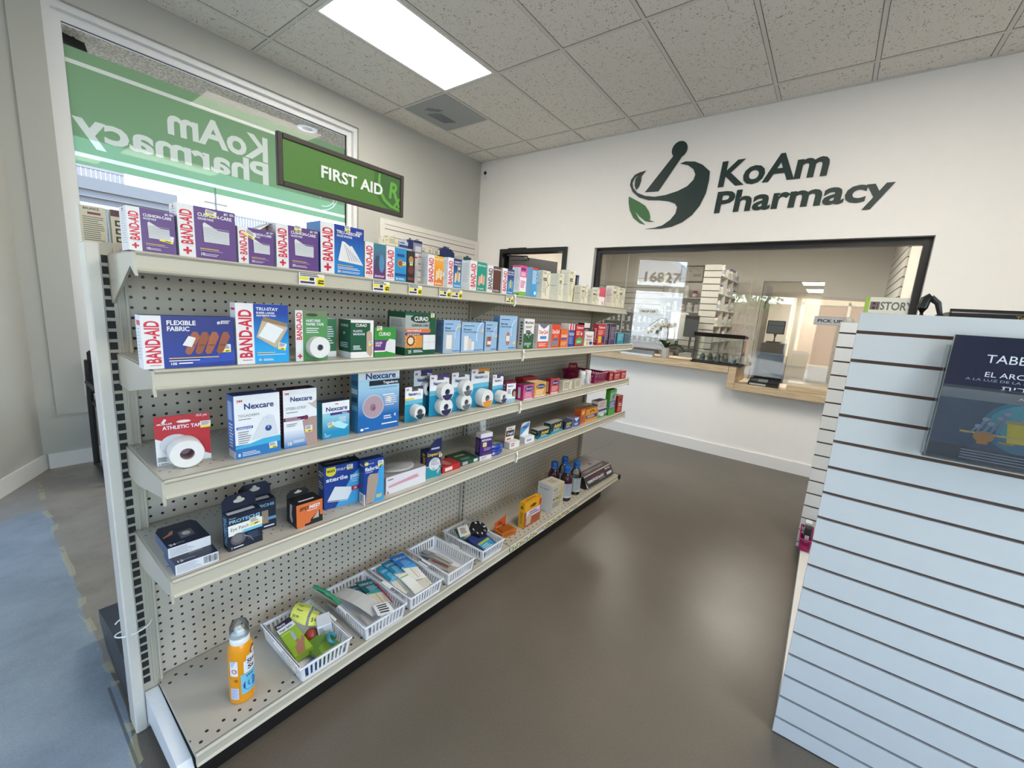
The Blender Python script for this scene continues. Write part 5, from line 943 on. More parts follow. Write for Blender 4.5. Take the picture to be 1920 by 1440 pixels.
mb, F, Lf, T, done, dm = pack('meder', 'scar_gel_box', 'upright purple and white carton in front of a white tube', P('3d1b6b'), P('35205e'), P('cfccd4')); F.rect(0, .84, 1, 1, P('d5d2d9')); F.rect(0, 0, 1, .16, P('d5d2d9')); F.text('MEDERMA', .1, .71, .075, LW, 1, 'L', .82); F.rect(.2, .5, .52, .66, P('d9cf6a')); F.lines(.3, .45, .95, 3, .04, P('a08fc2'), .5); F.rect(.2, .18, .95, .24, P('5a4a50')); F.lines(.1, .12, .6, 2, .05, P('7f8fa8'), .5); Lf.rect(0, .84, 1, 1, P('d5d2d9')); Lf.rect(0, 0, 1, .16, P('d5d2d9')); Lf.lines(.15, .75, .85, 8, .06, P('8d7aa8'), .35); o = done(); sticker(o, .38, .56, dm, .014, .016)
t = empty('cream_tube', (1.165, -.20, SH[3] + .0004)); tag(t, 'white squeeze tube standing behind the purple and white carton', 'tube')
b = MB(); b.box(-.017, -.013, 0, .017, .013, .03, P('e3e1dc'), .004); b.build('cap', t)
b = MB(); n = 20; rows = [(0.03, .016, .016), (.06, .0175, .016), (.11, .019, .010), (.145, .021, .003), (.16, .0215, .0012)]
for z, a, c in rows: b.v += [(a * math.cos(2 * math.pi * i / n), c * math.sin(2 * math.pi * i / n), z) for i in range(n)]
k = b.m(P('dedcd6', .35)); b.f = [(r * n + i, r * n + (i + 1) % n, r * n + n + (i + 1) % n, r * n + n + i) for r in range(4) for i in range(n)] + [tuple(range(4 * n, 5 * n))]; b.mi = [k] * len(b.f)
f = Face(b, (-.012, -.0165, .035), (1, 0, 0), (0, .1, 1), .024, .1); f.l = .001; f.lines(.2, .8, .8, 2, .05, P('7a6a62'), .5); f.rect(.3, .2, .6, .35, P('c9b46a')); b.build('tube_body', t, smooth=True)
BP = P('1c3f9c', .25)
for k, (x, y, dz) in enumerate(((1.175, -.262, 0), (1.18, -.258, .0145), (1.172, -.26, .029))):
    t = empty('lozenge_pack', (x, y, SH[3] + .0004 + dz), R(8 - 9 * k)); tag(t, ('lowest', 'middle', 'topmost')[k] + ' of three blue clear shelled packs stacked beside the tube', 'pack', 'stacked blue packs')
    b = MB(); b.lathe([(.0001, 0), (.052, 0), (.055, .003), (.055, .006), (.045, .0135), (.0001, .0138)], BP, n=26, close=False); b.v = [(x_, y_ * .62, z_) for x_, y_, z_ in b.v]; b.build('shell', t, smooth=True)
    b = MB(); b.box(-.04, -.022, .0138, .04, .022, .0143, P('4f6a5f' if k == 2 else '8d97a0')); f = Face(b, (-.04, -.022, .0143), (1, 0, 0), (0, 1, 0), .08, .044); f.lines(.1, .85, .9, 4, .2, P('aebd9a'), .4); f.rect(.05, .1, .4, .4, P('22304f')); b.build('paper_insert', t)
def toothcard(x, y, lab, a, c, txt, baseh, basec, diag=None):
    t = empty('tooth_gel_pack', (x, y, SH[3] + .0004), R(-4)); tag(t, lab, 'medicine pack', 'carded gel packs'); b = MB(); w, h = .062, .095
    b.prism([(0, 0), (w, 0), (w + .012, h), (.006, h)], .035, .0365, 'y', a); f = Face(b, (0, .035, 0), (1, 0, 0), (.06, 0, 1), w, h)
    if diag: f.poly([(0, .4), (0, .75), (1, .98), (1, .75), (.1, .35)], P(diag)); f.poly([(.1, .95), (.0, .8), (.0, 1), (.4, 1)], P('b0333b')); f.text(txt, .22, .7, .13, P('24408a'), 1, 'L', .6, 0, .1)
    else: f.rect(.1, .5, 1, .8, BLACK); f.text(txt, .2, .58, .14, LW, 1, 'L', .7); f.rect(0, 0, .06, 1, P('a5232d')); f.lines(.2, .4, .85, 1, .09, P('b0333b'), .7); f.text(txt[:4], .3, .86, .07, P('a5232d'), 1, 'L', .4)
    b.build('backing_card', t); b = MB(); b.box(0, 0, 0, w + .01, .034, baseh, basec); f = Face(b, (0, 0, 0), (1, 0, 0), (0, 0, 1), w, baseh)
    if diag: f.text(txt, .2, .3, .45, P('24408a'), 1, 'L', .6)
    else: f.lines(.15, .8, .6, 2, .3, P('8d3a40'), .5)
    b.build('carton', t)
toothcard(1.265, -.285, 'white carded gel pack with a black label on the fourth shelf', P('dad6d4'), 0, 'Orajel', .03, P('d8d4d2')); toothcard(1.385, -.287, 'white carded gel pack with a blue diagonal stripe', P('dcdde2'), 0, 'zilactin', .03, P('dcdde2'), '4d8fc0')
AD, AT = P('16203f', .35), P('2394a0', .35)
def adv(key, lab, teal, top):
    mb, F, Lf, T, done, dm = pack(key, 'medicine_box', lab, AD, AT if teal else AD, top, group='navy boxes with yellow lettering'); F.text('Advil', .22, .5, .34, P('d6d23a'), 1, 'L', .62, 0, .2); F.poly([(0, 0), (1, 0), (1, .22), (.3, .3), (0, .2)], AT if teal else P('2d4a8a')); F.lines(.2, .4, .8, 2, .12, LW, .4)
    Lf.poly([(0, .45), (.8, .3), (1, .6), (.8, .95), (0, .95)], AD); Lf.text('Advil', .1, .55, .25, P('c9c83a'), 1, 'L', .6); return done()
adv('adv_a', 'navy and teal pain tablet box with yellow lettering, first of three', 1, P('b5b0ab')); adv('adv_b', 'largest navy and teal pain tablet box with a grey top', 1, P('a9a5a2')); adv('adv_c', 'small plain navy pain tablet box with yellow lettering', 0, P('3a4468'))
mb, F, Lf, T, done, dm = pack('blw', 'medicine_box', 'blue box with white sides between the navy and orange boxes', P('2d4f9a'), P('cfd2dc'), P('6d5a78')); F.poly([(.1, 1), (.9, 1), (.5, .55)], P('d5dbe5')); F.lines(.2, .4, .8, 2, .15, LW, .5); Lf.lines(.1, .9, .9, 4, .2, P('9aa0b5'), .4); done()
mb, F, Lf, T, done, dm = pack('orng', 'medicine_box', 'deep orange box left of the yellow and purple box', P('c9682b'), P('c0551f'), P('8d5a35')); F.ell(.5, .75, .3, .12, P('d9b58a')); F.lines(.1, .5, .9, 5, .08, P('7d3515'), .5); Lf.lines(.1, .8, .9, 6, .1, P('8d3a12'), .4); done()
mb, F, Lf, T, done, dm = pack('motr', 'medicine_box', 'yellow orange box with a purple band and a dark sun emblem', P('d39226'), P('c5721c'), P('9a6a30')); F.rect(.05, .22, 1, .5, P('54286b')); F.ell(.55, .68, .2, .2, P('4a2a1a'), 20, 0, 180); F.ell(.55, .68, .1, .12, P('d3a03a'), 20, 0, 180); F.lines(.15, .45, .85, 2, .1, LW, .5); done()
mb, F, Lf, T, done, dm = pack('wg_lo', 'medicine_box', 'white and green carton under a smaller white one at the far end', P('c9d3d2'), P('b9c6c2'), P('c9cfce'), group='stacked white cartons'); F.poly([(0, 0), (1, 0), (1, .3), (.6, .5), (.3, .2), (0, .4)], P('3f9a63')); F.rect(0, .7, 1, .95, P('2d3f83')); F.ell(.5, .3, .2, .2, P('e0e6e4')); done()
mb, F, Lf, T, done, dm = pack('wg_up', 'medicine_box', 'white carton stacked on the white and green one', P('c9b9bd'), P('d5d5d8'), P('55605f'), group='stacked white cartons'); F.lines(.1, .8, .9, 4, .18, P('9a7a82'), .4); Lf.rect(.1, .4, .9, .6, P('4a5578')); done()
mb, F, Lf, T, done, dm = pack('grntall', 'medicine_box', 'tall bright green box near the far end of the fourth shelf', P('8fa59a'), P('3fa535'), P('3f8f35')); F.rect(0, .25, 1, .55, P('3d5f94')); F.rect(0, 0, 1, .25, P('4aa33e')); F.rect(0, .88, 1, 1, P('4aa33e')); F.poly([(.4, .7), (.7, .85), (.75, .8), (.5, .62)], P('2d3a3a')); F.lines(.1, .5, .9, 4, .06, LW, .4); Lf.rect(.2, .04, .8, .14, P('2d4a83')); done()
mb, F, Lf, T, done, dm = pack('redend', 'medicine_box', 'red box last on the fourth shelf', P('b02e2a'), P('a32522'), P('4a2a2a')); F.ell(.5, .75, .2, .1, P('2d2025')); F.lines(.2, .55, .85, 2, .1, LW, .6); F.lines(.2, .3, .8, 3, .08, P('e0a59a'), .4); done()

# --- base deck
ZB = SH[4] + .0004
t = empty('spray_can', (.153, -.243, ZB)); tag(t, 'orange sunscreen spray bottle with a white cap on the base deck', 'spray bottle')
b = MB(); OG = P('e0930f', .28); b.lathe([(.0001, 0), (.027, 0), (.0295, .004), (.03, .012), (.03, .15), (.028, .166), (.022, .178), (.0001, .178)], OG, n=32, close=False); b.build('bottle_body', t, smooth=True)
def wrap(b, r, a0, a1, z0, z1, m, n=12):
    pts = [(r * math.cos(R(a0 + (a1 - a0) * i / n)), r * math.sin(R(a0 + (a1 - a0) * i / n))) for i in range(n + 1)]
    b.add([(x, y, z0) for x, y in pts] + [(x, y, z1) for x, y in pts], [(i, i + 1, i + n + 2, i + n + 1) for i in range(n)], m)
def curved_text(b, s, r, a, z, h, m, fit):   # lettering wrapped round a cylinder, starting at angle a
    V, F, L = text2d(s, 1); k = fit / L
    b.add([(r * math.cos(R(a) + x * k / r), r * math.sin(R(a) + x * k / r), z + y * h) for x, y in V], F, m)
b = MB(); wrap(b, .0303, 196, 236, .09, .135, P('dfe3ea')); wrap(b, .0303, 196, 236, .018, .052, P('c9d3ea')); wrap(b, .0303, 262, 360, .092, .128, P('e0e2ea')); wrap(b, .0303, 276, 360, .128, .142, P('e0e2ea')); wrap(b, .0303, 248, 370, .03, .09, P('6fbfe0'))
for k in range(6): wrap(b, .0305, 200, 232, .022 + .005 * k, .0235 + .005 * k, P('5a6fb0'))
for k in range(4): wrap(b, .0305, 200, 215 + 4 * k, .12 + .004 * k, .1215 + .004 * k, P('5a7fb5'))
V_ = [(math.cos(R(a)), math.sin(R(a))) for a in range(0, 360, 20)]
def rdisc(a, z, rr, m, o=.0306): b.add([(o * math.cos(R(a) + rr * c / o), o * math.sin(R(a) + rr * c / o), z + rr * s) for c, s in V_], [tuple(range(len(V_)))], m)
rdisc(219, .105, .007, P('b5502d')); rdisc(219, .105, .0045, P('e6cdbd'), .0308); rdisc(290, .055, .018, P('1f3f8f')); rdisc(296, .058, .011, P('3f7fb8'), .0308); rdisc(318, .15, .012, P('7a2d3f')); rdisc(318, .15, .008, P('d9c9c0'), .0308)
curved_text(b, 'Sim', .0307, 278, .118, .013, P('1d2440'), .026); curved_text(b, 'Sa', .0307, 280, .1, .013, P('1d2440'), .02); curved_text(b, 'Wet', .0307, 270, .078, .009, P('1f5f8f'), .022); curved_text(b, '10', .0306, 216, .072, .008, P('6d3a10'), .009)
o = b.build('label', t, smooth=False)
b = MB(); b.lathe([(.0001, .175), (.0225, .175), (.0235, .18), (.0235, .192), (.021, .197), (.017, .2), (.0001, .2)], P('e4e6e8', .35), n=28, close=False); b.box(-.008, -.014, .198, .008, .012, .214, P('e4e6e8', .35), .003); b.build('cap', t, smooth=True)
b = MB(); b.lathe([(.0225, .192), (.0235, .2), (.0225, .222), (.018, .232), (.0001, .235)], glassy('clear_dome', (.95, .97, .97, 1), ior=1.35, gain=1.6), n=28, close=False); b.build('clear_overcap', t, smooth=True)
BW = P('e2e3e8', .3)
bask = [(.272, -.332, .155, .252, 0, 'white slatted basket nearest the orange bottle, holding boxes and yellow notes'), (.481, -.333, .16, .262, -1, 'second white basket from the orange bottle, holding teal packets and a zip bag'), (.668, -.329, .156, .25, 0, 'middle white basket, full of blue dental tool packets'), (.858, -.328, .152, .25, 0, 'white basket holding only thin clear pouches'), (1.071, -.324, .146, .248, 0, 'white basket with a black dial pill organizer, farthest from the orange bottle')]
for x, y, w, d, ya, lab in bask: basket('plastic_basket', x, y, ZB, w, d, .058, BW, lab, yaw=ya, group='white baskets on the base deck')
def placed(name, label, cat, b, loc, rot=(0, 0, 0), group=None, smooth=False):
    o = b.build(name, None, loc, rot=tuple(R(a) for a in rot), smooth=smooth); return tag(o, label, cat, group)
def sheet4(name, label, cat, TL, TR, BR, BL, mat, art=None, group=None, bow=.004, th=.0012, n=6, low=None, cut=.45):
    """thin pack or paper lying between four points in the room, slightly bowed"""
    O = Vector(BL); q = [Vector(p) - O for p in (BL, BR, TR, TL)]; w, h = (q[1] - q[0]).length, (q[3] - q[0]).length
    N = (q[1] - q[0]).cross(q[3] - q[0]).normalized(); b = MB()
    pt = lambda u, v, d=0.0: q[0] * (1 - u) * (1 - v) + q[1] * u * (1 - v) + q[2] * u * v + q[3] * (1 - u) * v + N * (bow * math.sin(math.pi * v) + d)
    for i in range(n):
        v0, v1 = i / n, (i + 1) / n; m = low if (low is not None and (v0 + v1) / 2 < cut) else mat
        P8 = [pt(0, v0), pt(1, v0), pt(1, v1), pt(0, v1)] + [pt(0, v0, -th), pt(1, v0, -th), pt(1, v1, -th), pt(0, v1, -th)]
        b.add(P8, [(0, 1, 2, 3), (7, 6, 5, 4), (0, 4, 5, 1), (1, 5, 6, 2), (2, 6, 7, 3), (3, 7, 4, 0)], m)
    if art:
        f = Face(b, (0, 0, 0), (1, 0, 0), (0, 1, 0), w, h); k = len(b.v); art(f)
        for i in range(k, len(b.v)): x, y, z = b.v[i]; b.v[i] = tuple(pt(x / w, y / h, .0003 + z))
    o = b.build(name, None, tuple(O)); return tag(o, label, cat, group)
# first basket
def art_splint(f):
    f.rect(0, .86, 1, 1, P('2d1f3a')); f.rect(0, .72, 1, .86, P('d8dadb')); f.text('Flents', .08, .89, .06, LW, 1, 'L', .5); f.text('Finger Splint', .08, .76, .05, BLACK, 1, 'L', .75)
    f.poly([(.2, 0), (.6, 0), (.75, .15), (.98, .33), (.92, .39), (.68, .28), (.62, .4), (.52, .42), (.46, .26), (.3, .22)], P('a5715a')); f.poly([(.44, .36), (.62, .38), (.7, .62), (.52, .64)], P('9fa6ad'))
    f.rect(.02, .64, .55, .66, P('c9d77a'))
o = sheet4('splint_box', 'lime green finger splint box tilted in the first white basket', 'box', (.288, -.125, ZB + .062), (.334, -.13, ZB + .075), (.337, -.272, ZB + .05), (.288, -.262, ZB + .038), P('8fae2f'), art_splint, None, .0002, .03, 1)
NT = P('dfe36a', .6)
def note(TL, TR, BR, BL, lab, lines):
    def art(f):
        for s_, u, v, hh in lines: f.text(s_, u, v, hh, P('2d2d20'), 0, 'L', None, 0, .15)
    sheet4('sticky_note', lab, 'note', TL, TR, BR, BL, NT, art, 'yellow price notes', .01, .0006, 8)
note((.376, -.098, ZB + .088), (.404, -.148, ZB + .086), (.354, -.192, ZB + .064), (.334, -.13, ZB + .066), 'upper yellow handwritten note in the first white basket', [('Finger', .25, .75, .1), ('Protect', .25, .5, .1), ('$4.99', .12, .15, .13)])
note((.398, -.16, ZB + .078), (.408, -.182, ZB + .076), (.382, -.215, ZB + .06), (.362, -.195, ZB + .06), 'lower yellow handwritten note peeking out behind the upper one', [('$4.99', .15, .2, .22)])
b = MB(); b.lathe([(.0001, 0), (.016, .004), (.023, .02), (.018, .04), (.006, .05), (.0001, .052)], P('a5412d', .4), n=14, close=False); placed('splint_pouch', 'rust red pouch under the notes in the first white basket', 'pouch', b, (.36, -.205, ZB + .008), (14, 10, 0), smooth=True)
b = MB(); b.box(0, 0, 0, .042, .05, .05, P('c9cbcf'), .002); f = Face(b, (0, 0, 0), (1, 0, 0), (0, 0, 1), .042, .05); f.lines(.1, .85, .5, 7, .08, P('5a5f66'), .5); placed('splint_box', 'small white carton in clear plastic in the first white basket', 'box', b, (.376, -.238, ZB + .026), (10, -8, -24))
b = MB(); b.box(0, 0, 0, .075, .085, .016, P('5a7d2c'), .002); f = Face(b, (0, 0, .016), (1, 0, 0), (0, 1, 0), .075, .085); f.poly([(.2, .1), (.7, .2), (.6, .6), (.3, .5)], P('7d9a3a')); placed('splint_box', 'dark green splint pack low in the first white basket', 'box', b, (.338, -.318, ZB + .008), (12, -4, 8))
b = MB(); b.tube([(.0 + .019 * math.cos(R(a)), .014 * math.sin(R(a)), .006 + .004 * math.sin(R(a))) for a in range(-60, 240, 20)], .0055, P('2f7f92', .25), 8); placed('finger_guard', 'teal curved plastic guard at the edge of the first white basket', 'splint', b, (.39, -.285, ZB + .044), (25, 0, 60), smooth=True)
b = MB(); b.box(0, 0, 0, .055, .035, .018, P('1f4f8f'), .003); placed('splint_pouch', 'blue pouch at the front corner of the first white basket', 'pouch', b, (.30, -.327, ZB + .004), (0, 0, 12))
PCL = glassy('pouch_plastic', (.9, .92, .92, 1), .2, .12, 1.45, 1.3)
def sheet(b, w, h, m, bow=.006, n=6, z0=0):
    for i in range(n):
        a, c = i / n, (i + 1) / n; q = lambda t: z0 + bow * math.sin(math.pi * t)
        b.add([(0, h * a, q(a)), (w, h * a, q(a)), (w, h * c, q(c)), (0, h * c, q(c))], [(0, 1, 2, 3)], m)
t = empty('zip_bag', (.44, -.15, ZB + .1)); tag(t, 'clear zip bag with a green seal between the first two baskets', 'bag'); T0 = Vector((.44, -.15, ZB + .1))
b = MB(); A_, B2, C_, D_ = [Vector(p) - T0 for p in ((.436, -.09, ZB + .112), (.468, -.205, ZB + .085), (.40, -.235, ZB + .072), (.36, -.10, ZB + .082))]
for i in range(6):
    q0, q1 = i / 6, (i + 1) / 6; k = lambda q, u: (A_.lerp(D_, q)).lerp(B2.lerp(C_, q), u) + Vector((0, 0, .016 * math.sin(math.pi * q) * (1 - .6 * u)))
    for u0, u1 in ((0, .25), (.25, .5), (.5, .75), (.75, 1)): b.add([k(q0, u0), k(q0, u1), k(q1, u1), k(q1, u0)], [(0, 1, 2, 3)], PCL)
b.build('bag_film', t, smooth=True); b = MB(); b.tube([A_, A_.lerp(B2, .5) + Vector((.006, 0, .004)), B2], .0055, P('2f8a5a', .35), 8); c_ = b.build('zip_seal', t, smooth=True); c_['label'] = 'green zip seal'
# packets
def packet(loc, rot, lab, c0, c1, word, grp='dental packets', w=.062, h=.125, lc='dcdad2'):
    b = MB(); n = 8
    for i in range(n):
        a, c = h * i / n, h * (i + 1) / n; q = lambda y: .0035 * math.sin(math.pi * y / h)
        m = P(c0, .3) if a / h > .45 else P(lc, .35)
        v = [(0, a, q(a)), (w, a, q(a)), (w, c, q(c)), (0, c, q(c))]; v += [(x, y, z - .0016) for x, y, z in v]
        b.add(v, [(0, 1, 2, 3), (7, 6, 5, 4), (0, 4, 5, 1), (1, 5, 6, 2), (2, 6, 7, 3), (3, 7, 4, 0)], m)
    f = Face(b, (0, 0, .0037), (1, 0, 0), (0, 1, 0), w, h); f.l = .0003
    f.poly([(0, .45), (1, .38), (1, .52), (.4, .56)], P(c1)); f.text(word, .1, .78, .075, LW, 1, 'L', .8); f.lines(.35, .7, .9, 5, .035, P('9fcadb'), .35); f.rect(.45, .05, .5, .42, P('a58d6a')); f.rect(.66, .05, .68, .4, P('8a8d92'))
    return placed('dental_packet', lab, 'packet', b, loc, rot, grp)
def packet4(lab, c0, c1, word, TL, TR, BR, BL, grp, lc='d6d3c9', cut=.5):
    def art(f):
        f.poly([(0, .46), (1, .38), (1, .52), (.4, .57)], P(c1)); f.text(word, .08, .8, .08, LW, 0, 'L', .84); f.lines(.3, .72, .9, 5, .035, P('9fcadb'), .35); f.rect(.45, .05, .5, .44, P('a58d6a')); f.rect(.66, .05, .68, .42, P('8a8d92'))
    return sheet4('dental_packet', lab, 'packet', TL, TR, BR, BL, P(c0, .3), art, grp, .005, .0016, 8, P(lc, .35), cut)
Z = lambda x, y, z: (x, y, ZB + z)
packet4('rear dark teal packet in the second white basket', '174e5e', '2a7a80', 'DENCO', Z(.535, -.105, .055), Z(.578, -.13, .06), Z(.60, -.24, .035), Z(.555, -.23, .03), 'dark teal packets')
packet4('front dark teal packet in the second white basket', '12525a', '2f8a8a', 'DENCO', Z(.574, -.122, .068), Z(.626, -.145, .068), Z(.632, -.27, .035), Z(.58, -.262, .035), 'dark teal packets', 'c9c2b0')
sheet4('pouch', 'crumpled grey pouch across the second white basket', 'pouch', Z(.487, -.12, .064), Z(.533, -.13, .075), Z(.582, -.295, .06), Z(.53, -.30, .05), P('b5b3ae', .45), lambda f: (f.poly([(.3, .1), (.4, .1), (.7, .95), (.6, .95)], P('a5a39e', .4)), f.poly([(.7, .05), (.78, .05), (.9, .7), (.84, .7)], P('c5c3be', .4))), None, .012, .002)
sheet4('paper_label', 'white label with black handwriting at the edge of the second basket', 'label', Z(.545, -.275, .07), Z(.592, -.295, .07), Z(.584, -.352, .064), Z(.534, -.325, .064), P('d2d2d4'), lambda f: f.lines(.2, .85, .85, 4, .2, BLACK, .5), None, .002, .0006)
b = MB(); b.box(0, 0, 0, .05, .075, .022, P('c9c7c6'), .002); placed('carton', 'small grey white carton at the bottom of the second basket', 'box', b, (.515, -.315, ZB + .004), (6, 0, 0))
b = MB(); b.tube([(0, 0, 0), (.004, .10, .022)], .0024, P('a51d2d', .3), 6); placed('dental_pick', 'red dental stick in the second white basket', 'stick', b, (.622, -.285, ZB + .044), (0, 0, 0), smooth=True)
g_ = 'dental packets in the middle basket'
packet4('leftmost bright blue dental packet in the middle basket', '1b86ad', '6fb0c9', 'DENCO', Z(.682, -.10, .058), Z(.722, -.115, .068), Z(.728, -.265, .036), Z(.688, -.27, .024), g_)
packet4('second bright blue dental packet in the middle basket', '1f7396', '4d9cb8', 'DENCO', Z(.706, -.098, .07), Z(.75, -.11, .076), Z(.757, -.25, .045), Z(.716, -.25, .04), g_)
packet4('largest royal blue dental packet in the middle basket', '1a68b0', '3f8fc9', 'DENCO', Z(.738, -.105, .086), Z(.8, -.115, .084), Z(.798, -.265, .045), Z(.745, -.255, .052), g_)
packet4('dark teal packet behind the royal blue one in the middle basket', '165a73', '2f8aa0', 'DENCO', Z(.776, -.098, .062), Z(.814, -.12, .06), Z(.812, -.29, .02), Z(.775, -.275, .022), g_)
sheet4('dental_packet', 'white packet with a green line in the middle basket', 'packet', Z(.708, -.20, .064), Z(.742, -.21, .068), Z(.752, -.315, .036), Z(.714, -.31, .03), P('d9d9d2', .35), lambda f: f.rect(.05, .84, .95, .89, P('6fae5a')), None, .004)
sheet4('dental_packet', 'plain white packet crossing the front of the middle basket', 'packet', Z(.752, -.21, .05), Z(.782, -.22, .05), Z(.79, -.312, .02), Z(.755, -.31, .02), P('cfc9bd', .35), lambda f: f.rect(.4, .1, .46, .9, P('a58d6a')), None, .004)
for k, (x, rz, lab) in enumerate(((.885, 24, 'clear pouch with a red stick on the left of the pouch basket'), (.915, 16, 'clear pouch lying across the middle of the pouch basket'), (.938, 10, 'clear pouch on the right of the pouch basket'))):
    b = MB(); sheet(b, .036, .16, P('c9c6c2', .3), .004 + .001 * k); sheet(b, .036, .16, PCL, .009); b.box(.004, .115, .004, .032, .152, .0065, P('27434f' if k < 2 else '8d9297')); b.tube([(.018, .01, .008), (.02, .09, .010)], .002, P('8d1f3a' if k < 2 else 'd9d9d8', .3), 6)
    placed('dental_pouch', lab, 'pouch', b, (x, -.29 + .02 * k, ZB + .008 + .004 * k), (2, 3, rz), 'clear pouches')
b = MB(); sheet(b, .05, .09, P('b5a99a', .5), .003); placed('paper_slip', 'beige paper slip at the bottom of the pouch basket', 'paper', b, (.93, -.31, ZB + .005), (0, 0, 20))
# fifth basket
t = empty('pill_organizer', (1.172, -.2, ZB + .066), 0); t.rotation_euler = (R(24), R(4), R(-12)); tag(t, 'black eight sided weekly pill organizer with white day letters', 'pill organizer')
b = MB(); oc = [(.046 * math.cos(R(22.5 + 45 * i)), .046 * math.sin(R(22.5 + 45 * i))) for i in range(8)]; b.prism(oc, 0, .016, 'z', P('17181c', .3)); b.build('organizer_body', t)
b = MB()
for i in range(7):
    a0, a1 = R(90 - 45 * i - 20), R(90 - 45 * i + 20); b.prism([(.02 * math.cos(a0), .02 * math.sin(a0)), (.042 * math.cos(a0), .042 * math.sin(a0)), (.042 * math.cos(a1), .042 * math.sin(a1)), (.02 * math.cos(a1), .02 * math.sin(a1))], .016, .0185, 'z', P('222329', .25))
    f = Face(b, (.032 * math.cos((a0 + a1) / 2), .032 * math.sin((a0 + a1) / 2), .0185), (1, 0, 0), (0, 1, 0), 1, 1); f.text('MTWTFSS'[i], 0, -.005, .010, LW, 1, 'C')
o = b.build('day_lid', t); o['label'] = 'ring of black day lids with white letters'
b = MB(); b.box(0, 0, 0, .1, .12, .018, P('1f2f6a'), .002); b.box(.012, .005, .018, .09, .05, .0185, P('2f86b5')); b.box(.012, .05, .018, .09, .062, .0185, P('8fb03a')); f = Face(b, (.012, .005, .0186), (1, 0, 0), (0, 1, 0), .078, .045); f.lines(.1, .8, .8, 3, .2, P('bfe0ea'), .4); placed('organizer_card', 'navy and light blue pack under the pill organizer', 'pack', b, (1.100, -.312, ZB + .012), (17, 0, 3))
t = empty('pill_cutter', (1.120, -.17, ZB + .052)); t.rotation_euler = (R(18), 0, R(-20)); tag(t, 'teal pack with two beige discs in the farthest white basket', 'pack'); b = MB(); b.box(-.035, -.05, -.004, .03, .05, 0, P('1d5f68'), .001); b.prism([(.034 * math.cos(R(30 + 60 * i)), .034 * math.sin(R(30 + 60 * i))) for i in range(6)], 0, .006, 'z', P('5f8f9a', .2)); b.build('backing_card', t)
for yy in (.016, -.016):
    b = MB(); b.lathe([(.0001, .006), (.0165, .006), (.017, .012), (.015, .016), (.0001, .0165)], P('b9ad84', .35), (0, yy, 0), n=22, close=False); b.build('disc', t, smooth=True)
b = MB(); b.box(0, 0, 0, .05, .065, .0012, P('d6d3cc')); f = Face(b, (0, 0, .0012), (1, 0, 0), (0, 1, 0), .05, .065); f.lines(.2, .8, .75, 6, .1, BLACK, .5); placed('paper_label', 'white printed label over the corner of the farthest white basket', 'label', b, (1.064, -.19, ZB + .072), (12, -14, -34))
# tiger-orange folding card box
t = empty('ointment_pack', (1.277, -.268, ZB), R(-8.6)); tag(t, 'orange open ointment carton with its back card standing up', 'medicine pack')
b = MB(); OB = P('b5651f', .4); b.box(0, 0, 0, .1, .06, .028, OB); b.prism([(.012, .008), (.085, .008), (.085, .052), (.012, .052)], .028, .034, 'z', P('9a4f16')); f = Face(b, (0, 0, 0), (1, 0, 0), (0, 0, 1), .1, .028); f.lines(.1, .8, .9, 2, .3, P('5a2d10'), .4); b.build('carton', t)
b = MB(); b.prism([(0, 0), (.075, 0), (.078, .085), (.004, .062)], .058, .0595, 'y', P('b54a1c')); f = Face(b, (0, .058, 0), (1, 0, 0), (0, 0, 1), .075, .08); f.rect(.0, .3, 1, .48, P('8d1f1c')); f.lines(.1, .45, .8, 1, .06, P('e0c07a'), .6); f.ell(.5, .65, .2, .1, P('7a2d14')); b.build('back_card', t)
mb, F, Lf, T, done, dm = pack('yelbox', 'patch_box', 'yellow and brown pain patch box left of the white carton', P('d99a18'), P('d9a51c'), P('c98f1d')); F.rect(0, 0, 1, .62, P('9a4f2a')); F.rect(.12, .35, .95, .62, P('cfc5d6')); F.lines(.3, .56, .9, 2, .09, P('6d3a6d'), .5); F.poly([(.12, .08), (.4, .08), (.45, .4), (.3, .5), (.15, .42)], P('b5a08d')); F.ell(.5, .78, .2, .07, P('8d5a14')); F.poly([(.4, .74), (.62, .72), (.66, .82), (.5, .86)], P('5a3510')); F.rect(.88, .66, 1, .9, P('b5362a')); Lf.poly([(.2, .75), (.8, .75), (.5, .9)], P('6d4510')); Lf.lines(.2, .6, .8, 8, .06, P('8d6a18'), .5); T.lines(.2, .6, .8, 1, .2, P('6d4a14'), .8); done()
mb, F, Lf, T, done, dm = pack('pain', 'medicine_box', 'white pain relief carton with an open side flap and a yellow line', P('b9b4a3'), P('d6d7db'), P('c0b9a8')); F.lines(.1, .85, .6, 2, .05, P('6d6a60'), .5); F.rect(.05, .66, .9, .672, P('4a4842')); F.text('Pain Relief', .06, .42, .1, P('3d3b35'), 1, 'L', .7); F.lines(.1, .32, .9, 4, .05, P('7d7a6d'), .5); F.poly([(.6, .3), (.66, .3), (.85, .7), (.8, 1), (.74, 1), (.78, .7)], P('bfa83a')); F.ell(.72, .45, .12, .09, P('b5a55a')); T.lines(.35, .7, .8, 4, .12, P('7d7a6d'), .5); w, h, d = dm
o = done(); b = MB(); b.box(-.0015, -.012, .0, 0, d, h + .004, P('d8d9de')); f = Face(b, (-.0015, d, 0), (0, -1, 0), (0, 0, 1), d + .012, h); f.lines(.15, .95, .7, 1, .02, P('8d8f96'), .5); f.rect(.08, .885, .9, .89, P('5a5c62')); f.text('Pain Relief', .1, .82, .035, P('2d2e33'), 1, 'L', .6); f.lines(.1, .79, .6, 1, .02, P('8d8f96'), .5); b.build('side_flap', o)
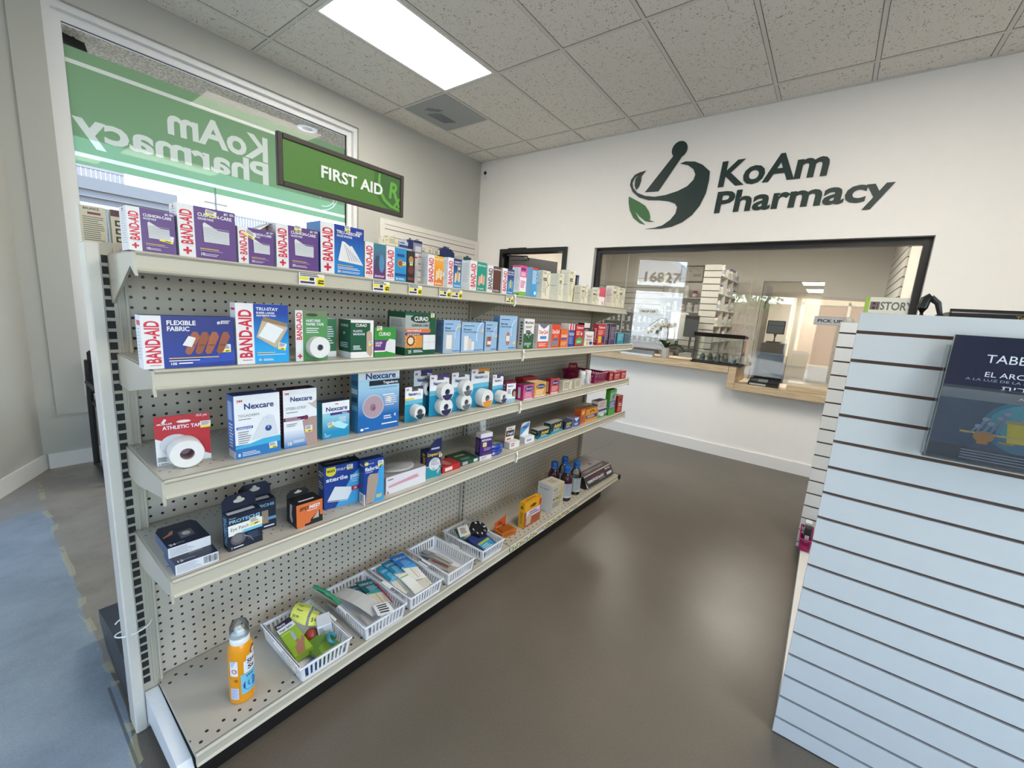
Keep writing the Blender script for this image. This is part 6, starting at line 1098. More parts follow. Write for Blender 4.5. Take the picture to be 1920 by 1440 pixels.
DK, CLR, BLU = P('3a1f24', .2), glassy('clear_bottle', (.86, .88, .88, 1), .05, .03, 1.45, 1.2), P('1c5fb0', .25)
bottle('medicine_bottle', 1.905, -.166, ZB, 'dark brown bottle with a blue cap, at the back beside the pegboard', DK, BLU, .036, .212, P('c5ccd8'), group='bottles with blue caps')
bottle('medicine_bottle', 1.905, -.256, ZB, 'dark brown bottle with a blue cap, at the front beside the white carton', DK, BLU, .036, .212, P('c5ccd8'), group='bottles with blue caps')
bottle('medicine_bottle', 2.03, -.166, ZB, 'clear bottle with a blue cap, at the back against the heating pad box', CLR, BLU, .034, .212, P('bcc4c6'), group='bottles with blue caps')
bottle('medicine_bottle', 2.022, -.256, ZB, 'clear bottle with a blue cap and handle tag, at the front', CLR, BLU, .034, .212, P('bcc4c6'), group='bottles with blue caps')
s, x, y, w, h, d, yaw = TB['thermo']; b = MB(); BK = P('221f23', .35); b.prism([(0.02, 0), (-.0, .012), (0.035, h), (d, h), (d, 0)], 0, w, 'x', BK)
f = Face(b, (0, 0, .012), (1, 0, 0), (0, .457, .889), w, .0765); f.rect(0, .9, 1, 1, P('b5a5a5')); f.poly([(.1, .5), (.62, .5), (.55, .8), (.25, .72)], P('5a2535')); f.text('THERMOPHORE MaxHEAT', .06, .3, .22, LW, 1, 'L', .6); f.lines(.45, .2, .75, 1, .08, P('9a9aa0'), .6); f.text('MaxHeat', .74, .68, .18, P('d9b0b5'), 1, 'L', .2); f.rect(.76, .2, .95, .42, P('cfcfd2')); f.poly([(0, .0), (.04, .0), (.0, .5)], P('c9c9cc'))
f = Face(b, (0, .035, h), (1, 0, 0), (0, 1, 0), w, d - .035); f.rect(0.02, .28, .98, .97, P('8d8380')); f.rect(.02, .06, .98, .24, P('3a262d')); f.text('THERMOPHORE MaxHEAT', .15, .1, .1, P('9a8d8d'), 1, 'L', .7); f.lines(.5, .9, .92, 7, .06, P('5f5856'), .35); f.disc(.3, .78, .04, P('4a4545')); f.disc(.3, .5, .035, P('8d5a4a')); f.poly([(.6, .38), (.7, .38), (.68, .48), (.63, .5)], P('3d3a3a')); f.rect(.3, .88, .7, .93, P('5f5856'))
o = b.build('heating_pad_box', None, (x, y, ZB), R(yaw)); tag(o, 'large flat black heating pad box at the far end of the base deck', 'box')

# rear side goods seen over the shelf end
for x, y, lab, hc in ((-.012, .19, 'cream carton with a maroon stripe on the rear top shelf at the post', 0), (.047, .19, 'cream carton with a maroon top and icon grid on the rear top shelf', 1)):
    b = MB(); w, h, d = .05, .095, .04; b.box(0, 0, 0, w, d, h, P('bdb7a2'), left=P('cfcab8')); f = Face(b, (0, 0, 0), (1, 0, 0), (0, 0, 1), w, h)
    if hc:
        f.rect(0, .82, 1, 1, P('4d1f26'))
        for i in range(2):
            for j in range(3): f.rect(.15 + .4 * i, .12 + .22 * j, .45 + .4 * i, .28 + .22 * j, P('2d2a26')); f.disc(.3 + .4 * i, .2 + .22 * j, .08, P('bdb7a2'))
    else: f.text('BALANCE', .15, .9, .06, P('3a3530'), 1, 'L', .6); f.rect(.3, .78, .8, .84, P('6d2a3a')); f.lines(.1, .72, .9, 12, .055, P('6d6858'), .4)
    o = b.build('medicine_box', None, (x, y, 1.3354)); tag(o, lab, 'box', 'cartons on the rear top shelf')
# black chair frame behind the shelving
t = empty('folding_chair', (.43, 2.2, 0)); tag(t, 'black metal folding chair standing by the big window behind the shelving', 'chair'); BKM = P('15171a', .4)
for sx in (-.19, .19):
    b = MB(); b.tube([(sx, .22, .02), (sx, .20, .45), (sx, .16, .74)], .017, BKM, 8); b.build('rear_leg', t, smooth=True); b = MB(); b.tube([(sx, -.2, .02), (sx, -.17, .44), (sx, -.12, .47)], .017, BKM, 8); b.build('front_leg', t, smooth=True)
    b = MB(); b.tube([(sx, .2, .02), (sx, -.2, .02)], .015, BKM, 8); b.build('foot_rail', t, smooth=True)
    b = MB(); b.box(sx - .022, -.12, .58, sx + .022, .18, .61, BKM, .008); b.build('armrest', t)
b = MB(); b.box(-.19, -.2, .44, .19, .2, .475, BKM, .01); b.build('seat', t); b = MB(); b.box(-.19, .15, .52, .19, .18, .80, BKM, .012); b.build('backrest', t)

# ================================================================== SLAT PANEL AND GOODS ON THE LEFT WALL
SLW = P('e0ddd8', .35, var=.02); GRV = P('2a211d', .7)
def slat_panel(b, U, u0, u1, z0, z1, pitch, depth, gh, first=None, lm=SLW, gm=GRV):
    """board with horizontal grooves. U(u, d, z) -> point, d is the depth into the board"""
    z = z1; k = 0; zs = []; g = (z1 - pitch) if first is None else first
    while g > z0 + .02: zs.append(g); g -= pitch
    def blk(za, zb, da, m):
        v = [U(u, d, zz) for zz in (za, zb) for u, d in ((u0, da), (u1, da), (u1, .019), (u0, .019))]
        b.add(v, [(3, 2, 1, 0), (4, 5, 6, 7), (0, 1, 5, 4), (1, 2, 6, 5), (2, 3, 7, 6), (3, 0, 4, 7)], m)
    top = z1
    for g in zs: blk(g + gh / 2, top, 0, lm); blk(g - gh / 2, g + gh / 2, depth, gm); top = g - gh / 2
    blk(z0, top, 0, lm)
t = empty('slat_panel', (2.54, YW, .5)); tag(t, 'white slatted display panel hung with goods, between the big window and the corner', 'display panel')
b = MB(); slat_panel(b, lambda u, d, z: (u - 2.54, d - .02, z - .5), 2.60, 4.02, .5, 2.045, .0762, .008, .007, 2.0); b.build('board', t)
b = MB()
for a in ((0, 0, .06, 1.6), (1.48, 0, 1.53, 1.6), (.06, 1.545, 1.48, 1.6)): b.box(a[0], -.028, a[1], a[2], -.001, a[3], SLW, .003)
b.build('frame', t)
GOODS = [(2.452, 1.80, .045, .08, .05, 'e3e0cf', 'small cream box hooked first on the wall panel by the window'), (2.50, 1.815, .16, .08, .05, 'd8d4c0', 'wide cream box hooked beside the first on the wall panel'), (2.675, 1.82, .115, .062, .03, 'b9c6dc', 'white and blue card hooked on the wall panel'), (2.797, 1.82, .06, .095, .03, '1d2c66', 'narrow navy pack hooked on the wall panel'), (2.865, 1.79, .12, .13, .025, '8f94ac', 'grey window pack with navy top on the wall panel'),
         (3.05, 1.815, .09, .05, .03, 'd9d5c8', 'first small white card with a number, hooked on the wall panel'), (3.15, 1.815, .1, .055, .03, 'd4cfbf', 'second small white card, hooked beside the navy brace'), (3.27, 1.80, .22, .11, .06, '223567', 'rounded navy brace pack hooked on the wall panel'), (3.68, 1.80, .11, .055, .03, '2a5f62', 'dark teal pack hooked far along the wall panel'), (3.54, 1.78, .1, .06, .03, 'c9c9c4', 'pale pack between the navy brace and the teal pack')]
for k, (x, z, w, h, d, c, lab) in enumerate(GOODS):
    t = empty('hanging_pack', (x, 2.40, z)); tag(t, lab, 'pack', 'packs hooked on the wall panel'); b = MB(); m = P(c)
    if k == 7: b.prism([(0, 0), (w, 0), (w, h * .6), (w * .75, h * .95), (w * .2, h), (0, h * .75)], 0, d, 'y', m)
    else: b.box(0, 0, 0, w, d, h, m)
    f = Face(b, (0, 0, 0), (1, 0, 0), (0, 0, 1), w, h)
    if k in (0, 1): f.ring(.3 if k == 0 else .12, .6, .12 if k == 0 else .05, .08 if k == 0 else .03, P('3d3a35'), 14); f.lines(.3, .8, .9, 3, .2, P('8d8878'), .4)
    elif k == 2: f.rect(0, 0, 1, .4, P('27427f')); f.rect(.1, .62, .6, .8, P('27427f'))
    elif k == 4: f.rect(0, .8, 1, 1, P('1d2a60')); f.rect(.2, .1, .9, .55, P('c9cdd8'))
    elif k in (5, 6): f.text(str(k - 4) + '2', .3, .2, .5, P('3a3a38'), 1, 'L', .4)
    b.build('carton', t); b = MB(); b.tube([(w / 2, .148, h + .012), (w / 2, -.02, h + .006), (w / 2, -.035, h + .02)], .0025, P('d5d3ce', .3), 6); b.box(w * .3, d * .5, h - .001, w * .7, d * .5 + .001, h + .02, m); b.build('hook', t)

# ================================================================== WHITE SLATTED FIXTURE ON THE RIGHT OF THE AISLE
FY0, FY1, FH = -1.436, -2.65, 1.295
PW = P('cfd2d3', .42, var=.04, scale=22); BRN = P('5d4438', .7, var=.2, scale=30)
t = empty('slatwall_fixture', (1.19, -2.04, 0)); tag(t, 'freestanding white slatted display fixture on the right of the aisle', 'display fixture')
b = MB(); slat_panel(b, lambda u, d, z: (d + .003, u + 2.04, z), FY1, FY0, .004, FH, .0743, .009, .0085, 1.245, PW, BRN); b.build('near_panel', t)
b = MB(); slat_panel(b, lambda u, d, z: (1.41 + d, u + 2.04, z), FY1, -1.415, .004, FH, .0755, .008, .0085, 1.24, PW, BRN); b.build('far_panel', t)
b = MB(); b.box(.022, -.03, .1, 1.41, .03, FH - .01, PW); b.build('centre_panel', t)
b = MB(); b.box(.022, -.56, 0, 1.41, .602, .09, P('d5d3d0', .4)); b.build('base_plinth', t)
basket('plastic_basket', 2.36, -1.475, .094, .2, .05, .065, P('a3125f', .3), 'magenta basket tucked between the slatted panels of the white fixture', 8, 6, .004)
for k, (dx, c) in enumerate(((2.42, '23252b'), (2.5, 'c9cdd2'))):
    b = MB(); b.box(0, 0, 0, .05, .03, .1, P(c)); f = Face(b, (0, .03, 0), (0, -1, 0), (0, 0, 1), .03, .1); f.rect(.2, .2, .85, .6, P('cfd6de')); o = b.build('medicine_box', None, (dx, -1.468, .098)); tag(o, ('black carton in the magenta basket of the white fixture', 'white carton in the magenta basket of the white fixture')[k], 'box')
# brochure holder with book
BY0, BZ0, BW2, BH2 = -1.612, .966, .30, .288
t = empty('brochure_holder', (1.19, BY0 - BW2 / 2, BZ0 - .004)); tag(t, 'clear acrylic holder hooked on the white slatted fixture', 'holder')
acr = glassy('acrylic', (.95, .97, .98, 1), ior=1.4, gain=1.3); b = MB(); q = BW2 / 2 + .008
b.box(-.006, -q, 0, -.003, q, BH2 - .02, acr); b.box(-.03, -q, 0, -.006, q, .003, acr); b.box(-.03, -q, .003, -.006, -q + .003, BH2 - .06, acr); b.box(-.03, q - .003, .003, -.006, q, BH2 - .02, acr); b.box(-.033, -q, 0, -.03, q, BH2 * .62, acr); b.build('holder_body', t)
b = MB(); U, V = (0, -1, 0), (0, 0, 1); b.box(-.014, -BW2 / 2, 0, 0, BW2 / 2, BH2, P('0d1430', .2), back=P('d5d3ca')); f = Face(b, (-.014, BW2 / 2, 0), U, V, BW2, BH2); NB = P('0c1535', .18)
f.rect(0, 0, 1, .5, P('16365f', .18)); f.ell(.62, .33, .37, .24, P('1f6a8a', .18)); f.ell(.62, .36, .33, .17, P('3f93a5', .18)); f.rect(0, .5, 1, .58, P('6d7480', .18)); f.rect(0, .58, 1, 1, NB); f.rect(0, 0, 1, .12, NB)
WT = P('dcdfe6', .3); f.text('TABERNACULO', .5, .8, .062, WT, 0, 'C', .62); f.text('Y', .5, .745, .03, WT, 0, 'C', .035); f.text('EL ARCA DEL PACTO', .5, .69, .038, WT, 0, 'C', .6); f.text('A LA LUZ DE LA ADMINISTRACION DE DIOS', .5, .655, .018, P('8d95a8'), 0, 'C', .78); f.text('תירבה ןורא', .5, .60, .032, WT, 0, 'C', .4); f.text('ABRAHAM', .5, .535, .02, WT, 0, 'C', .2)
for u in (.5, .68): f.rect(u, .44, u + .14, .56, P('b5aea0', .3)); f.lines(u + .02, .545, u + .12, 5, .02, P('8d8473'), .4)
gd = P('c9b21e', .3); f.poly([(.4, .2), (.86, .2), (.88, .35), (.38, .35)], gd); f.rect(.36, .35, .9, .375, P('a5936a')); f.poly([(.44, .38), (.52, .46), (.66, .5), (.8, .46), (.86, .38), (.82, .38), (.76, .43), (.66, .455), (.54, .43), (.49, .38)], P('b59a80')); f.rect(.15, .235, .5, .25, P('c9a55a')); f.ell(.28, .22, .055, .045, P('b5742a')); f.rect(.25, .16, .31, .18, P('b5742a')); f.rect(.36, .185, .44, .2, P('b58a4a')); f.rect(.8, .17, .9, .185, P('b58a4a'))
for a, c in ((.2, .3), (.23, .36), (.26, .33), (.3, .38), (.33, .42)): f.poly([(a, .24), (a + .012, .24), (a + .05, c), (a + .03, c)], P('6d7f9a', .3)); f.ell(a + .04, c, .02, .015, P('8d93b0', .3))
f.lines(.18, .1, .9, 4, .022, P('9aa3b8'), .35)
o = b.build('book', None, (1.19 - .0075, BY0 - BW2 / 2, BZ0)); tag(o, 'dark blue book with a golden chest on its cover in the acrylic holder', 'book')
# things on top of the fixture
t = empty('card_display', (1.42, -1.69, FH)); tag(t, 'black shallow tray display lying on top of the white fixture', 'display')
b = MB(); b.box(-.012, -.42, 0, .2, .06, .022, P('17171a', .3), .003); f = Face(b, (-.012, .06, 0), (0, -1, 0), (0, 0, 1), .48, .022); f.text('Tell', .25, .3, .45, P('8d7a3a'), 1); b.build('tray_body', t)
b = MB(); b.box(-.004, -.42, .022, 0, .06, .03, P('17171a', .3)); b.build('raised_lip', t)
t = empty('hand_clamp', (1.45, -1.60, FH)); tag(t, 'black curved plastic hook standing on the edge of the white fixture', 'hook')
b = MB(); b.tube([(0, .02, .0), (0, .022, .03), (0, .018, .055), (0, .008, .062)], .012, P('131315', .35), 10); b.build('grip', t, smooth=True); b = MB(); b.tube([(0, .01, .06), (0, -.008, .045), (0, -.018, .012), (0, -.028, .004)], .009, P('1b1b1e', .35), 8, .004); b.build('hook_arm', t, smooth=True)
b = MB(); b.lathe([(.0001, .03), (.012, .028), (.024, .018), (.028, 0), (.0001, 0)], P('8d8a86', .5), n=20, close=False); placed('door_stop', 'grey rubber dome on top of the far slatted panel', 'dome', b, (2.64, -1.445, FH), smooth=True)
b = MB(); b.lathe([(.0001, .012), (.02, .01), (.03, 0), (.0001, 0)], P('b9b5ae', .5), n=20, close=False); placed('round_lid', 'small pale round lid lying on the black tray', 'lid', b, (1.44, -1.80, FH + .022), smooth=True)

# ================================================================== DOOR AND SERVICE WINDOW IN THE BACK WALL
d1 = empty('door_1', (XB, (dy0 + dy1) / 2, 0)); d1['kind'] = 'structure'; d1['label'] = 'black framed doorway to the pharmacy beside the service window'; D1_ = (XB, (dy0 + dy1) / 2, 0)
b = MB(); b.box(XB - .03, dy0, 0, XR, dy0 + .05, DZ0, black_al); b.box(XB - .03, dy1 - .05, 0, XR, dy1, DZ0, black_al); b.box(XB - .03, dy0 + .05, DZ0 - .05, XR, dy1 - .05, DZ0, black_al); at(b, D1_).build('door_frame', d1)
b = MB(); b.prism([(XB + .05, dy1 - .10), (XB + .09, dy1 - .06), (XB + .80, dy1 - .34), (XB + .78, dy1 - .38)], .01, DZ0 - .06, 'z', black_al); at(b, D1_).build('door_leaf', d1)
b = MB(); b.box(XB - .02, dy1 - .4, DZ0 - .055, XB + .03, dy1 - .12, DZ0 + .012, black_al, .004); b.tube([(XB, dy1 - .14, DZ0 - .08), (XB + .05, dy1 - .38, DZ0 - .085), (XB + .32, dy1 - .22, DZ0 - .09)], .009, black_al, 6); at(b, D1_).build('door_closer', d1)
w2 = empty('window_2', (XB, (sy0 + sy1) / 2, .88)); w2['kind'] = 'structure'; w2['label'] = 'wide black framed service window above the wooden counter'; W2 = (XB, (sy0 + sy1) / 2, .88)
b = MB(); fx0, fx1 = XB + .055, XB + .118
b.box(fx0, sy0, .73, fx1, sy0 + .045, sz1, black_al); b.box(fx0, sy1 - .045, .88, fx1, sy1, sz1, black_al); b.box(fx0, sy0 + .045, sz1 - .055, fx1, sy1 - .045, sz1, black_al); at(b, W2).build('window_frame', w2)
sg = glassy('service_glass', (.93, .94, .93, 1), ior=1.62, gain=1.9); gx = XB + .095
for a, c, z0_ in ((.462, sy1 - .045, .885), (-.735, .458, .885), (sy0 + .045, -.739, .80)):
    b = MB(); b.box(gx - .003, a, z0_, gx + .003, c, sz1 - .055, sg); at(b, W2).build('window_pane', w2)
b = MB(); b.box(gx - .005, .457, .885, gx + .005, .463, sz1 - .055, P('c9ccca', .2)); at(b, W2).build('pane_edge', w2)
CZ, CX = .872, 3.95
def wood_mat():
    m, n, l, bs = nodes_of('light_wood'); tc = n.new('ShaderNodeTexCoord'); mp = n.new('ShaderNodeMapping'); mp.inputs['Scale'].default_value = (14, 1.2, 14); l.new(tc.outputs['Object'], mp.inputs[0])
    nz = n.new('ShaderNodeTexNoise'); nz.inputs['Scale'].default_value = 6; nz.inputs['Detail'].default_value = 6; l.new(mp.outputs[0], nz.inputs['Vector']); r = n.new('ShaderNodeValToRGB')
    r.color_ramp.elements[0].color = lin('b79f80'); r.color_ramp.elements[1].color = lin('d3bfa0'); r.color_ramp.elements[0].position = .35; r.color_ramp.elements[1].position = .65; l.new(nz.outputs[0], r.inputs[0]); l.new(r.outputs[0], bs.inputs['Base Color']); bs.inputs['Roughness'].default_value = .4; return m
wood = wood_mat()
t = empty('service_counter', (CX, -.4, CZ)); tag(t, 'light wood counter stepping down under the service window', 'counter')
b = MB(); b.box(0, -.295, -.06, .5, 1.215, 0, wood, .003); b.build('upper_top', t); b = MB(); b.box(0, -.36, -.205, .5, -.297, 0, wood, .003); b.build('step_riser', t)
b = MB(); b.box(0, -1.46, -.205, .5, -.362, -.142, wood, .003); b.build('lower_top', t); b = MB(); b.box(.03, -1.455, -.1415, .3, -.75, -.10, wood, .002); b.box(.05, -1.455, -.10, .22, -.75, -.075, P('d8cbb4', .35)); b.build('raised_sill', t)
def sign(y0, y1, z0, z1, x, s, lab, base):
    b = MB(); w, h = y0 - y1, z1 - z0; b.box(-.0025, -w, 0, 0, 0, h, P(base, .4)); f = Face(b, (-.0025, 0, 0), (0, -1, 0), (0, 0, 1), w, h); f.text(s, .5, .33, .36, BLACK, 1, 'C', .78)
    if base != 'e3e3e1': f.rect(0, 0, 1, .05, P('8d8f94')); f.rect(0, .95, 1, 1, P('8d8f94'))
    o = b.build('counter_sign', None, (x, y0, z0)); tag(o, lab, 'sign')
sign(.283, .08, 1.292, 1.354, gx - .0035, 'DROP OFF', 'white DROP OFF sign on the service window glass', 'e3e3e1'); sign(-1.247, -1.458, 1.295, 1.365, gx - .0035, 'PICK UP', 'grey PICK UP sign on the service window glass', 'b5b8be')
b = MB(); w, h = .29, .12; b.box(-.002, -w, 0, 0, 0, h, P('dfe0d8', .4)); f = Face(b, (-.002, 0, 0), (0, -1, 0), (0, 0, 1), w, h); f.rect(0, 0, .1, 1, P('9fc25a')); f.rect(.12, .2, .3, .7, P('5a1f26')); f.text('HISTORY', .12, .22, .5, P('6d716d'), 1, 'L', .86); b.build('paper_poster', None, (gx - .0035, -1.555, 1.415)); tag(bpy.data.objects['paper_poster'], 'white HISTORY poster on the glass above the white fixture', 'poster')

# ================================================================== THE PHARMACY BEHIND THE GLASS
BX, BZc, BY0_, BY1_ = 7.6, 2.47, -1.885, 2.24; bwall = P('d8d1c6', .8, var=.03, scale=12)
b = MB(); ey0, ey1, ez = -1.182, -.396, 1.965
for a in ((BY0_ - .1, 0, ey0, BZc + .1), (ey1, 0, BY1_ + .1, BZc + .1), (ey0, ez, ey1, BZc + .1)): b.box(BX, a[0], a[1], BX + .1, a[2], a[3], bwall)
struct('wall_far', b)
b = MB(); b.box(XR, BY1_, 0, BX, BY1_ + .1, BZc + .1, bwall); struct('wall_pharmacy_left', b); b = MB(); b.box(XR, BY0_ - .1, 0, 17.2, BY0_, BZc + .1, bwall); struct('wall_pharmacy_right', b)
b = MB(); b.box(BX + .1, .9, 0, 17.2, 1.0, BZc + .1, bwall); b.box(17.1, BY0_, 0, 17.2, .9, BZc + .1, bwall); struct('wall_stock_room', b)
b = MB(); b.box(XR, BY0_, BZc, 17.2, BY1_, BZc + .1, P('c9c5bd', .9)); struct('ceiling_pharmacy', b)
b = MB(); b.box(13.3, BY0_, -.12, 17.2, 1.0, 0, P('8d877d', .5)); struct('floor_stock_room', b)
b = MB(); q = .05
for a in ((ey0 - q, 0, ey0, ez + q), (ey1, 0, ey1 + q, ez + q), (ey0, ez, ey1, ez + q)): b.box(BX - .015, a[0], a[1], BX, a[2], a[3], P('d3cec4', .5))
struct('trim_3', b)['label'] = 'pale casing of the inner doorway'
b = MB(); b.box(BX + .12, ey1 - .045, .01, BX + .85, ey1 - .005, ez - .02, P('b5b0a8', .5)); b.box(BX + .15, ey1 - .06, 1.55, BX + .19, ey1 - .045, 1.68, BLACK); o = b.build('door_3', None); o['kind'] = 'structure'; o['label'] = 'inner door standing open into the stock room'
bl = glow('light_diffuser_pharmacy', (1.0, .95, .86), 17.0)
for x, lab in ((13.3, 'nearer bright panel light seen through the inner doorway'), (15.9, 'farther bright panel light seen through the inner doorway')):
    t = empty('ceiling_light', (x, -.85, BZc)); tag(t, lab, 'ceiling light'); b = MB(); b.box(-.6, -.3, -.012, .6, .3, 0, white_trim); b.build('frame', t); b = MB(); b.box(-.58, -.28, -.016, .58, .28, -.012, bl); b.build('diffuser', t)
for x, y, lab in ((5.4, .9, 'added unseen panel light of the pharmacy ceiling on the side of the black framed doorway'), (5.4, -.9, 'added unseen panel light of the pharmacy ceiling above the checkout tower')):  # two added panels hidden by the wall, brightening the pharmacy
    t = empty('ceiling_light', (x, y, BZc)); tag(t, lab, 'ceiling light'); b = MB(); b.box(-.6, -.3, -.012, .6, .3, 0, white_trim); b.build('frame', t); b = MB(); b.box(-.58, -.28, -.016, .58, .28, -.012, bl); b.build('diffuser', t)
SLB = P('c4bfb6', .5)
t = empty('slat_panel', (BX, 1.35, .3)); tag(t, 'slatted panel along the far wall of the pharmacy, behind the glass', 'display panel'); b = MB(); slat_panel(b, lambda u, d, z: (d - .02, u - 1.35, z - .3), BY1_, .48, .3, 1.92, .1, .008, .012, None, SLB); b.build('board', t)
t = empty('slat_panel', (6.0, BY1_, .3)); tag(t, 'slatted panel on the left side wall of the pharmacy, behind the glass', 'display panel'); b = MB(); slat_panel(b, lambda u, d, z: (u - 6.0, d - .02, z - .3), 4.3, 7.55, .3, 1.92, .1, .008, .012, None, SLB); b.build('board', t)
t = empty('slat_panel', (6.5, BY0_, .3)); tag(t, 'slatted panel on the right side wall of the pharmacy, seen edge on', 'display panel'); b = MB(); slat_panel(b, lambda u, d, z: (6.5 - u, .02 - d, z - .3), 5.6, 7.3, .3, 2.25, .1, .008, .014, None, SLB); b.build('board', t)
t = empty('medicine_shelving', (6.0, .02, 0)); tag(t, 'white pharmacy shelf run with a slatted end panel, behind the glass', 'shelving')
b = MB(); slat_panel(b, lambda u, d, z: (d - .02, u - .02, z), .122, -.092, .02, 2.025, .088, .008, .011, 1.945, SLB); b.build('end_panel', t)
b = MB(); b.box(0, .06, .02, 1.35, .1, 2.0, SLB); b.build('back_panel', t)
lev = [.78, 1.0, 1.22, 1.44, 1.66, 1.90]
for z in lev: b = MB(); b.box(0, -.11, z - .014, 1.35, .06, z, SLB); b.build('shelf', t)
for x in (.45, .9, 1.335): b = MB(); b.box(x, -.11, .02, x + .015, .06, 2.0, SLB); b.build('divider', t)
def jar(x, y, z, r, h, c, cc, lab, grp):
    b = MB(); b.lathe([(.0001, 0), (r, 0), (r, h * .68), (r * .6, h * .8)], P(c, .35), n=14, close=False); b.lathe([(r * .66, h * .78), (r * .68, h), (.0001, h)], P(cc, .35), n=14, close=False); b.lathe([(r * 1.02, h * .15), (r * 1.02, h * .55)], P('b9b9b4' if c != 'd3d1cc' else '9aa0a8', .5), n=14, close=False)
    o = b.build('stock_bottle', None, (x, y, z + .0005), smooth=True); tag(o, lab, 'bottle', grp)
shades = [('d3d1cc', 'd8d6d2'), ('cfcdc6', '3a4f7a'), ('d3d1cc', 'cfcfcf'), ('c9b9a0', 'd3d1cc'), ('d8d6d2', '7a2d2d')]
for k, z in enumerate(lev[1:]):
    for i in range(7):
        x = 6.06 + .19 * i + random.uniform(-.015, .015); c, cc = shades[(i * 3 + k) % 5]
        if abs(x - 6.457) < .06: x = 6.53
        if abs(x - 6.907) < .06: x = 6.98
        if x > 7.27: x = 7.26
        h = random.uniform(.09, .15) if k < 4 else random.uniform(.1, .16); jar(x, -.055, z, random.uniform(.028, .038), h, c, cc, 'small pill bottle in the white pharmacy shelf run behind the glass', 'bottles in the white pharmacy shelf run')
t = empty('wall_shelf', (7.40, .72, 1.42)); tag(t, 'two tier shelf of bottles on the far pharmacy wall, left of the slatted end panel', 'shelf')
for z in (0, .235): b = MB(); b.box(-.1, -.3, z - .015, .17, .45, z, SLB); b.build('board', t)
b = MB(); b.box(.15, -.3, -.1, .17, .45, .45, SLB); b.build('back_strip', t)
for k, (y, z, r, h, c, cc) in enumerate(((.98, 1.42, .035, .13, 'd3d1cc', 'd3d1cc'), (.86, 1.42, .045, .17, 'b9b5ae', 'd8d6d2'), (.74, 1.42, .035, .12, 'a5714a', 'd3d1cc'), (.62, 1.42, .05, .15, 'd8d6d2', 'd8d6d2'), (.5, 1.42, .045, .16, 'cfcdc6', '5a5a5a'), (.98, 1.655, .04, .14, 'd3d1cc', 'd3d1cc'), (.86, 1.655, .04, .14, 'd8d6d2', 'cfcdc6'), (.7, 1.655, .05, .2, 'd8d6d2', 'd8d6d2'), (.56, 1.655, .05, .12, '8d2226', '8d2226'))):
    jar(7.38, y, z, r, h, c, cc, 'bottle on the two tier shelf of the far pharmacy wall', 'bottles on the two tier shelf')
t = empty('picture_frame', (7.55, .7, 1.93)); tag(t, 'dark framed picture high on the far pharmacy wall', 'picture'); b = MB(); 
for a in ((-.2, 0, .2, .02), (-.2, .26, .2, .28), (-.2, .02, -.18, .26), (.18, .02, .2, .26)): b.box(.0, a[0], a[1], .03, a[2], a[3], P('2d2523', .5))
b.build('frame', t); b = MB(); b.box(.012, -.18, .02, .03, .18, .26, P('b5afa2', .5)); f = Face(b, (.012, .18, .02), (0, -1, 0), (0, 0, 1), .36, .24); f.ring(.5, .3, .4, .385, P('6d675c'), 20, 40, 140); f.disc(.4, .7, .05, P('8d877a')); f.rect(.55, .3, .9, .5, P('8d887f')); b.build('print', t)
t = empty('table_lamp', (7.38, 1.10, 1.6554)); tag(t, 'white cone shaded lamp on the far pharmacy shelf', 'lamp'); b = MB(); b.lathe([(.0001, 0), (.05, 0), (.05, .015), (.008, .02), (.008, .24)], P('8d887f', .4), n=16); b.build('stand', t, smooth=True); b = MB(); b.lathe([(.085, .22), (.05, .42)], P('e0dcc9', .7), n=22, close=False); b.lathe([(.083, .22), (.048, .42)], P('e0dcc9', .7), n=22, close=False); b.build('lamp_shade', t, smooth=True)
t = empty('storage_shelving', (7.35, 1.55, 0)); tag(t, 'glass front shelves of small bottles at the far left of the pharmacy', 'shelving')
b = MB()
for y in (-.58, .56): b.box(-.12, y, 0, .2, y + .02, 1.5, SLB)
b.box(.18, -.56, 0, .2, .56, 1.5, SLB); b.build('carcass', t)
for z in (.85, 1.02, 1.19, 1.36): b = MB(); b.box(-.12, -.56, z - .012, .18, .56, z, P('a5a19a', .4)); b.build('shelf', t)
for k, z in enumerate((.85, 1.02, 1.19, 1.36)):
    for i in range(11):
        c, cc = [('d3d1cc', 'd8d6d2'), ('5a6268', 'd3d1cc'), ('c9cdd0', '2d2d2f'), ('a9a49a', 'd3d1cc')][(i + 2 * k) % 4]; jar(7.30, 1.045 + .1 * i, z, .028, random.uniform(.075, .12), c, cc, 'small bottle on the glass front shelves at the far left of the pharmacy', 'bottles on the glass front shelves')
t = empty('work_desk', (6.6, .9, 0)); tag(t, 'dark work desk against the far side of the pharmacy', 'desk'); b = MB(); b.box(-.7, -.6, .80, .4, 1.2, .84, P('5a5048', .5)); b.build('desk_top', t)
for x in (-.66, .36):
    for y in (-.56, 1.16): b = MB(); b.box(x - .03, y - .03, 0, x + .03, y + .03, .80, P('3a3532', .5)); b.build('leg', t)
t = empty('monitor', (6.05, .385, .84)); tag(t, 'computer monitor with a pale back on the pharmacy desk', 'monitor'); b = MB(); b.box(-.015, -.118, .15, .02, .118, .53, P('b9b7b0', .5), .004); b.build('screen_back', t); b = MB(); b.box(-.01, -.02, .01, .02, .02, .2, BLACK); b.box(-.07, -.1, 0, .08, .1, .012, BLACK); b.build('stand', t)
t = empty('monitor', (5.9, .17, .84)); tag(t, 'black monitor on an arm beside the pale backed one', 'monitor'); b = MB(); b.box(-.02, -.09, .2, .02, .09, .5, BLACK, .004); b.build('screen', t); b = MB(); b.tube([(0, 0, 0), (.03, 0, .15), (0, 0, .25)], .018, BLACK, 8); b.box(-.06, -.06, 0, .06, .06, .012, BLACK); b.build('arm', t)
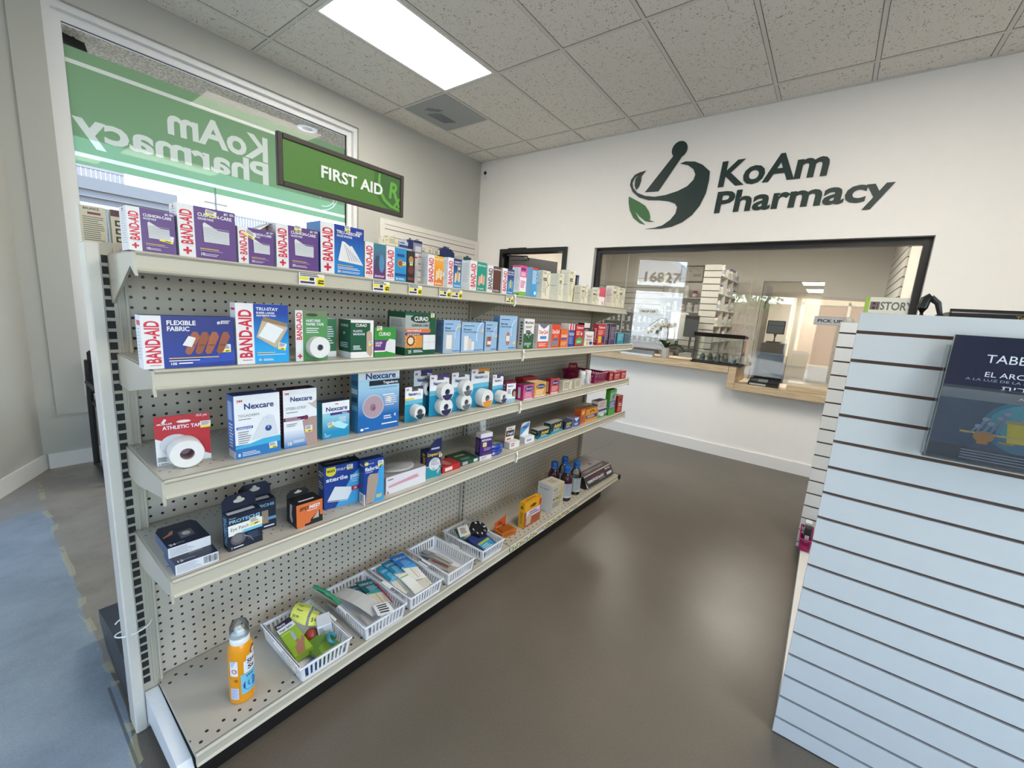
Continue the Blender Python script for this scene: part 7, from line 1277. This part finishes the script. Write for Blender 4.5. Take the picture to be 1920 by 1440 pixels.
# things on and by the counter
t = empty('potted_orchid', (4.06, -.083, CZ + .0004)); tag(t, 'white orchid in a pale grey pot on the counter', 'plant')
b = MB(); b.lathe([(.0001, 0), (.034, 0), (.04, .1), (.036, .1), (.034, .09), (.0001, .09)], P('cbc5c2', .45), n=24, close=False)
for i in range(12): b.box(.0385 * math.cos(R(30 * i)) - .002, .0385 * math.sin(R(30 * i)) - .002, .005, .0385 * math.cos(R(30 * i)) + .002, .0385 * math.sin(R(30 * i)) + .002, .095, P('b9b2af', .45))
b.build('pot', t, smooth=True)
GN = P('2f5a24', .35, var=.15)
for k, (a, ln, zz) in enumerate(((200, .13, .01), (-60, .17, -.03), (-100, .2, -.05), (60, .09, .02), (130, .08, .03))):
    b = MB(); n = 7; ca, sa = math.cos(R(a)), math.sin(R(a)); v = []
    for i in range(n + 1):
        s_ = i / n; wd = .034 * math.sin(math.pi * min(1, .12 + s_ * .88)) + .001; h = .1 + .05 * math.sin(math.pi * s_ * .8) + zz * s_
        for e in (-1, 0, 1): v.append((ca * ln * s_ - sa * wd * e, sa * ln * s_ + ca * wd * e, h + .008 * abs(e)))
    v += [(x, y, z - .003) for x, y, z in v]; o_ = 3 * (n + 1); fs = []
    for i in range(n):
        for e in (0, 1): q_ = i * 3 + e; fs += [(q_, q_ + 3, q_ + 4, q_ + 1), (q_ + o_ + 1, q_ + o_ + 4, q_ + o_ + 3, q_ + o_)]
    b.add(v, fs, GN); b.build('leaf', t, smooth=True)
stem = [(0, 0, .09), (0, 0, .22), (0, .01, .33), (0, .03, .385), (0, .08, .39), (0, .13, .36), (0, .2, .30)]
b = MB(); b.tube(stem, .0025, P('4d5a2d', .5), 6); b.tube([(0, .0, .09), (0, -.005, .25), (0, -.002, .35)], .002, P('3a2d22'), 5); b.build('stem', t, smooth=True)
b = MB(); b.tube([(.0, .02, .09), (.0, .09, .16), (.0, .1, .22), (.0, .05, .32)], .0018, P('5a6238', .5), 5); b.build('stem', t, smooth=True)
PT = P('e3ded0', .6)
for k in range(11):
    s_ = k / 10; y = .0 + .19 * s_; z = .335 - .02 * (s_ * 3 - 1) ** 2 * .8 + random.uniform(-.018, .018) - .03 * s_; c = (random.uniform(-.03, .03), y, z); b = MB()
    for j in range(5):
        a = R(72 * j + 20 * k); u1 = Vector((random.uniform(-.3, .3) - .4, math.cos(a), math.sin(a))).normalized(); u2 = u1.cross(Vector((1, 0, 0))).normalized(); r_ = .024
        p = [Vector(c), Vector(c) + u1 * r_ * .5 + u2 * r_ * .42, Vector(c) + u1 * r_, Vector(c) + u1 * r_ * .5 - u2 * r_ * .42]; b.add(p + [v_ + Vector((.0012, 0, 0)) for v_ in p], [(0, 1, 2, 3), (7, 6, 5, 4)], PT)
    b.ball((c[0] - .006, c[1], c[2]), .005, P('c9a83a'), 6); b.build('flower', t)
t = empty('sample_tray', (4.0, .18, CZ + .0004)); tag(t, 'slanted pale metal tray on the counter under the DROP OFF sign', 'tray'); b = MB(); b.prism([(-.03, 0), (-.03, .02), (.03, .055), (.03, 0)], -.17, .17, 'y', P('b9bcc0', .25, .6)); b.build('tray_body', t)
acb = glassy('acrylic_case', (.93, .95, .95, 1), ior=1.45, gain=1.6)
t = empty('acrylic_case', (4.07, -.57, CZ + .0004)); tag(t, 'clear acrylic display case with a black lid on the counter', 'case'); sx, sy, hz_ = .082, .205, .25; b = MB()
for a in ((-sx, -sy, -sx + .004, sy), (sx - .004, -sy, sx, sy), (-sx + .004, -sy, sx - .004, -sy + .004), (-sx + .004, sy - .004, sx - .004, sy)): b.box(a[0], a[1], .02, a[2], a[3], hz_, acb)
b.box(-sx, -sy, .1, sx, sy, .104, acb); b.box(-sx, -.02, .02, -sx + .004, -.016, hz_, P('d5d8d8', .2)); b.build('case_walls', t)
b = MB(); b.box(-sx - .01, -sy - .01, 0, sx + .01, sy + .01, .02, P('1d1b1c', .4)); b.build('case_base', t); b = MB(); b.prism([(-sx - .01, hz_), (sx, hz_), (sx, hz_ + .02), (-sx - .03, hz_ + .035)], -sy - .01, sy + .01, 'y', P('221e1e', .4)); b.build('case_lid', t)
for k in range(5): jar(4.04 + .015 * k, -.71 + .07 * k, CZ + .0212, .022, random.uniform(.06, .078), 'd3d1cc', 'cfcfcf', 'small bottle inside the clear acrylic case', 'bottles in the acrylic case')
t = empty('card_reader', (4.055, -.975, CZ - .1416)); tag(t, 'low black payment terminal on the lower counter', 'payment terminal'); b = MB(); b.prism([(-.06, 0), (-.06, .025), (.07, .055), (.07, 0)], -.115, .115, 'y', P('17171a', .35)); f = Face(b, (-.06, .115, .025), (0, -1, 0), (.97, 0, .225), .23, .134); f.l = .0006; f.rect(.3, .25, .62, .85, P('8d9590')); f.rect(.07, .3, .27, .8, P('5a6068'))
for i in range(3):
    for j in range(2): f.rect(.68 + .1 * i, .25 + .3 * j, .75 + .1 * i, .45 + .3 * j, P('3a3d42'))
f = Face(b, (-.06, .115, 0), (0, -1, 0), (0, 0, 1), .23, .025); f.l = .0006; f.rect(.05, .2, .6, .8, P('a9adab')); b.build('terminal_body', t)
t = empty('register_stand', (4.62, -.95, 0)); tag(t, 'black checkout tower with a receipt printer behind the lower counter', 'register stand'); b = MB(); b.box(-.09, -.13, 0, .16, .13, .70, BLACK, .006); b.build('tower', t); b = MB(); b.box(-.08, -.12, .70, .14, .12, .98, P('1d1e21', .4), .008); b.box(-.084, -.09, .8, -.08, .09, .93, P('3a3d42', .3)); b.build('printer', t); b = MB(); b.box(-.08, -.1, .98, .12, .1, 1.1, P('6d675f', .5), .006); b.build('cash_box', t)
t = empty('tablet_register', (4.6, -.945, 1.1)); tag(t, 'tablet screen on a black stand on top of the checkout tower', 'tablet'); b = MB(); b.box(-.02, -.075, .085, .0, .075, .215, BLACK, .004); f = Face(b, (-.02, .075, .085), (0, -1, 0), (0, 0, 1), .15, .13); f.l = .0006; f.rect(.06, .08, .94, .92, P('5b6c80', .15)); f.rect(.06, .6, .94, .66, P('3f4d60', .15)); b.build('screen', t); b = MB(); b.tube([(.02, 0, 0), (.03, 0, .08), (0, 0, .13)], .014, BLACK, 8); b.box(-.05, -.06, 0, .08, .06, .012, BLACK); b.build('stand', t)

# ================================================================== OUTSIDE
asphalt = stucco_mat('sunlit_paving', '8f8d86', 'a29f97', 6)
b = MB(); b.box(-60, -45, -.3, 60, 60, -.12, asphalt); struct('ground', b)
b = MB(); b.box(-4, 2.72, -.12, 6, 5.2, -.01, stucco_mat('sidewalk', 'a9a69f', 'bcb9b2', 9)); struct('sidewalk', b)
b = MB(); b.box(-3, 2.72, 2.985, 7, 6.4, 3.2, stucco_mat('soffit_stucco', '8d8577', 'c4baa6', 55)); b.box(2.42, 2.72, 0, 2.75, 3.0, 2.985, P('5a5550', .8)); struct('trim_4', b)['label'] = 'stucco canopy outside the big window'
t = empty('downlight', (2.20, 3.36, 2.985)); tag(t, 'round white downlight in the stucco canopy outside', 'light'); b = MB(); b.lathe([(.05, -.008), (.095, -.01), (.1, 0)], white_trim, n=24, close=False); b.build('trim_ring', t, smooth=True); b = MB(); b.lathe([(.0001, -.004), (.06, -.004)], P('b5b3ab', .4), n=20, close=False); b.build('lens', t)
t = empty('flood_light', (.42, 3.34, 2.985)); t.rotation_euler = (R(-20), 0, R(20)); tag(t, 'black flood light under the canopy outside the big window', 'light'); b = MB(); b.box(-.09, -.06, -.13, .09, .06, -.05, P('131416', .4), .01); b.build('housing', t); b = MB(); b.tube([(-.06, 0, 0), (-.06, 0, -.08)], .008, BLACK, 6); b.tube([(.06, 0, 0), (.06, 0, -.08)], .008, BLACK, 6); b.build('bracket', t)
PB, PB2, DKG = P('6b6b6f', .8), P('505359', .7), P('2d3848', .12)
t = empty('pale_building', (1.4, 13, -.12)); tag(t, 'pale grey building with a dark window and cornice across the street', 'building')
b = MB(); b.box(-6, 0, 0, 2.1, 6, 3.55, PB); b.build('wall', t); b = MB(); b.box(-6.1, -.18, 3.45, 2.13, 0, 3.72, PB2); b.box(-6.1, -.1, 3.3, 2.1, 0, 3.45, PB); b.build('cornice', t)
b = MB(); b.box(.18, -.03, 1.0, 1.9, 0, 3.08, DKG); b.build('window_pane', t); b = MB()
for a in ((.1, .92, .18, 3.16), (1.9, .92, 1.98, 3.16), (.18, 3.08, 1.9, 3.16), (.18, .92, 1.9, 1.0)): b.box(a[0], -.06, a[1], a[2], 0, a[3], P('a9abac', .5))
b.build('window_frame', t); b = MB(); b.box(-6, -.05, 0, 2.1, 0, .45, P('c9bfa8', .8)); b.build('plinth', t)
def railing(x0, x1, y, z, h, lab, n):
    t = empty('roof_railing', (x0, y, z)); tag(t, lab, 'railing'); b = MB(); b.box(0, 0, h - .06, x1 - x0, .06, h, PB); b.box(0, 0, 0, x1 - x0, .06, .05, PB); b.build('rail', t); b = MB()
    for i in range(n): x = (x1 - x0) * (i + .5) / n; b.box(x - .035, .01, .05, x + .035, .05, h - .06, PB)
    b.build('baluster_row', t)
t = empty('pale_building', (6, 17, -.12)); tag(t, 'long pale building with roof railings farther down the street', 'building'); b = MB(); b.box(-2.2, 0, 0, 14, 6, 3.7, PB); b.build('wall', t); b = MB(); b.box(-2.3, -.12, 3.55, 14, 0, 3.75, PB); b.build('cornice', t)
railing(1.75, 2.6, 13.3, 3.6, .34, 'short white roof railing on the nearer pale building', 10); railing(3.9, 6.0, 17.05, 3.63, .42, 'first long white roof railing on the farther pale building', 22); railing(6.2, 7.9, 17.05, 3.63, .42, 'second long white roof railing on the farther pale building', 18)
t = empty('utility_pole', (8.2, 24.5, -.12)); tag(t, 'dark utility pole with cross arms beyond the far building', 'pole'); b = MB(); b.tube([(0, 0, 0), (0, 0, 6.4)], .05, P('4a4540'), 6); b.build('shaft', t); b = MB(); b.box(-.5, -.03, 5.6, .5, .03, 5.68, P('4a4540')); b.build('cross_arm', t)
b = MB(); b.box(-3, 6.2, -.12, 10, 6.5, .06, P('b03a35', .7)); o = b.build('red_kerb', None); tag(o, 'red painted kerb outside the big window', 'kerb')
TAN = stucco_mat('tan_stucco', 'cdb38e', 'd8c09c', 20)
t = empty('tan_building', (-11.5, -2, -.12)); tag(t, 'sunlit tan building with brown shutters mirrored in the service window', 'building'); b = MB(); b.box(-6, -9, 0, 0, 2.0, 4.6, TAN); b.build('wall', t)
b = MB(); b.box(0, -1.6, .12, .05, 1.62, 2.35, P('9a6b4d', .6, var=.2, scale=12)); b.build('shutter', t); b = MB()
for y in (-1.7, .2, 1.62): b.box(0, y, 0, .09, y + .09, 2.45, P('d8c4a0', .6))
b.box(0, -1.7, 2.35, .09, 1.71, 2.45, P('d8c4a0', .6)); b.build('shutter_frame', t)
t = empty('waste_bin', (-5.4, -.75, -.12)); tag(t, 'black waste bin on the pavement mirrored in the service window', 'bin'); b = MB(); b.lathe([(.0001, 0), (.2, 0), (.24, .72), (.0001, .72)], P('1a1a1c', .5), n=20, close=False); b.build('bin_body', t, smooth=True); b = MB(); b.lathe([(.0001, .8), (.2, .78), (.25, .72), (.0001, .72)], P('26262a', .5), n=20, close=False); b.build('lid', t, smooth=True)
t = empty('white_house', (-28, 10.8, -.12)); tag(t, 'white gabled house far down the street mirrored in the service window', 'house'); b = MB(); b.box(-3, -3, 0, 3, 3, 4.6, P('e0e2e2', .8)); b.build('wall', t); b = MB(); b.prism([(-3.3, 4.6), (3.3, 4.6), (0, 6.8)], -3.2, 3.2, 'x', P('a5a5a6', .8)); b.build('roof', t)
t = empty('timber_fence', (-19, 3, -.12)); tag(t, 'tall weathered fence down the street mirrored in the service window', 'fence'); b = MB(); b.box(0, -2.4, 0, .1, 1.2, 2.7, P('857660', .8, var=.3, scale=5))
for k in range(12): b.box(.1, -2.4 + .3 * k, 0, .13, -2.22 + .3 * k, 2.7, P('7a6b56', .8))
b.build('board_row', t)
t = empty('street_tree', (-17, 2.0, -.12)); tag(t, 'slim street tree mirrored in the service window', 'tree'); b = MB(); b.tube([(0, 0, 0), (.05, .02, 1.2), (0, 0, 2.2)], .12, P('6d5d4a'), 8, .07)
for a in range(0, 360, 60): b.tube([(0, 0, 1.9), (.5 * math.cos(R(a)), .5 * math.sin(R(a)), 2.7), (.9 * math.cos(R(a)), .9 * math.sin(R(a)), 3.6)], .05, P('6d5d4a'), 6, .02)
b.build('trunk', t, smooth=True); b = MB(); LGm = P('7d9a4a', .7, var=.3, scale=3)
for k in range(420):
    a, r_, z = random.uniform(0, 6.28), random.uniform(.1, 1.3), random.uniform(2.3, 4.2); c = Vector((r_ * math.cos(a), r_ * math.sin(a), z)); u1 = Vector((random.uniform(-1, 1), random.uniform(-1, 1), random.uniform(-1, 1))).normalized() * .16; u2 = u1.cross(Vector((.3, .5, .8))).normalized() * .08
    b.add([c - u1, c + u2, c + u1, c - u2], [(0, 1, 2, 3)], LGm)
b.build('foliage', t)
